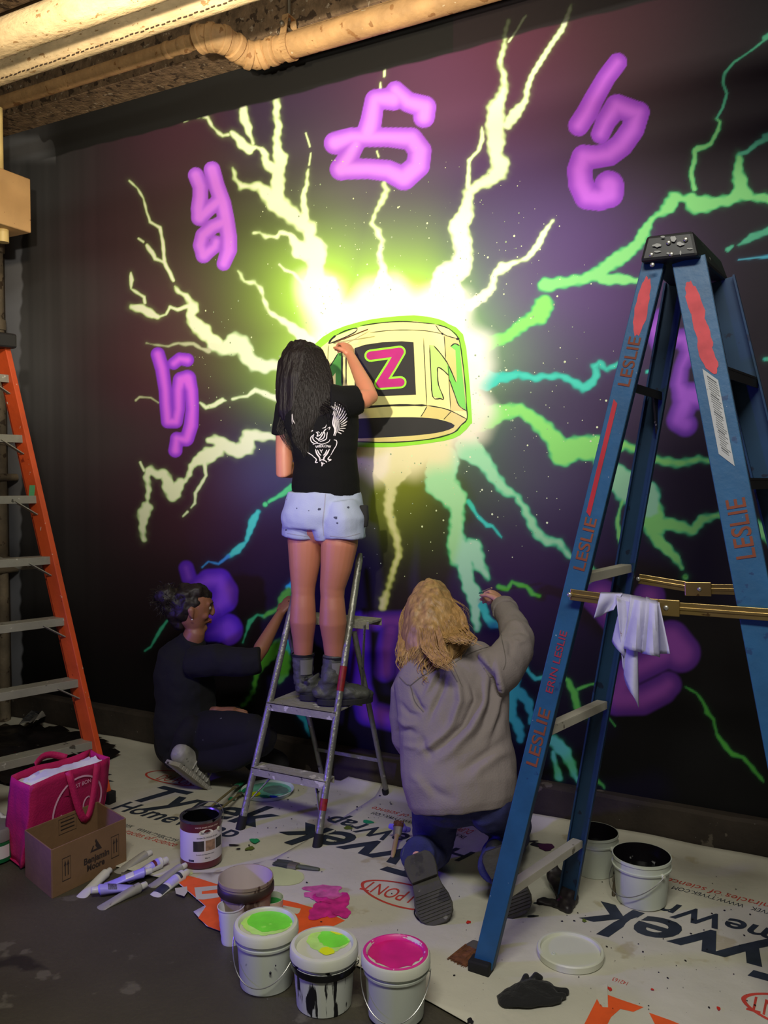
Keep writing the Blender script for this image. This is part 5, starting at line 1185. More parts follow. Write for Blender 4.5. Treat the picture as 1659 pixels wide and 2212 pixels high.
# paint tubes
M_tw = mat('tube_white', rgb(206,204,200), .35, var=.05); M_tg = mat('tube_silver', rgb(170,168,160), .4, metal=.3, var=.12, splat=[(rgb(120,118,110), 24, .2)])
def tube(capp, tail, wpx, label, m, lab=None, lm=None, lift=0, crease=True):
    P = fl(*capp, .018+lift); Q = fl(*tail, .006+lift); d = (Q-P).normalized(); sd = d.cross(UZ).normalized(); r = pxr(P, wpx/2)*1.22
    t = thing('paint_tube', (P+Q)/2*1.0, label, 'paint tube', 'paint tubes heaped by the box')
    L = (Q-P).length; b = MB(); 
    prof = [(0,.62,.62),(.04,1,1),(.15,1.0,.95),(.4,1.04,.74),(.7,1.14,.4),(.92,1.2,.12),(1,1.22,.06)]
    b.loft([(P+d*L*f+UZ*(-(1-ry)*r*.5+max(0,(.018-r))*0), r*a, max(r*ry, .0015)) for f, a, ry in prof], sd, 20, 'flat'); b.build('tube_body', m, t)
    b = MB(); b.loft([(P-d*.024, r*.55, r*.55), (P-d*.022, r*.62, r*.62), (P-d*.002, r*.66, r*.66), (P+d*.002, r*.62,r*.62)], sd, 14, 'flat'); b.build('screw_cap', M_tw, t)
    if lab:
        for f0, f1, mm, nm in lab:
            b = MB(); n = 10
            for k in range(n+1):
                an = R(20+140*k/n)
                for f in (f0, f1):
                    a_ = np.interp(f, [x[0] for x in prof], [x[1] for x in prof]); y_ = np.interp(f, [x[0] for x in prof], [x[2] for x in prof])
                    b.v.append(tuple(P+d*L*f+UZ*(-(1-y_)*r*.5+math.sin(an)*max(r*y_,.0015)*1.05+.0006)-sd*math.cos(an)*r*a_*1.01))
            for k in range(n): b.face((2*k,2*k+2,2*k+3,2*k+1))
            b.build(nm, mm, t, fix=False)
    return t
NV = mat('tube_navy', rgb(44,48,66), .5, var=.3, vscale=60); VI = mat('tube_uv_tint', rgb(160,150,236), .4, var=.08, vscale=30, splat=[(rgb(96,84,170), 60, .1)]); RD = mat('tube_maroon', rgb(96,26,36), .5)  # violet colour stands in for the black light's glow on the tubes
tube((396,1890),(326,1936), 20, 'white paint tube with a dark band across it, the rightmost of the heap', M_tw, [(.56,.80,NV,'label_band'),(.13,.2,NV,'colour_dot'),(.25,.5,mat('tube_lilac', rgb(176,168,226), .5, var=.1, vscale=60),'label_patch')])
tube((392,1874),(322,1914), 16, 'crumpled silver paint tube lying just behind the banded tube', M_tg)
tube((350,1862),(272,1898), 19, 'paint tube with label tinted violet by black light, a maroon spot near its cap', M_tw, [(.12,.62,VI,'label_patch'),(.2,.27,RD,'colour_dot')], lift=.010)
tube((316,1846),(248,1884), 16, 'flattened silver paint tube at the back of the heap beside the box', M_tg)
tube((314,1884),(226,1908), 17, 'paint tube tinted violet by black light, lying across the middle of the heap', VI, [(.3,.5,M_tw,'label_patch')], lift=.018)
tube((212,1922),(306,1912), 19, 'paint tube tinted violet by black light, with a barcode, its cap pointing left', VI, [(.22,.42,mat('barcode_grey', rgb(90,84,120), .5, var=.7, vscale=200, stretch=(1,1,1)),'barcode'),(.85,.93,NV,'colour_dot')], lift=.010)
tube((230,1886),(170,1938), 17, 'rolled white paint tube leaning at the left of the heap', M_tw)
tube((304,1916),(208,1962), 18, 'creased silver-white paint tube lying nearest the camera', M_tg)
b = MB(); P = fl(262, 1893, .012); b.loft([(P, .014, .014),(P+Vector((.03,.03,0)), .014,.014)], (0,0,1), 16, 'flat'); o = b.build('tube_cap', mat('cap_grey', rgb(86,82,80), .5)); tag(o, 'loose grey screw cap among the paint tubes', 'cap')
# brushes
M_wood = mat('brush_wood', rgb(176,150,110), .6, var=.15, splat=[(rgb(96,84,60), 30, .2)]); M_bris = mat('brown_bristle', rgb(104,62,34), .85, var=.35, vscale=60, bump=.6, bscale=120); M_fer = mat('ferrule_metal', rgb(140,136,126), .4, metal=.7)
def brush(hend, ferr, tip, z0, z1, z2, w, label, mh=M_wood, mb_=M_bris, hw=.009, name='paint_brush', fm=M_fer, group=None):
    A_, B_, C_ = fl(*hend, z0), fl(*ferr, z1), fl(*tip, z2); t = thing(name, B_, label, 'brush', group); d = (B_-A_).normalized(); sd = d.cross(UZ).normalized()
    b = MB(); L = (B_-A_).length; b.loft([(A_, hw*.8, hw*.6),(A_+d*L*.15, hw, hw*.7),(A_+d*L*.6, hw*1.1, hw*.8),(A_+d*L*.85, hw*1.0, hw*.8),(B_, w*.7, hw*.8)], sd, 12, 'round'); b.build('handle', mh, t)
    d2 = (C_-B_).normalized(); sd2 = d2.cross(UZ).normalized(); b = MB(); b.loft([(B_-d2*.006, w*.85, hw*.9),(B_+d2*.03, w, hw*.95)], sd2, 14, 'flat', 3); b.build('ferrule', fm, t)
    b = MB(); rs = random.Random(5); LL = (C_-B_).length
    for k in range(70):
        u_ = rs.uniform(-1,1)*w*.92; v_ = rs.uniform(-1,1)*hw*.7; p = B_+d2*.028+sd2*u_+UZ*v_; q = B_+d2*LL*rs.uniform(.9,1.0)+sd2*u_*1.08+UZ*(v_*.5); m_ = (p+q)/2+sd2*rs.uniform(-.002,.002)
        b.tube([p, m_, q], [.0022,.0022,.001], 4)
    b.loft([(B_+d2*.028, w*.9, hw*.7),(B_+d2*LL*.92, w*.96, hw*.5)], sd2, 12, 'flat', 3)
    b.build('bristles', mb_, t); return t
brush((1062,2022),(1034,2042),(984,2082), .040,.022,.014, .034, 'wide brown-bristled brush with a pale handle beside the near blue ladder foot', hw=.009)
M_ol = mat('olive_stick', rgb(120,110,72), .7, var=.2, splat=[(rgb(60,120,90), 30, .2)])
brush((444,1752),(508,1700),(530,1686), .10,.04,.014, .014, 'upper of two thin brushes with green wet tips beside the palette lid', M_ol, SPM[1], .006)
brush((470,1752),(516,1716),(534,1698), .07,.03,.014, .014, 'lower of two thin brushes with green wet tips beside the palette lid', M_ol, SPM[1], .006)
brush((688,1878),(640,1871),(592,1862), .016,.018,.016, .022, 'brush with a dark grey-green handle lying behind the brown bucket', mat('grey_green_handle', rgb(74,80,66), .6, var=.2), mat('stiff_bristle', rgb(60,66,54), .9), .010)
brush((848,1850),(858,1802),(862,1772), .012,.05,.09, .020, 'wooden brush standing beside the kneeling person, a violet rag tied round it', M_wood, M_bris, .009)
b = MB(); c = fl(862,1790,.06)
for k, (dx, dy) in enumerate(((-.04,.012),(.02,.02),(.045,-.005),(.0,-.03))):
    b.loft([(c, .008,.004),(c+RT*dx*.6+UZ*dy*.6, .014,.005),(c+RT*dx+UZ*dy, .010,.003)], (0,0,1), 8)
b.sphere(c+RT*.018, .016, 8, (1,1,.8))
o = b.build('violet_rag', mat('violet_fluorescent_cloth', rgb(120,104,236), .7)); tag(o, 'small violet rag knotted round the standing wooden brush', 'rag')
brush((1325,1935),(1330,1900),(1335,1880), .012,.05,.09, .016, 'small dark brush leaning against the rightmost open bucket', mat('dark_handle', rgb(70,60,40), .7), mat('dark_bristle', rgb(30,28,24), .9), .007)
# black paint-soaked rag and purple-black brush by the far ladder foot
b = MB(); pts = [fl(1188,1866,.10), fl(1196,1885,.07), fl(1214,1915,.045), fl(1228,1940,.03), fl(1222,1962,.02)]
b.loft([(p, r_, r_*.7) for p, r_ in zip(pts, (.020,.030,.038,.036,.024))], RT, 20)
b.loft([(fl(1165,1945,.018), .016,.009),(fl(1190,1950,.018), .022,.010),(fl(1220,1956,.018), .020,.010)], (0,1,0), 16); b.loft([(fl(1225,1940,.02),.02,.01),(fl(1243,1940,.018),.012,.008)], (0,1,0), 12)
o = organic('soaked_rag', b, mat('soaked_black', rgb(34,28,30), .5, var=.4, vscale=20, splat=[(rgb(80,20,70), 16, .3)]), None, .004, 2, lambda co, no: nz(co, 40, 40, 40)*.006); tag(o, 'paint-soaked black and purple rag bunched at the far blue ladder foot', 'rag')
# black glove
b = MB(); g = lambda x, y, z=.02: fl(x, y, z)
b.loft([(g(1082,2163,.014), .035,.010),(g(1110,2155,.018), .052,.016),(g(1150,2145,.022), .062,.020),(g(1190,2145,.020), .048,.018)], (0,1,0), 20)
for pts, r_ in (([(1120,2140),(1128,2122),(1136,2110)], .013),([(1150,2132),(1150,2118),(1160,2108),(1168,2112)], .013),([(1180,2138),(1205,2140),(1222,2142)], .013),([(1175,2152),(1200,2155),(1218,2152)], .013),([(1160,2162),(1190,2165),(1206,2160)], .012)):
    b.loft([(g(*p, .022), r_*(1-.12*i), r_*.75) for i, p in enumerate(pts)], (0,0,1), 14)
o = organic('work_glove', b, mat('black_knit', rgb(18,18,19), .9, var=.3, bump=.5, bscale=90, sheen=.1), None, .004, 2, lambda co, no: nz(co, 30, 30, 30)*.006); tag(o, 'crumpled black work glove on the cloth near the bottom right', 'glove')
# rag hung over the ladder spreader
M_rag = mat('white_rag', rgb(184,182,214), .85, var=.05, splat=[(rgb(150,150,140), 7, .16), (rgb(120,50,60), 30, .03)], bump=.15)
def drape(cols, name_b, th=.0018):
    pass
b = MB()
def ragpanel(top, bot, folds, y0, out, n=16, m=14, seed=0):
    """top/bot: lists of px points (same count) interpolated; hung in front of the bar"""
    k0 = len(b.v)
    for i in range(n+1):
        f = i/n; ti = f*(len(top)-1); a = int(min(ti, len(top)-2)); g_ = ti-a
        tp = (top[a][0]*(1-g_)+top[a+1][0]*g_, top[a][1]*(1-g_)+top[a+1][1]*g_); bp = (bot[a][0]*(1-g_)+bot[a+1][0]*g_, bot[a][1]*(1-g_)+bot[a+1][1]*g_)
        for j in range(m+1):
            h = j/m; x = tp[0]*(1-h)+bp[0]*h; y = tp[1]*(1-h)+bp[1]*h; yy = y0-out*math.sin(math.pi*min(1, h*2)/2)*.5-.014*math.sin(folds*f*math.pi*2+seed+h*1.5)*(.3+h)
            if j == 0: yy = y0+.035
            b.v.append(tuple(at(x+3*math.sin(folds*f*6.28+seed)*h, y, yy)))
    for i in range(n):
        for j in range(m): a = k0+i*(m+1)+j; b.face((a, a+m+1, a+m+2, a+1))
ragpanel([(1298,1280),(1345,1282)], [(1280,1335),(1328,1318)], .7, -1.20, .02, seed=1)
ragpanel([(1330,1282),(1375,1288)], [(1342,1440),(1376,1528)], 1.0, -1.215, .03, seed=2)
ragpanel([(1345,1283),(1385,1290)], [(1325,1385),(1352,1432)], .8, -1.205, .02, seed=4)
ragpanel([(1362,1286),(1420,1298)], [(1346,1400),(1424,1420)], 2.0, -1.225, .04, seed=3)
ragpanel([(1395,1290),(1424,1300)], [(1396,1412),(1448,1412)], 1.2, -1.215, .03, seed=5)
o = b.build('hanging_rag', M_rag, fix=False); s = o.modifiers.new('s','SOLIDIFY'); s.thickness = .002; tag(o, 'crumpled white rag draped over the near spreader of the blue ladder', 'rag')
# ================================================================== PEOPLE
M_skin1 = mat('skin_warm', rgb(194,126,98), .5, var=.05, sss=.12, bump=.03, bscale=150)
M_skin2 = mat('skin_olive', rgb(150,100,74), .5, var=.05, sss=.12)
M_skin3 = mat('skin_fair', rgb(206,152,122), .5, var=.06, sss=.12)
M_nail = mat('nail', rgb(226,170,150), .3)
V3 = Vector
def hand(b, wrist, fdir, palm, thumb, curl, s=1.0, spread=.16):
    """add a hand to mesh builder b. fdir: direction of the fingers, palm: palm normal, thumb: direction of the thumb side"""
    f = V3(fdir).normalized(); p = V3(palm); p = (p-f*p.dot(f)).normalized(); q = V3(thumb); q = (q-f*q.dot(f)-p*q.dot(p)).normalized(); W = V3(wrist); tips = []
    b.loft([(W, .024*s, .019*s),(W+f*.022*s, .030*s, .016*s),(W+f*.055*s, .038*s, .0145*s),(W+f*.086*s, .037*s, .012*s)], q, 16)
    for k, (off, ln, r) in enumerate(((.030,.070,.0082),(.0105,.078,.0086),(-.010,.072,.0082),(-.029,.056,.0074))):
        base = W+f*(.082-.004*abs(k-1))*s+q*off*s; c = curl[k] if isinstance(curl, (list, tuple)) else curl
        d = (f+q*spread*(1.5-k)*.35).normalized(); pts = [(base-d*.02*s, r*s*1.05), (base, r*s*1.05)]; cur = base
        for seg, (fr_, an) in enumerate(((.44, c*.8), (.32, c*1.1), (.26, c*.8))):
            d = (Matrix.Rotation(an, 3, p.cross(f).normalized()*-1) @ d) if False else (d*math.cos(an)+p*math.sin(an)*1.0).normalized() if seg == 0 else (d*math.cos(an)+(p-d*p.dot(d)).normalized()*math.sin(an) if (p-d*p.dot(d)).length > .05 else (d*math.cos(an)-f*math.sin(an))).normalized()
            mid = cur+d*ln*s*fr_*.5; cur = cur+d*ln*s*fr_; pts += [(mid, r*s*.98), (cur, r*s*(.99-.07*seg))]
        b.loft([(x, y, y*.95) for x, y in pts], q, 12); tips.append((cur, d))
    tb = W+f*.026*s+q*.026*s; t1 = tb+(f*.55+q*.62+p*.25).normalized()*.034*s; t2 = t1+(f*.75+q*.12+p*.55).normalized()*.028*s; t3 = t2+(f*.8-q*.1+p*.55).normalized()*.022*s
    b.loft([(tb-f*.01, .014*s,.013*s),(tb,.014*s,.013*s),(t1,.0105*s,.010*s),(t2,.0095*s,.009*s),(t3,.008*s,.0075*s)], p, 12); tips.append((t3, f))
    return tips
def head(b, c, fwd, up, s=1.0):
    """head centred at c (mid skull). s = 1 -> about 0.22 m tall"""
    F = V3(fwd).normalized(); U = V3(up); U = (U-F*U.dot(F)).normalized(); S = F.cross(U); c = V3(c); g = lambda x, y, z: c+S*x*s+F*y*s+U*z*s
    b.loft([(g(0,-.015,.095),.028*s,.034*s),(g(0,-.012,.078),.055*s,.068*s),(g(0,-.008,.050),.071*s,.088*s),(g(0,-.004,.015),.075*s,.094*s),(g(0,0,-.02),.071*s,.088*s),(g(0,.008,-.05),.062*s,.074*s),(g(0,.022,-.08),.050*s,.054*s),(g(0,.036,-.103),.032*s,.034*s)], S, 22)
    b.loft([(g(0,.078,.035),.012*s,.012*s),(g(0,.090,.012),.009*s,.012*s),(g(0,.098,-.010),.010*s,.010*s),(g(0,.094,-.020),.014*s,.009*s)], S, 12)   # nose
    b.loft([(g(-.045,.068,.035),.010*s,.008*s),(g(0,.084,.038),.012*s,.009*s),(g(.045,.068,.035),.010*s,.008*s)], U, 10)   # brow
    for z_, r_ in ((-.046,.0075),(-.058,.0085)): b.loft([(g(-.024,.070,z_),.004*s,.005*s),(g(0,.084,z_),r_*s,.008*s),(g(.024,.070,z_),.004*s,.005*s)], U, 10)
    b.sphere(g(0,.060,-.092), .019*s, 8)     # chin
    for e in (-1, 1):
        b.sphere(g(e*.036,.053,-.024), .023*s, 8)      # cheek
        b.loft([(g(e*.076,-.012,.018),.006*s,.012*s),(g(e*.084,-.018,.005),.007*s,.018*s),(g(e*.080,-.010,-.022),.007*s,.012*s),(g(e*.074,-.004,-.034),.006*s,.007*s)], S, 10)  # ear
    return g
def face_parts(g, s, parent, lips=True, browc=(24,18,14)):
    for e in (-1, 1):
        b = MB(); b.sphere(g(e*.031,.074,.014), .0100*s, 10); eo = b.build('eye', mat('eye_white', rgb(170,160,150), .3), parent)
        b = MB(); b.sphere(g(e*.031,.0795,.014), .0052*s, 8); b.build('iris', mat('iris_brown', rgb(50,32,20), .2), eo)
        b = MB(); b.loft([(g(e*.012,.090,.037),.003*s,.003*s),(g(e*.032,.0885,.042),.0035*s,.003*s),(g(e*.052,.074,.036),.0022*s,.002*s)], (0,0,1), 8); b.build('eyebrow', mat('brow_hair', rgb(*browc), .9), parent)
    b = MB(); b.loft([(g(-.022,.078,-.052),.002*s,.003*s),(g(-.008,.090,-.049),.005*s,.005*s),(g(.008,.090,-.049),.005*s,.005*s),(g(.022,.078,-.052),.002*s,.003*s)], (0,0,1), 8)
    b.loft([(g(-.020,.077,-.055),.002*s,.003*s),(g(0,.089,-.060),.006*s,.006*s),(g(.020,.077,-.055),.002*s,.003*s)], (0,0,1), 8); b.build('lips', mat('lip_rose', rgb(164,84,78), .4), parent)
def limb(b, pts, side=(1,0,0), n=18): b.loft(pts, side, n, 'round')
def strands(b, rows, depth, n, seed, thick=.0022, wave=0.0, wfreq=30, jit=.012, tipfade=.55, k=16, flare=.0):
    """rows: list of (left point, right point) in 3-d from crown to tips; depth(f,u)-> outward bulge toward camera"""
    rs = random.Random(seed); m = len(rows)
    for i in range(n):
        u = rs.random(); e = rs.uniform(tipfade, 1.0); ph = rs.uniform(0, 6.28); du = rs.gauss(0, .04); pts = []; rr = []
        st = rs.random()*.12 if rs.random() < .7 else rs.random()*.45
        for j in range(k+1):
            f = st+(e-st)*j/k; x = f*(m-1); a = min(int(x), m-2); g_ = x-a; uu = min(1, max(0, u+du*f*2))
            L = rows[a][0].lerp(rows[a+1][0], g_); Rr = rows[a][1].lerp(rows[a+1][1], g_)
            p = L.lerp(Rr, uu); bul = depth(f, uu); nrm = (O-p); nrm.z = 0; nrm.normalize()
            q = p+nrm*(bul+rs.uniform(-1,1)*.0015)+RT*(wave*math.sin(wfreq*f+ph)*f+jit*math.sin(ph+f*5)*f)
            pts.append(q); rr.append(thick*(1-.8*(j/k)**2)*(.5 if j == 0 else 1))
        b.tube(pts, rr, 4, 'flat')

# ---------------------------------------------------------------- woman standing on the small ladder
YW = -0.43
def p1(px, py, Y=YW): return at(px, py, Y)
w1 = thing('person', (-1.95,-.43,.526), 'person with long black hair, black T-shirt and pale shorts standing on the small ladder', 'person', None)
b = MB(); rt1 = RT
# legs
for (h, k, a, hy) in (((662,1130),(655,1285),(655,1420),-.43),((738,1135),(718,1290),(722,1425),-.44)):
    H1, K1, A1 = p1(*h, hy), p1(*k, hy-.01), p1(*a, hy+.005)
    limb(b, [(H1+UP*.0, .074, .074),(H1.lerp(K1,.25), .081, .084),(H1.lerp(K1,.6), .068,.070),(K1+UP*.04,.055,.057),(K1,.052,.054),(K1.lerp(A1,.18)-FW*.008,.056,.059),(K1.lerp(A1,.4)-FW*.012,.060,.063),(K1.lerp(A1,.7)-FW*.004,.048,.050),(A1,.040,.043),(A1-UP*.08,.040,.045)], rt1, 22)
# trunk
tr = [(700,1135,.140,.085),(702,1090,.145,.088),(704,1040,.125,.082),(704,1000,.122,.085),(700,950,.138,.092),(694,905,.155,.098),(690,880,.150,.085),(684,862,.10,.06),(676,850,.052,.052),(668,838,.048,.050)]
b.loft([(p1(x, y), rx, ry) for x, y, rx, ry in tr], rt1, 26)
hc = p1(664, 798, -.40); hd1 = (FW*.95+RT*.15+V3((0,0,.12))).normalized()
g1 = head(b, hc, hd1, (0,0,1), .98)
# left arm (viewer's left): hangs, forearm forward across the belly
S_, E_, W_ = p1(618,884), p1(613,1022,-.47), p1(652,1004,-.26)
limb(b, [(S_, .046,.048),(S_.lerp(E_,.3),.043,.045),(S_.lerp(E_,.7),.040,.041),(E_,.036,.037),(E_.lerp(W_,.3),.037,.036),(E_.lerp(W_,.7),.029,.027),(W_,.023,.020)], rt1, 18)
hand(b, W_, (W_-E_)+RT*.1, (.3,0,-1), (0,.3,1), .75, .92)
# right arm: raised to the wall
S_, E_, W_ = p1(752,872), p1(800,858,-.34), p1(757,768,-.155)
limb(b, [(S_, .044,.044),(S_.lerp(E_,.4),.042,.043),(S_.lerp(E_,.8),.039,.041),(E_,.035,.037),(E_.lerp(W_,.25),.037,.038),(E_.lerp(W_,.55),.031,.031),(W_,.0225,.0205)], rt1, 20)
tip1 = hand(b, W_, (p1(744,735,-.105)-W_), (-RT*.55+FW*.8), (-RT*.75-FW*.5+UP*.2), [.75,.85,1.0,1.05], .92, .1)
w1b = organic('body', b, M_skin1, w1, .0048, 5)
face_parts(g1, .98, w1)
# shirt
b = MB()
b.loft([(p1(x, y), rx, ry) for x, y, rx, ry in [(704,1072,.150,.114),(704,1050,.150,.110),(703,1005,.137,.100),(700,960,.146,.104),(694,912,.166,.110),(690,882,.160,.098),(684,862,.110,.072),(678,853,.066,.062)]], rt1, 30, 'flat')
S_, E_ = p1(624,882), p1(611,945,-.44)
b.loft([(S_+RT*.03,.06,.065),(S_,.062,.066),(E_+UP*.004,.052,.056)], rt1, 20, 'flat')
S_, E_ = p1(742,872), p1(777,862,-.38)
b.loft([(S_-RT*.05,.085,.085),(S_,.074,.076),(S_.lerp(E_,.6),.066,.066),(E_,.060,.062)], UP, 20, 'flat')
M_blacksh = mat('black_jersey', rgb(12,12,13), .9, spec=.2, var=.15, bump=.2, bscale=200)
def dsh(co, no):
    f = nz(co, 5, 5, 22, 3)*.011+nz(co, 12, 12, 30, 8)*.006
    lowb = np.clip((1.47-co[:,2])/.14, 0, 1); return f*(.35+lowb)+.001
sh1 = organic('t_shirt', b, M_blacksh, w1, .006, 4, dsh)
# shorts
b = MB()
b.loft([(p1(x, y), rx, ry) for x, y, rx, ry in [(701,1062,.160,.116),(701,1085,.172,.126),(700,1110,.184,.130),(700,1126,.186,.122),(700,1140,.182,.112)]], rt1, 32, 'flat')
for h, m_, k in (((665,1085),(658,1122),(655,1160)),((735,1085),(742,1122),(742,1163))): b.loft([(p1(*h), .078,.098),(p1(*m_), .098,.120),(p1(*k), .098,.114)], rt1, 26, 'flat')
b.loft([(p1(700,1110),.07,.115),(p1(700,1148),.055,.116),(p1(700,1167),.045,.112)], rt1, 20, 'flat')
M_short = mat('washed_denim_white', rgb(166,176,204), .8, var=.05, splat=[(rgb(120,120,128), 18, .10)], bump=.15, bscale=200)
so1 = organic('shorts', b, M_short, w1, .0058, 9, lambda co, no: nz(co, 9, 9, 16, 5)*.006+nz(co, 26, 26, 30, 1)*.0025)
b = MB()
for q in ((703,1068,.0),): pass
# belt of darker spots and seams on the shorts
def proj_on(o, px, py, off=.0015, dirv=None):
    me = o.data
    if 'bvh' not in CACHE or CACHE.get('o') is not o: CACHE['bvh'] = BVHTree.FromPolygons([v.co[:] for v in me.vertices], [p.vertices[:] for p in me.polygons]); CACHE['o'] = o
    d = ray(px, py).normalized(); h = CACHE['bvh'].ray_cast(O, d)
    return (h[0]-d*off, h[1]) if h[0] is not None else (None, None)
CACHE = {}
def surfline(mb, o, pts, w_, taper=True, off=.0015, k=5):
    P = [(p.x, p.y) for p in resamp([(x, y, 0) for x, y in pts], k)]; out = []
    for x, y in P:
        q, _ = proj_on(o, x, y, off)
        if q is not None: out.append(q)
    if len(out) > 1: ribbon(mb, out, [w_*(.35 if taper and (i < 1 or i > len(out)-2) else (.75 if taper and (i < 3 or i > len(out)-4) else 1)) for i in range(len(out))], FW)
sm_ = MB()
for x, y, r_ in ((690,1100,5),(725,1118,6),(728,1130,3),(752,1096,4),(641,1098,2),(667,1103,2),(618,1145,3)):
    q, n_ = proj_on(so1, x, y)
    if q is not None:
        k0 = len(sm_.v); rs = random.Random(x); sm_.v += [tuple((proj_on(so1, x+r_*.8*math.cos(a)*rs.uniform(.6,1.2), y+r_*.6*math.sin(a)*rs.uniform(.6,1.2))[0] or q)) for a in [2*math.pi*k/9 for k in range(9)]]; sm_.face(range(k0, k0+9))
sm_.build('paint_smudge', mat('smudge_blue', rgb(66,70,92), .9), so1, smooth=False, fix=False)
b = MB(); surfline(b, so1, [(703,1066),(700,1100),(697,1130),(700,1158)], .004, False); surfline(b, so1, [(620,1152),(650,1157),(690,1160)], .003, False); surfline(b, so1, [(712,1158),(745,1160),(778,1152)], .003, False)
b.build('seam', mat('short_seam', rgb(150,150,168), .9), so1, smooth=False, fix=False)
b = MB(); P = p1(786,1118,-.42); b.loft([(P+UP*.05,.004,.018),(P,.008,.022),(P-UP*.035,.006,.018)], FW, 12); b.build('hip_pouch', mat('black_cloth', rgb(20,20,22), .8, splat=[(rgb(160,160,170), 60, .2)]), w1)
# emblem on the back of the shirt
M_emb = mat('white_screenprint', rgb(206,200,200), .7, var=.08)
emb = MB(); e_ = lambda u, v: (540+u/4.425, 680+v/4.425)
def es(pts, w_, **k): surfline(emb, sh1, [e_(*p) for p in pts], w_, off=.0025, **k)
root = (800,1150)
for tx, ty, bx, by in ((815,838,790,960),(835,852,800,975),(856,850,812,985),(876,868,824,990),(896,888,838,1000),(912,915,850,1010),(922,945,858,1025),(930,980,865,1040),(930,1015,868,1055),(925,1050,866,1070),(914,1085,858,1085),(898,1115,848,1100),(875,1140,835,1120)):
    es([(tx,ty),((tx+bx)/2+6,(ty+by)/2),(bx,by)], .0042)
es([(762,880),(795,895),(812,930),(800,985),(792,1040),(812,1100),(800,1155)], .0055); es([(775,872),(805,890),(822,925),(815,980),(806,1040),(824,1110),(812,1158)], .003)
for k in range(7): es([(812+8*k,1140-6*k),(806+7*k,1050-8*k),(815+7*k,985-6*k)], .0018)
for pts, w_ in [([(585,1105),(600,1108),(575,1115)],.004),([(600,1150),(580,1180),(590,1215),(625,1235)],.004),([(612,1140),(600,1175),(615,1205),(650,1225)],.004),([(630,1120),(650,1140),(640,1160),(670,1150),(690,1120)],.004),([(625,1170),(655,1190),(690,1150),(710,1110),(730,1090)],.0045),
   ([(650,1205),(700,1180),(715,1140),(705,1115)],.004),([(665,1215),(725,1190),(735,1150),(740,1120)],.004),([(600,1240),(640,1228),(690,1236),(750,1215),(765,1190)],.003),([(690,1085),(720,1075),(730,1050)],.003),([(740,1085),(765,1075),(755,1100)],.003),([(640,1135),(650,1118),(665,1130)],.003),
   ([(800,1195),(828,1205),(826,1245),(800,1290),(770,1345)],.0035),([(520,1265),(545,1310),(590,1340),(620,1370)],.0035),
   ([(625,1285),(640,1330),(665,1365),(668,1395)],.006),([(645,1290),(660,1325),(680,1345)],.005),([(760,1285),(735,1330),(708,1365),(705,1395)],.006),([(735,1290),(720,1325),(700,1345)],.005),([(668,1285),(680,1305),(695,1285)],.0035),([(682,1300),(683,1320)],.0035),
   ([(615,1360),(635,1385),(625,1410),(650,1412)],.0045),([(765,1350),(745,1380),(775,1385),(750,1400)],.0045),([(665,1400),(690,1385),(725,1400),(735,1412)],.004),([(680,1405),(690,1430),(685,1448)],.005),([(700,1405),(695,1425),(715,1420)],.004),
   ([(405,945),(410,1000),(440,1070),(480,1150)],.002),([(420,1010),(450,1100),(500,1200)],.002),([(435,1060),(470,1150),(520,1235)],.002),([(450,1110),(480,1190),(515,1240)],.002),([(400,950),(405,1040),(430,1110),(470,1220)],.0018)]: es(pts, w_)
emo = emb.build('back_print', M_emb, sh1, smooth=False, fix=False)
me = text_mesh('WIDLOW', 1, .03); tb = MB(); xs = [v.co.x for v in me.vertices]; W0 = max(xs)
ok = True; vs = []
for v in me.vertices:
    q, _ = proj_on(sh1, *e_(625+150*v.co.x/W0, 1275-10*math.sin(math.pi*v.co.x/W0)-34*v.co.y), .0025); vs.append(q if q is not None else p1(*e_(690,1250)))
tb.v = [tuple(q) for q in vs]; [tb.face(list(p.vertices)) for p in me.polygons]; tb.build('print_lettering', M_emb, sh1, smooth=False, fix=False)
# hair
M_hair = mat('black_hair', rgb(20,15,14), .55, var=.4, vscale=30, stretch=(6,6,1), spec=.28, bump=.5, bscale=30)
rows_px = [(644,746,680,744,-.40),(624,758,694,757,-.40),(608,790,706,786,-.42),(604,830,714,825,-.44),(602,862,716,860,-.46),(606,898,702,894,-.485),(622,930,682,926,-.505),(638,962,672,958,-.51),(655,990,672,988,-.51)]
b = MB(); L = []
for x0, y0, x1, y1, Y in [(638,768,686,766,-.40)]+rows_px[1:-1]:
    A = at(x0+3, y0, Y+.02); B_ = at(x1-3, y1, Y+.02); L.append(((A+B_)/2, (B_-A).length/2, None))
dep = [.045,.095,.115,.108,.092,.072,.048,.030]
b.loft([(c_-(FW*.012 if i < 4 else FW*.0), r_, dep[i]) for i, (c_, r_, _) in enumerate(L)], RT, 30)
hair1 = organic('hair', b, M_hair, w1, .006, 4, lambda co, no: nz(co, 60, 60, 4, 2)*.007)
b = MB(); rows = [(at(a, b_, Y), at(c_, d_, Y)) for a, b_, c_, d_, Y in rows_px]
bul = lambda f, u: (.036+.065*math.sin(math.pi*min(max(u, .02), .98)))*(1.15 if f < .4 else 1.15-(f-.4)*1.1)*(.25+.75*min(1, f*7+.1)) - .008
strands(b, rows, bul, 900, 3, .0017, .003, 14, .010, .62); strands(b, rows, lambda f, u: bul(f, u)-.006, 90, 4, .0055, .003, 9, .008, .72)
rows2 = [rows[4], rows[5], (at(596,930,-.5), at(650,925,-.5)), (at(615,960,-.5), at(655,965,-.5)), (at(640,985,-.5), at(668,1000,-.5))]
strands(b, rows2, lambda f, u: .05-.02*f, 60, 7, .0014, .004, 9, .01, .6)
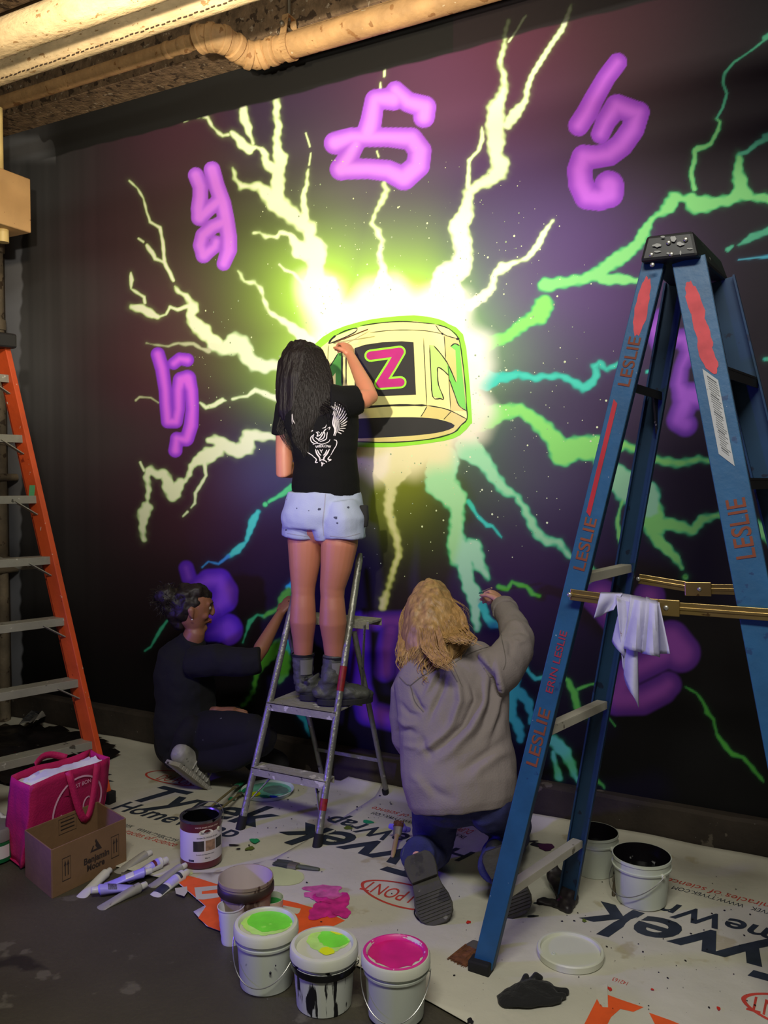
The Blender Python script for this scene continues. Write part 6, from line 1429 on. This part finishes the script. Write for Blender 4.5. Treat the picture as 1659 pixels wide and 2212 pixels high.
strands(b, [rows[3], rows[4], (at(690,892,-.5), at(748,880,-.5)), (at(700,930,-.5), at(756,915,-.5))], lambda f, u: .05-.02*f, 40, 9, .0014, .004, 9, .012, .6)
ho = b.build('hair_strands', M_hair, hair1, fix=False); ho['kind'] = 'stuff'
# boots
M_boot = mat('scuffed_grey_leather', rgb(76,78,72), .55, var=.25, vscale=14, splat=[(rgb(112,112,106), 12, .25), (rgb(30,30,30), 16, .3)], bump=.3, bscale=60)
M_boot2 = mat('pale_scuffed_panel', rgb(124,124,116), .6, var=.2, splat=[(rgb(60,60,58), 20, .2)])
M_sole = mat('dark_sole', rgb(34,34,32), .7, var=.2)
ZT = .5255
def boot(heel, toe, ankle, top, nm='boot'):
    d = (toe-heel); d.z = 0; L = d.length; d.normalize(); s = d.cross(UZ).normalized(); b = MB()
    b.loft([(heel+UZ*.055+d*.005, .034, .028),(heel+UZ*.05+d*.04,.038,.036),(heel+UZ*.052+d*L*.45,.040,.040),(heel+UZ*.046+d*L*.72,.046,.034),(heel+UZ*.040+d*L*.90,.040,.026),(heel+UZ*.036+d*(L-.012),.026,.018)], s, 20)
    b.loft([(heel+d*.045+UZ*.045,.040,.048),(heel+d*.050+UZ*.09,.038,.046),(ankle,.041,.046),(top,.047,.049)], s, 22, 'flat')
    o = organic(nm, b, M_boot, w1, .0045, 3, lambda co, no: nz(co, 30, 30, 60, 4)*.004)
    b = MB(); out = []
    for k in range(28):
        a = 2*math.pi*k/28; x = math.cos(a); y = math.sin(a); xx = L/2+L/2*math.copysign(abs(x)**.75, x)*1.02; wv = (.040+.008*math.sin(math.pi*min(1, max(0, xx/L))*.9+.4)); out.append(heel+d*xx+s*y*wv)
    b.prism([(p.x, p.y, ZT+.001) for p in out], (0,0,.026)); b.build('sole', M_sole, o, smooth=False, bevel=.003)
    b = MB(); b.loft([(top-UZ*.010,.049,.051),(top+UZ*.002,.050,.052)], s, 22, 'open'); b.build('boot_collar', mat('collar_black', rgb(20,20,20), .7), o)
    b = MB(); n = 7; k0 = 0
    for k in range(n+1):
        a = R(-8+62*k/n); fh = V3((FW.x, FW.y, 0)).normalized(); v_ = (-fh*math.cos(a)+RT*math.sin(a)); 
        for z, r_ in ((-.018,.052),(-.085,.047)): b.v.append(tuple(top+UZ*z+v_*r_*1.07))
    for k in range(n): b.face((2*k,2*k+2,2*k+3,2*k+1))
    b.build('pale_panel', M_boot2, o, fix=False)
    b = MB(); 
    for k in range(4):
        q = ankle-UZ*(.005+.014*k)+d*(.046+.004*k); b.tube([q-s*.022, q+UZ*.006+d*.004, q+s*.022], .0022, 6)
    b.build('lace', mat('lace_grey', rgb(96,96,90), .8), o)
    return o
def ps(px, py, z=ZT): p = fl(px, py, z); return V3((p.x, p.y, z))
H1 = ps(648,1512); boot(H1, H1+V3((.17,.17,0)), at(655,1470,H1.y+.03), at(655,1412,-.43))
H2 = ps(686,1522); boot(H2, H2+V3((.190,.15,0)), at(714,1472,H2.y+.025), at(722,1418,-.44))
# paint brush in the raised hand
t = thing('paint_brush', at(745,735,-.1), 'thin brush in the raised hand of the standing person, tip on the ring', 'brush')
A_, B_ = at(719,741,-.006), at(794,712,-.17); d = (B_-A_).normalized()
b = MB(); b.tube([A_+d*.03, A_+d*.06, B_], [.0028,.0034,.0022], 8); b.build('handle', mat('thin_brown_handle', rgb(96,52,30), .5), t)
b = MB(); b.tube([A_, A_+d*.012, A_+d*.032], [.0006,.0028,.0030], 8); b.build('bristles', SPM[0], t)
t = thing('paint_brush', at(760,730,-.12), 'second thin brush tucked between the fingers of the raised hand', 'brush')
A_, B_ = at(742,733,-.10), at(796,710,-.05); b = MB(); b.tube([A_, A_.lerp(B_,.7)], [.0026,.002], 8); b.build('handle', MATS['thin_brown_handle'], t); b = MB(); b.tube([A_.lerp(B_,.7), B_], [.0024,.0006], 8); b.build('bristles', M_bris, t)

# ---------------------------------------------------------------- kneeling blonde woman
YK = -.76
def p3(px, py, Y=YK): return at(px, py, Y)
w3 = thing('person', (-1.12,-.85,.0), 'kneeling person with long wavy blonde hair, loose grey-lilac shirt and jeans', 'person')
b = MB()
# trunk and head
b.loft([(p3(985,1690,-.80),.120,.09),(p3(983,1660,-.79),.150,.115),(p3(980,1620,-.77),.145,.11),(p3(978,1540,-.75),.155,.11),(p3(970,1470,-.72),.18,.11),(p3(962,1425,-.70),.16,.085),(p3(950,1400,-.68),.075,.06),(p3(940,1375,-.65),.055,.055)], RT, 26)
hc3 = p3(928,1338,-.62); hd3 = (FW*.72-RT*.28-UZ*.42).normalized(); up3 = (UZ*.8+FW*.35-RT*.22)
g3 = head(b, hc3, hd3, up3, 1.0)
# thighs to knees on the floor, shins back towards us
for hp, kn, an, side_ in (((940,1725,-.80), (fl(912,1868,.06).x, fl(912,1868,.06).y+.0), None, 0),((1050,1730,-.80), (fl(1095,1812,.06).x, fl(1095,1812,.06).y), None, 1)):
    Hp = p3(hp[0], hp[1], hp[2]); Kn = V3((kn[0], kn[1]+.10, .062)); 
    An = (at(905,1868,-.90) if side_ == 0 else at(1072,1850,-.82)); An.z = .17 if side_ == 0 else .16
    limb(b, [(Hp,.08,.082),(Hp.lerp(Kn,.5),.075,.078),(Kn+UZ*.01,.055,.055)], RT); limb(b, [(Kn,.052,.052),(Kn.lerp(An,.35),.052,.055),(Kn.lerp(An,.8),.040,.042),(An,.036,.038)], RT)
    if side_ == 0: KL, AL, HL = Kn.copy(), An.copy(), Hp.copy()
    else: KR_, AR, HR = Kn.copy(), An.copy(), Hp.copy()
# right arm raised
S_, E_, W_ = p3(1075,1440,-.70), p3(1118,1385,-.52), p3(1083,1302,-.26)
limb(b, [(S_,.05,.052),(E_,.042,.043),(E_.lerp(W_,.4),.037,.037),(W_,.0245,.022)], RT)
hand(b, W_, (p3(1058,1268,-.17)-W_), (-RT*.5+FW*.7-UZ*.3), (-RT*.8-FW*.3-UZ*.3), [1.0,1.1,1.15,1.2], .95)
# left arm down and forward
S2, E2, W2 = p3(892,1465,-.72), p3(878,1590,-.74), p3(908,1640,-.50)
limb(b, [(S2,.05,.052),(E2,.042,.043),(E2.lerp(W2,.4),.036,.036),(W2,.024,.021)], RT)
hand(b, W2, (W2-E2), (0,0,-1), (RT), .7, .95)
organic('body', b, M_skin3, w3, .0055, 5); face_parts(g3, 1.0, w3, browc=(110,80,50))
# shirt
M_shirt = mat('grey_lilac_cotton', rgb(136,126,124), .85, var=.06, vscale=5, bump=.2, bscale=160)
b = MB()
b.loft([(p3(1000,1748,-.84),.172,.128),(p3(998,1730,-.835),.190,.142),(p3(992,1690,-.825),.204,.152),(p3(988,1640,-.80),.205,.150),(p3(983,1570,-.785),.200,.142),(p3(977,1510,-.76),.208,.138),(p3(972,1462,-.735),.213,.128),(p3(962,1425,-.71),.175,.100),(p3(950,1402,-.68),.095,.075),(p3(944,1390,-.665),.072,.068)], RT, 34, 'flat')
b.loft([(p3(905,1470,-.73),.085,.085),(p3(884,1500,-.74),.075,.078),(p3(877,1550,-.75),.066,.07),(p3(880,1590,-.75),.062,.066),(p3(896,1618,-.66),.058,.056),(p3(904,1632,-.58),.050,.048)], RT, 22, 'flat')
b.loft([(p3(1050,1462,-.73),.095,.09),(p3(1085,1442,-.68),.080,.082),(p3(1112,1405,-.58),.072,.074),(p3(1117,1378,-.50),.068,.070),(p3(1106,1345,-.40),.058,.058),(p3(1092,1318,-.32),.048,.046)], RT, 22, 'flat')
def foldline(co, pts, wd, amp):
    """ridge (amp>0) or valley along a polyline given in photo points, in the plane facing the camera"""
    d = co-np.array(O); z = d@np.array(FW); x = CX+FOC*(d@np.array(RT))/z; y = CY-FOC*(d@np.array(UP))/z; D = np.full(len(co), 1e9); tt = np.zeros(len(co)); n_ = len(pts)-1
    for i in range(n_):
        ax, ay = pts[i]; bx, by = pts[i+1]; vx, vy = bx-ax, by-ay; t_ = np.clip(((x-ax)*vx+(y-ay)*vy)/(vx*vx+vy*vy), 0, 1); q = np.hypot(x-ax-t_*vx, y-ay-t_*vy); m_ = q < D; D[m_] = q[m_]; tt[m_] = (i+t_[m_])/n_
    return amp*np.exp(-(D/wd)**2)*np.sin(np.pi*np.clip(tt*.94+.06, 0, 1))
cf = lambda L: [(820+u/3.814, 1200+v/3.814) for u, v in L]
FOLDS = [([(600,960),(650,1080),(660,1200),(600,1380),(500,1540)],8,.016),([(560,960),(520,1100),(440,1270),(400,1400)],6,-.010),([(480,940),(420,1060),(350,1180)],5,.009),([(680,920),(760,1060),(800,1180),(720,1300)],7,-.010),
 ([(850,810),(880,1000),(840,1250),(740,1440),(600,1600),(400,1750)],11,.017),([(800,1000),(800,1200),(700,1400),(520,1560),(360,1700)],9,-.016),([(920,790),(930,1000),(920,1200),(860,1400),(760,1560)],8,-.013),([(960,900),(1000,1100),(960,1300),(900,1500)],8,.012),
 ([(1000,1150),(1010,1300),(950,1450),(900,1600)],7,-.009),([(1100,1600),(980,1640),(820,1760),(700,1900)],12,.010),([(1060,1500),(900,1620),(740,1740),(600,1800)],10,-.009),([(300,1620),(420,1560),(560,1440)],8,.012),([(340,1480),(380,1600),(440,1680)],7,-.010),
 ([(250,1080),(320,1240),(380,1290)],6,-.014),([(150,1200),(230,1300),(340,1330)],6,-.010),([(140,1330),(220,1400),(330,1390)],6,.010),([(130,1450),(240,1440),(330,1480)],6,-.009),([(200,1560),(280,1580),(330,1560)],6,.008),
 ([(1020,480),(1120,470),(1210,520)],5,-.009),([(1010,560),(1120,540),(1220,600)],5,.009),([(1080,640),(1160,620),(1230,660)],5,-.010),([(1090,700),(1150,720),(1220,700)],5,.008),([(1010,620),(1080,720),(1080,860)],6,-.010),([(250,1800),(330,1860),(420,2000)],9,.008),([(330,1850),(480,1960),(640,2020)],10,-.007)]
def dk(co, no):
    face = np.clip(-(no@np.array(FW)), 0, 1)**.5; f = nz(co, 7, 7, 7, 3)*.006+nz(co, 22, 22, 14, 9)*.0035
    for L, wd, a in FOLDS: f = f+foldline(co, cf(L), wd, a)*face*1.25
    return f
shk = organic('shirt', b, M_shirt, w3, .0062, 3, dk)
b = MB(); surfline(b, shk, cf([(250,1075),(360,990),(500,920),(600,890),(760,800),(930,745)]), .004, False, .002); surfline(b, shk, cf([(160,1000),(220,1060),(255,1080),(290,1200),(360,1290)]), .0035, False, .002); surfline(b, shk, cf([(1000,610),(1010,700),(1040,860),(1020,940)]), .0035, False, .002)
surfline(b, shk, cf([(600,890),(680,1080)]), .003, False, .002); surfline(b, shk, cf([(560,900),(640,1040)]), .003, False, .002)
b.build('seam', mat('seam_grey', rgb(104,96,92), .9), shk, smooth=False, fix=False)
b = MB(); P = p3(1086,1308,-.29); d = (P-p3(1106,1345,-.40)).normalized(); b.loft([(P-d*.05,.056,.054),(P-d*.02,.053,.050),(P+d*.004,.050,.047)], RT, 22, 'flat'); organic('rolled_cuff', b, M_shirt, shk, .0055, 2, lambda co, no: nz(co, 40, 40, 40)*.003)
# jeans
M_jean = mat('dark_blue_denim', rgb(38,42,92), .85, var=.15, vscale=14, bump=.25, bscale=220)
b = MB(); b.loft([(p3(985,1680,-.80),.165,.12),(p3(985,1712,-.80),.168,.122)], RT, 28)
for Hp, Kn, An in ((HL, KL, AL), (HR, KR_, AR)):
    b.loft([(Hp,.090,.100),(Hp.lerp(Kn,.4),.086,.090),(Hp.lerp(Kn,.8),.076,.078),(Kn+UZ*.014,.068,.064)], RT, 24)
    b.loft([(Kn+UZ*.010,.068,.064),(Kn.lerp(An,.3)+UZ*.01,.072,.070),(Kn.lerp(An,.65),.070,.068),(An+(An-Kn).normalized()*.03,.062,.062)], RT, 24, 'flat')
def dj(co, no):
    f = nz(co, 14, 14, 14, 3)*.007+nz(co, 34, 34, 34, 9)*.003; return np.where(co[:,2] < .03, 0, f)
jn = organic('jeans', b, M_jean, w3, .0062, 4, dj)
for v in jn.data.vertices:
    if v.co.z < .012: v.co.z = .012
b = MB(); surfline(b, jn, [(878,1790),(873,1830),(868,1850)], .003, False); surfline(b, jn, [(905,1740),(935,1752),(975,1760)], .003, False); b.build('seam', mat('denim_stitch', rgb(70,76,116), .9), jn, smooth=False, fix=False)
# shoes: soles face the camera, toes on the floor
M_shoe = mat('black_boot_leather', rgb(30,30,30), .6, var=.25, bump=.3); M_ksole = mat('worn_sole', rgb(60,58,50), .75, var=.25, vscale=12, splat=[(rgb(110,108,96), 40, .1), (rgb(36,34,32), 10, .35)], bump=.4, bscale=50)
def ksole(heel, toe, wd, label_i, up_hint, lace=True):
    A_, T_ = heel, toe; d = (T_-A_).normalized(); L = (T_-A_).length; n_ = (O-(A_+T_)/2); n_ = (n_-d*n_.dot(d)).normalized(); s = d.cross(n_).normalized()
    prof = [(0,.55),(.04,.78),(.12,.92),(.25,.90),(.38,.78),(.5,.84),(.65,1.02),(.78,1.06),(.88,.96),(.96,.68),(1,.40)]
    out = [A_+d*L*f+s*wd/2*q for f, q in prof]+[A_+d*L*f-s*wd/2*q for f, q in reversed(prof)]
    b = MB(); b.loft([(A_+d*L*.05-n_*.055,.033,.045),(A_+d*L*.2-n_*.055,.036,.050),(A_+d*L*.45-n_*.050,.038,.045),(A_+d*L*.72-n_*.040,.043,.035),(A_+d*L*.92-n_*.030,.034,.022)], s, 20)
    sh = organic('boot', b, M_shoe, w3, .0055, 3)
    b = MB(); b.prism(out, -n_*.022); so_ = b.build('sole', M_ksole, sh, smooth=False, bevel=.003)
    hl = [A_+d*L*f+s*wd/2*q*.97 for f, q in prof[:5]]+[A_+d*L*f-s*wd/2*q*.97 for f, q in reversed(prof[:5])]
    b = MB(); b.prism([p+n_*.020 for p in hl], -n_*.021); b.build('heel_block', M_ksole, sh, smooth=False, bevel=.002)
    b = MB()
    for k in range(9):
        f = .55+.045*k; q = np.interp(f, [x[0] for x in prof], [x[1] for x in prof])*.9; b.obox(A_+d*L*f+n_*.0015, s*wd/2*q, d*.0035, n_*.0018)
    tr_ = b.build('sole_tread', M_ksole, sh, smooth=False)
    return sh, d, s, n_
hl_, te_ = fl(905,1858,.255), fl(951,2003,.012); 
A1_ = at(900,1846,-.93); T1_ = fl(950,1996,.018)
s1, d_, s_, n_ = ksole(A1_, T1_, .122, 0, None)
b = MB(); q = T1_-s_*.0-n_*.04-d_*.03; lf = fl(905,1970,.014)
b.tube(resamp([fl(930,1950,.05), fl(905,1955,.03), fl(895,1970,.014), fl(902,1985,.012), fl(912,1991,.012)], 5), .0022, 6); b.tube(resamp([fl(903,1983,.012), fl(915,1980,.014), fl(928,1980,.03)], 5), .0022, 6); b.build('lace', mat('black_lace', rgb(16,16,16), .8), s1)
A2_ = at(1068,1832,-.84); T2_ = fl(1122,1980,.018); ksole(A2_, T2_, .122, 1, None)
# hair
M_blond = mat('blonde_hair', rgb(170,134,84), .45, var=.35, vscale=16, stretch=(4,4,1), spec=.4, bump=.4, bscale=20); 
rk_ = [(908,1268,945,1266,-.60),(884,1290,968,1282,-.62),(872,1320,990,1312,-.66),(866,1355,1006,1345,-.70),(866,1388,1012,1378,-.735),(868,1422,988,1408,-.755),(872,1450,966,1438,-.775)]
b = MB(); L = []; dep3 = [.05,.10,.125,.125,.12,.105,.085]
for (x0, y0, x1, y1, Y), dp in zip(rk_, dep3):
    A_ = at(x0+5, y0, Y+.02); B_ = at(x1-5, y1, Y+.02); L.append(((A_+B_)/2+FW*dp*.35, (B_-A_).length/2, dp))
b.loft([(c_-FW*dp_*.1, r_*.93, dp_) for c_, r_, dp_ in [(q[0]-FW*q[2]*.35, q[1], q[2]) for q in L]], RT, 30); h3 = organic('hair', b, M_blond, w3, .006, 4, lambda co, no: nz(co, 26, 26, 14, 2)*.012+nz(co, 70, 70, 20, 5)*.004)
b = MB(); rows = [(at(a, b_, Y), at(c_, d2, Y)) for a, b_, c_, d2, Y in rk_]
bul3 = lambda f, u: (.040+.075*math.sin(math.pi*min(max(u,.03),.97)))*(.25+.75*min(1, f*6+.15))
strands(b, rows, bul3, 800, 13, .0016, .012, 22, .020, .62); strands(b, rows, lambda f, u: bul3(f, u)+.002, 150, 14, .0062, .013, 20, .018, .60)
strands(b, [rows[1], rows[3], (at(862,1400,-.76), at(898,1400,-.78)), (at(868,1446,-.80), at(892,1452,-.81))], lambda f, u: .05, 90, 17, .0045, .009, 20, .012, .7)
strands(b, [(at(900,1350,-.78), at(950,1345,-.78)), (at(905,1385,-.82), at(958,1378,-.82)), (at(918,1408,-.85), at(965,1402,-.85)), (at(935,1425,-.88), at(975,1420,-.88)), (at(958,1440,-.90), at(980,1446,-.90))], lambda f, u: .05, 70, 19, .0028, .009, 20, .01, .75)
strands(b, [rows[2], rows[3], rows[4], rows[5], (at(870,1452,-.79), at(968,1446,-.80)), (at(874,1470,-.80), at(972,1462,-.82))], lambda f, u: .018+.068*math.sin(math.pi*min(max(u,.05),.95)), 260, 31, .0030, .010, 26, .022, .62)
strands(b, [rows[2], rows[3], (at(960,1372,-.80), at(1022,1374,-.80)), (at(960,1384,-.83), at(1030,1392,-.82))], lambda f, u: .045, 90, 33, .0028, .010, 24, .012, .75)
strands(b, [rows[0], rows[1], (at(880,1315,-.68), at(1000,1320,-.68)), (at(866,1340,-.70), at(1035,1372,-.72))], lambda f, u: .03, 40, 23, .0009, .02, 16, .03, .6)
ho = b.build('hair_strands', M_blond, h3, fix=False); ho['kind'] = 'stuff'
b = MB(); b.tube(resamp([at(912,1274,-.66), at(920,1268,-.67), at(927,1275,-.70), at(931,1282,-.68)], 4), .0022, 6); b.tube(resamp([at(905,1272,-.60), at(922,1264,-.60), at(940,1270,-.60)], 4), .0025, 6); b.build('eyeglasses', mat('dark_frame', rgb(20,18,18), .3), w3)
t = thing('paint_brush', p3(1045,1278,-.12), 'short brush held in the raised hand of the kneeling blonde person', 'brush')
A_, B_ = p3(1034,1282,-.035), p3(1062,1270,-.20); b = MB(); b.tube([A_.lerp(B_,.35), B_], [.004,.0035], 8); b.build('handle', M_wood, t); b = MB(); b.tube([A_, A_.lerp(B_,.12), A_.lerp(B_,.35)], [.001,.005,.005], 8); b.build('bristles', mat('green_wet_bristle', rgb(70,170,110), .5), t)

# ---------------------------------------------------------------- woman squatting in the dark
YS = -.36
def p2(px, py, Y=YS): return at(px, py, Y)
w2 = thing('person', (-2.8,-.38,0), 'person in black with tied-up dark hair, squatting in profile at the dark wall', 'person')
b = MB()
b.loft([(p2(395,1600),.13,.12),(p2(395,1560),.135,.12),(p2(392,1500),.12,.11),(p2(398,1450),.135,.12),(p2(402,1415),.12,.11),(p2(412,1392),.06,.06),(p2(420,1370),.052,.052)], RT, 26)
hc2 = p2(418,1315,-.36); hd2 = (RT*.93+FW*.25-UZ*.10).normalized(); g2 = head(b, hc2, hd2, UZ, 1.0)
S_, E_, W_ = p2(425,1430,-.42), p2(545,1435,-.34), p2(606,1325,-.12)
limb(b, [(S_,.055,.055),(S_.lerp(E_,.5),.046,.046),(E_,.040,.040),(E_.lerp(W_,.3),.038,.038),(E_.lerp(W_,.75),.030,.027),(W_,.024,.021)], UZ)
hand(b, W_, p2(628,1290,-.06)-W_, (.2,1,-.1), (-.6,.2,.5), [.5,.6,.8,.9], .95)
E2_, W2_ = p2(415,1540,-.26), p2(468,1535,-.34)
limb(b, [(p2(390,1425,-.22),.05,.05),(E2_,.040,.040),(W2_,.024,.021)], RT); hand(b, W2_, (RT*1+UZ*.05), (0,0,-1), (-FW), [.15,.15,.15,.3], .98, .5)
# legs
KA = p2(560,1600,-.42); KA.z = max(KA.z, .16)
limb(b, [(p2(400,1590,-.40),.09,.09),(p2(480,1575,-.42),.078,.078),(p2(548,1580,-.42),.06,.06)], UZ); limb(b, [(p2(548,1585,-.42),.058,.058),(p2(480,1625,-.44),.055,.05),(p2(400,1640,-.44),.042,.042)], UZ)
organic('body', b, M_skin2, w2, .0055, 5); face_parts(g2, 1.0, w2)
b = MB(); P = at(425,1345,-.47); b.sphere(g2(-.088,-.006,-.040), .0035, 6); b.sphere(g2(.088,-.006,-.040), .0035, 6); b.build('earring', mat('pearl', rgb(230,226,220), .2), w2)
M_blk1 = mat('black_cotton', rgb(11,12,14), .9, var=.25, bump=.2); M_blk2 = mat('black_trousers', rgb(9,8,9), .9, var=.3, splat=[(rgb(150,150,146), 60, .03)])
b = MB()
b.loft([(p2(398,1592),.150,.14),(p2(402,1570),.160,.15),(p2(400,1510),.148,.135),(p2(398,1455),.150,.14),(p2(400,1415),.135,.12),(p2(412,1392),.075,.07)], RT, 30)
b.loft([(p2(415,1430,-.42),.075,.08),(p2(470,1425,-.40),.075,.078),(p2(530,1432,-.36),.068,.070),(p2(562,1428,-.32),.060,.062)], UZ, 22, 'flat')
b.loft([(p2(385,1425,-.24),.07,.07),(p2(412,1540,-.26),.058,.058),(p2(455,1538,-.33),.044,.044)], RT, 20, 'flat')
organic('black_top', b, M_blk1, w2, .0065, 3, lambda co, no: nz(co, 9, 9, 9, 4)*.010+nz(co, 24, 24, 24, 2)*.004)
b = MB()
b.loft([(p2(385,1600,-.36),.13,.12),(p2(430,1590,-.38),.125,.11),(p2(490,1578,-.42),.096,.096),(p2(550,1582,-.42),.078,.080),(p2(572,1590,-.42),.060,.062)], UZ, 26)
b.loft([(p2(560,1600,-.42),.074,.074),(p2(500,1630,-.44),.075,.062),(p2(430,1640,-.44),.066,.058),(p2(392,1640,-.45),.066,.062),(p2(376,1640,-.46),.05,.05)], UZ, 24)
b.loft([(p2(420,1580,-.25),.10,.10),(p2(500,1560,-.22),.085,.085),(p2(560,1640,-.2),.07,.07)], UZ, 22); b.loft([(p2(545,1625,-.22),.065,.065),(p2(600,1650,-.22),.06,.055)], UZ, 20)
b.loft([(at(385,1622,-.52), .042,.04),(at(400,1595,-.50), .06,.05),(at(420,1575,-.46),.07,.06)], UZ, 18)
o = organic('trousers', b, M_blk2, w2, .0065, 3, lambda co, no: nz(co, 10, 10, 10, 4)*.008)
for v in o.data.vertices:
    if v.co.z < .012: v.co.z = .012
# silver-grey running shoe on its toes
M_rs = mat('silver_mesh_shoe', rgb(150,148,140), .5, var=.2, vscale=30, splat=[(rgb(60,60,58), 30, .35)]); M_rs2 = mat('shoe_overlay', rgb(190,188,180), .35, metal=.3)
hz = at(385,1636,-.56); tz = fl(442,1690,.030); d = (tz-hz).normalized(); s = d.cross(UZ).normalized(); nn = s.cross(d).normalized()
if nn.z < 0: nn = -nn
b = MB(); L_ = (tz-hz).length
b.loft([(hz+nn*.02,.044,.052),(hz+d*L_*.3+nn*.018,.047,.056),(hz+d*L_*.6+nn*.010,.052,.046),(hz+d*L_*.88,.050,.034),(tz-nn*.002,.036,.022)], s, 20)
so_ = organic('running_shoe', b, M_rs, w2, .0045, 2)
b = MB()
for k in range(10):
    f = k/9; c_ = hz+d*L_*f*1.02-nn*(.036-.016*f)
    b.obox(c_, s*(.048+.005*math.sin(f*3)), d*(L_*.05), nn*.010)
b.build('sole', mat('shoe_sole_pale', rgb(160,156,146), .6, var=.2, splat=[(rgb(60,58,54), 20, .3)]), so_, bevel=.002)
b = MB()
for k in range(5):
    f = .25+.13*k
    for e in (-1, 1): b.tube([hz+d*L_*f+nn*(.076-.035*f)+s*.004*e, hz+d*L_*(f+.06)+nn*.035+s*.047*e, hz+d*L_*(f+.05)-nn*.01+s*.053*e], .004, 6)
b.build('shoe_overlay', M_rs2, so_)
b = MB()
for k in range(4): f = .35+.1*k; q = hz+d*L_*f+nn*(.080-.04*f); b.tube([q-s*.02, q+nn*.004, q+s*.02], .0024, 6)
b.build('lace', M_rs2, so_)
# tied-up curly dark hair
M_dh = mat('dark_brown_hair', rgb(30,22,17), .55, var=.35, vscale=40)
b = MB(); S3 = hd2.cross(UZ).normalized()
b.loft([(g2(0,.045,.070),.050,.04),(g2(0,.01,.085),.070,.045),(g2(0,-.04,.065),.078,.06),(g2(0,-.075,.02),.070,.06),(g2(0,-.080,-.04),.05,.045),(g2(0,-.06,-.085),.035,.03)], S3, 24)
b.sphere(g2(0,-.005,.03), .088, 12, (1,1,.95)) if False else None
b.loft([(g2(0,-.03,.03),.084,.085),(g2(0,-.05,.0),.080,.07)], S3, 22)
b.sphere(g2(0,-.135,.050), .062, 12, (1,1,.95)); b.sphere(g2(.0,-.115,.0), .045, 10)
h2 = organic('tied_hair', b, M_dh, w2, .006, 2, lambda co, no: nz(co, 26, 26, 26, 2)*.012+nz(co, 80, 80, 80, 5)*.003)
b = MB(); rs = random.Random(8)
for k in range(260):
    a, c_ = rs.uniform(0, 6.28), rs.uniform(-1, 1); v_ = V3((math.cos(a)*math.sqrt(1-c_*c_), math.sin(a)*math.sqrt(1-c_*c_), c_)); base = g2(0,-.125,.04)+v_*.055
    q = base+v_*.02+V3((rs.uniform(-1,1),rs.uniform(-1,1),rs.uniform(-1,1)))*.018; q2 = q+V3((rs.uniform(-1,1),rs.uniform(-1,1),rs.uniform(-1,.4)))*.022
    b.tube(resamp([base, q, q2], 3), [.0009]*7, 4)
ho = b.build('curl_strands', M_dh, h2, fix=False); ho['kind'] = 'stuff'
t = thing('paint_brush', p2(606,1318,-.06), 'thin dark brush held against the wall by the squatting person', 'brush')
A_, B_ = at(597,1332,-.006), at(624,1298,-.09); b = MB(); b.tube([A_.lerp(B_,.3), B_], [.003,.003], 8); b.build('handle', mat('dark_handle', (0,0,0)), t); b = MB(); b.tube([A_, A_.lerp(B_,.3)], [.001,.0035], 8); b.build('bristles', M_bris, t)
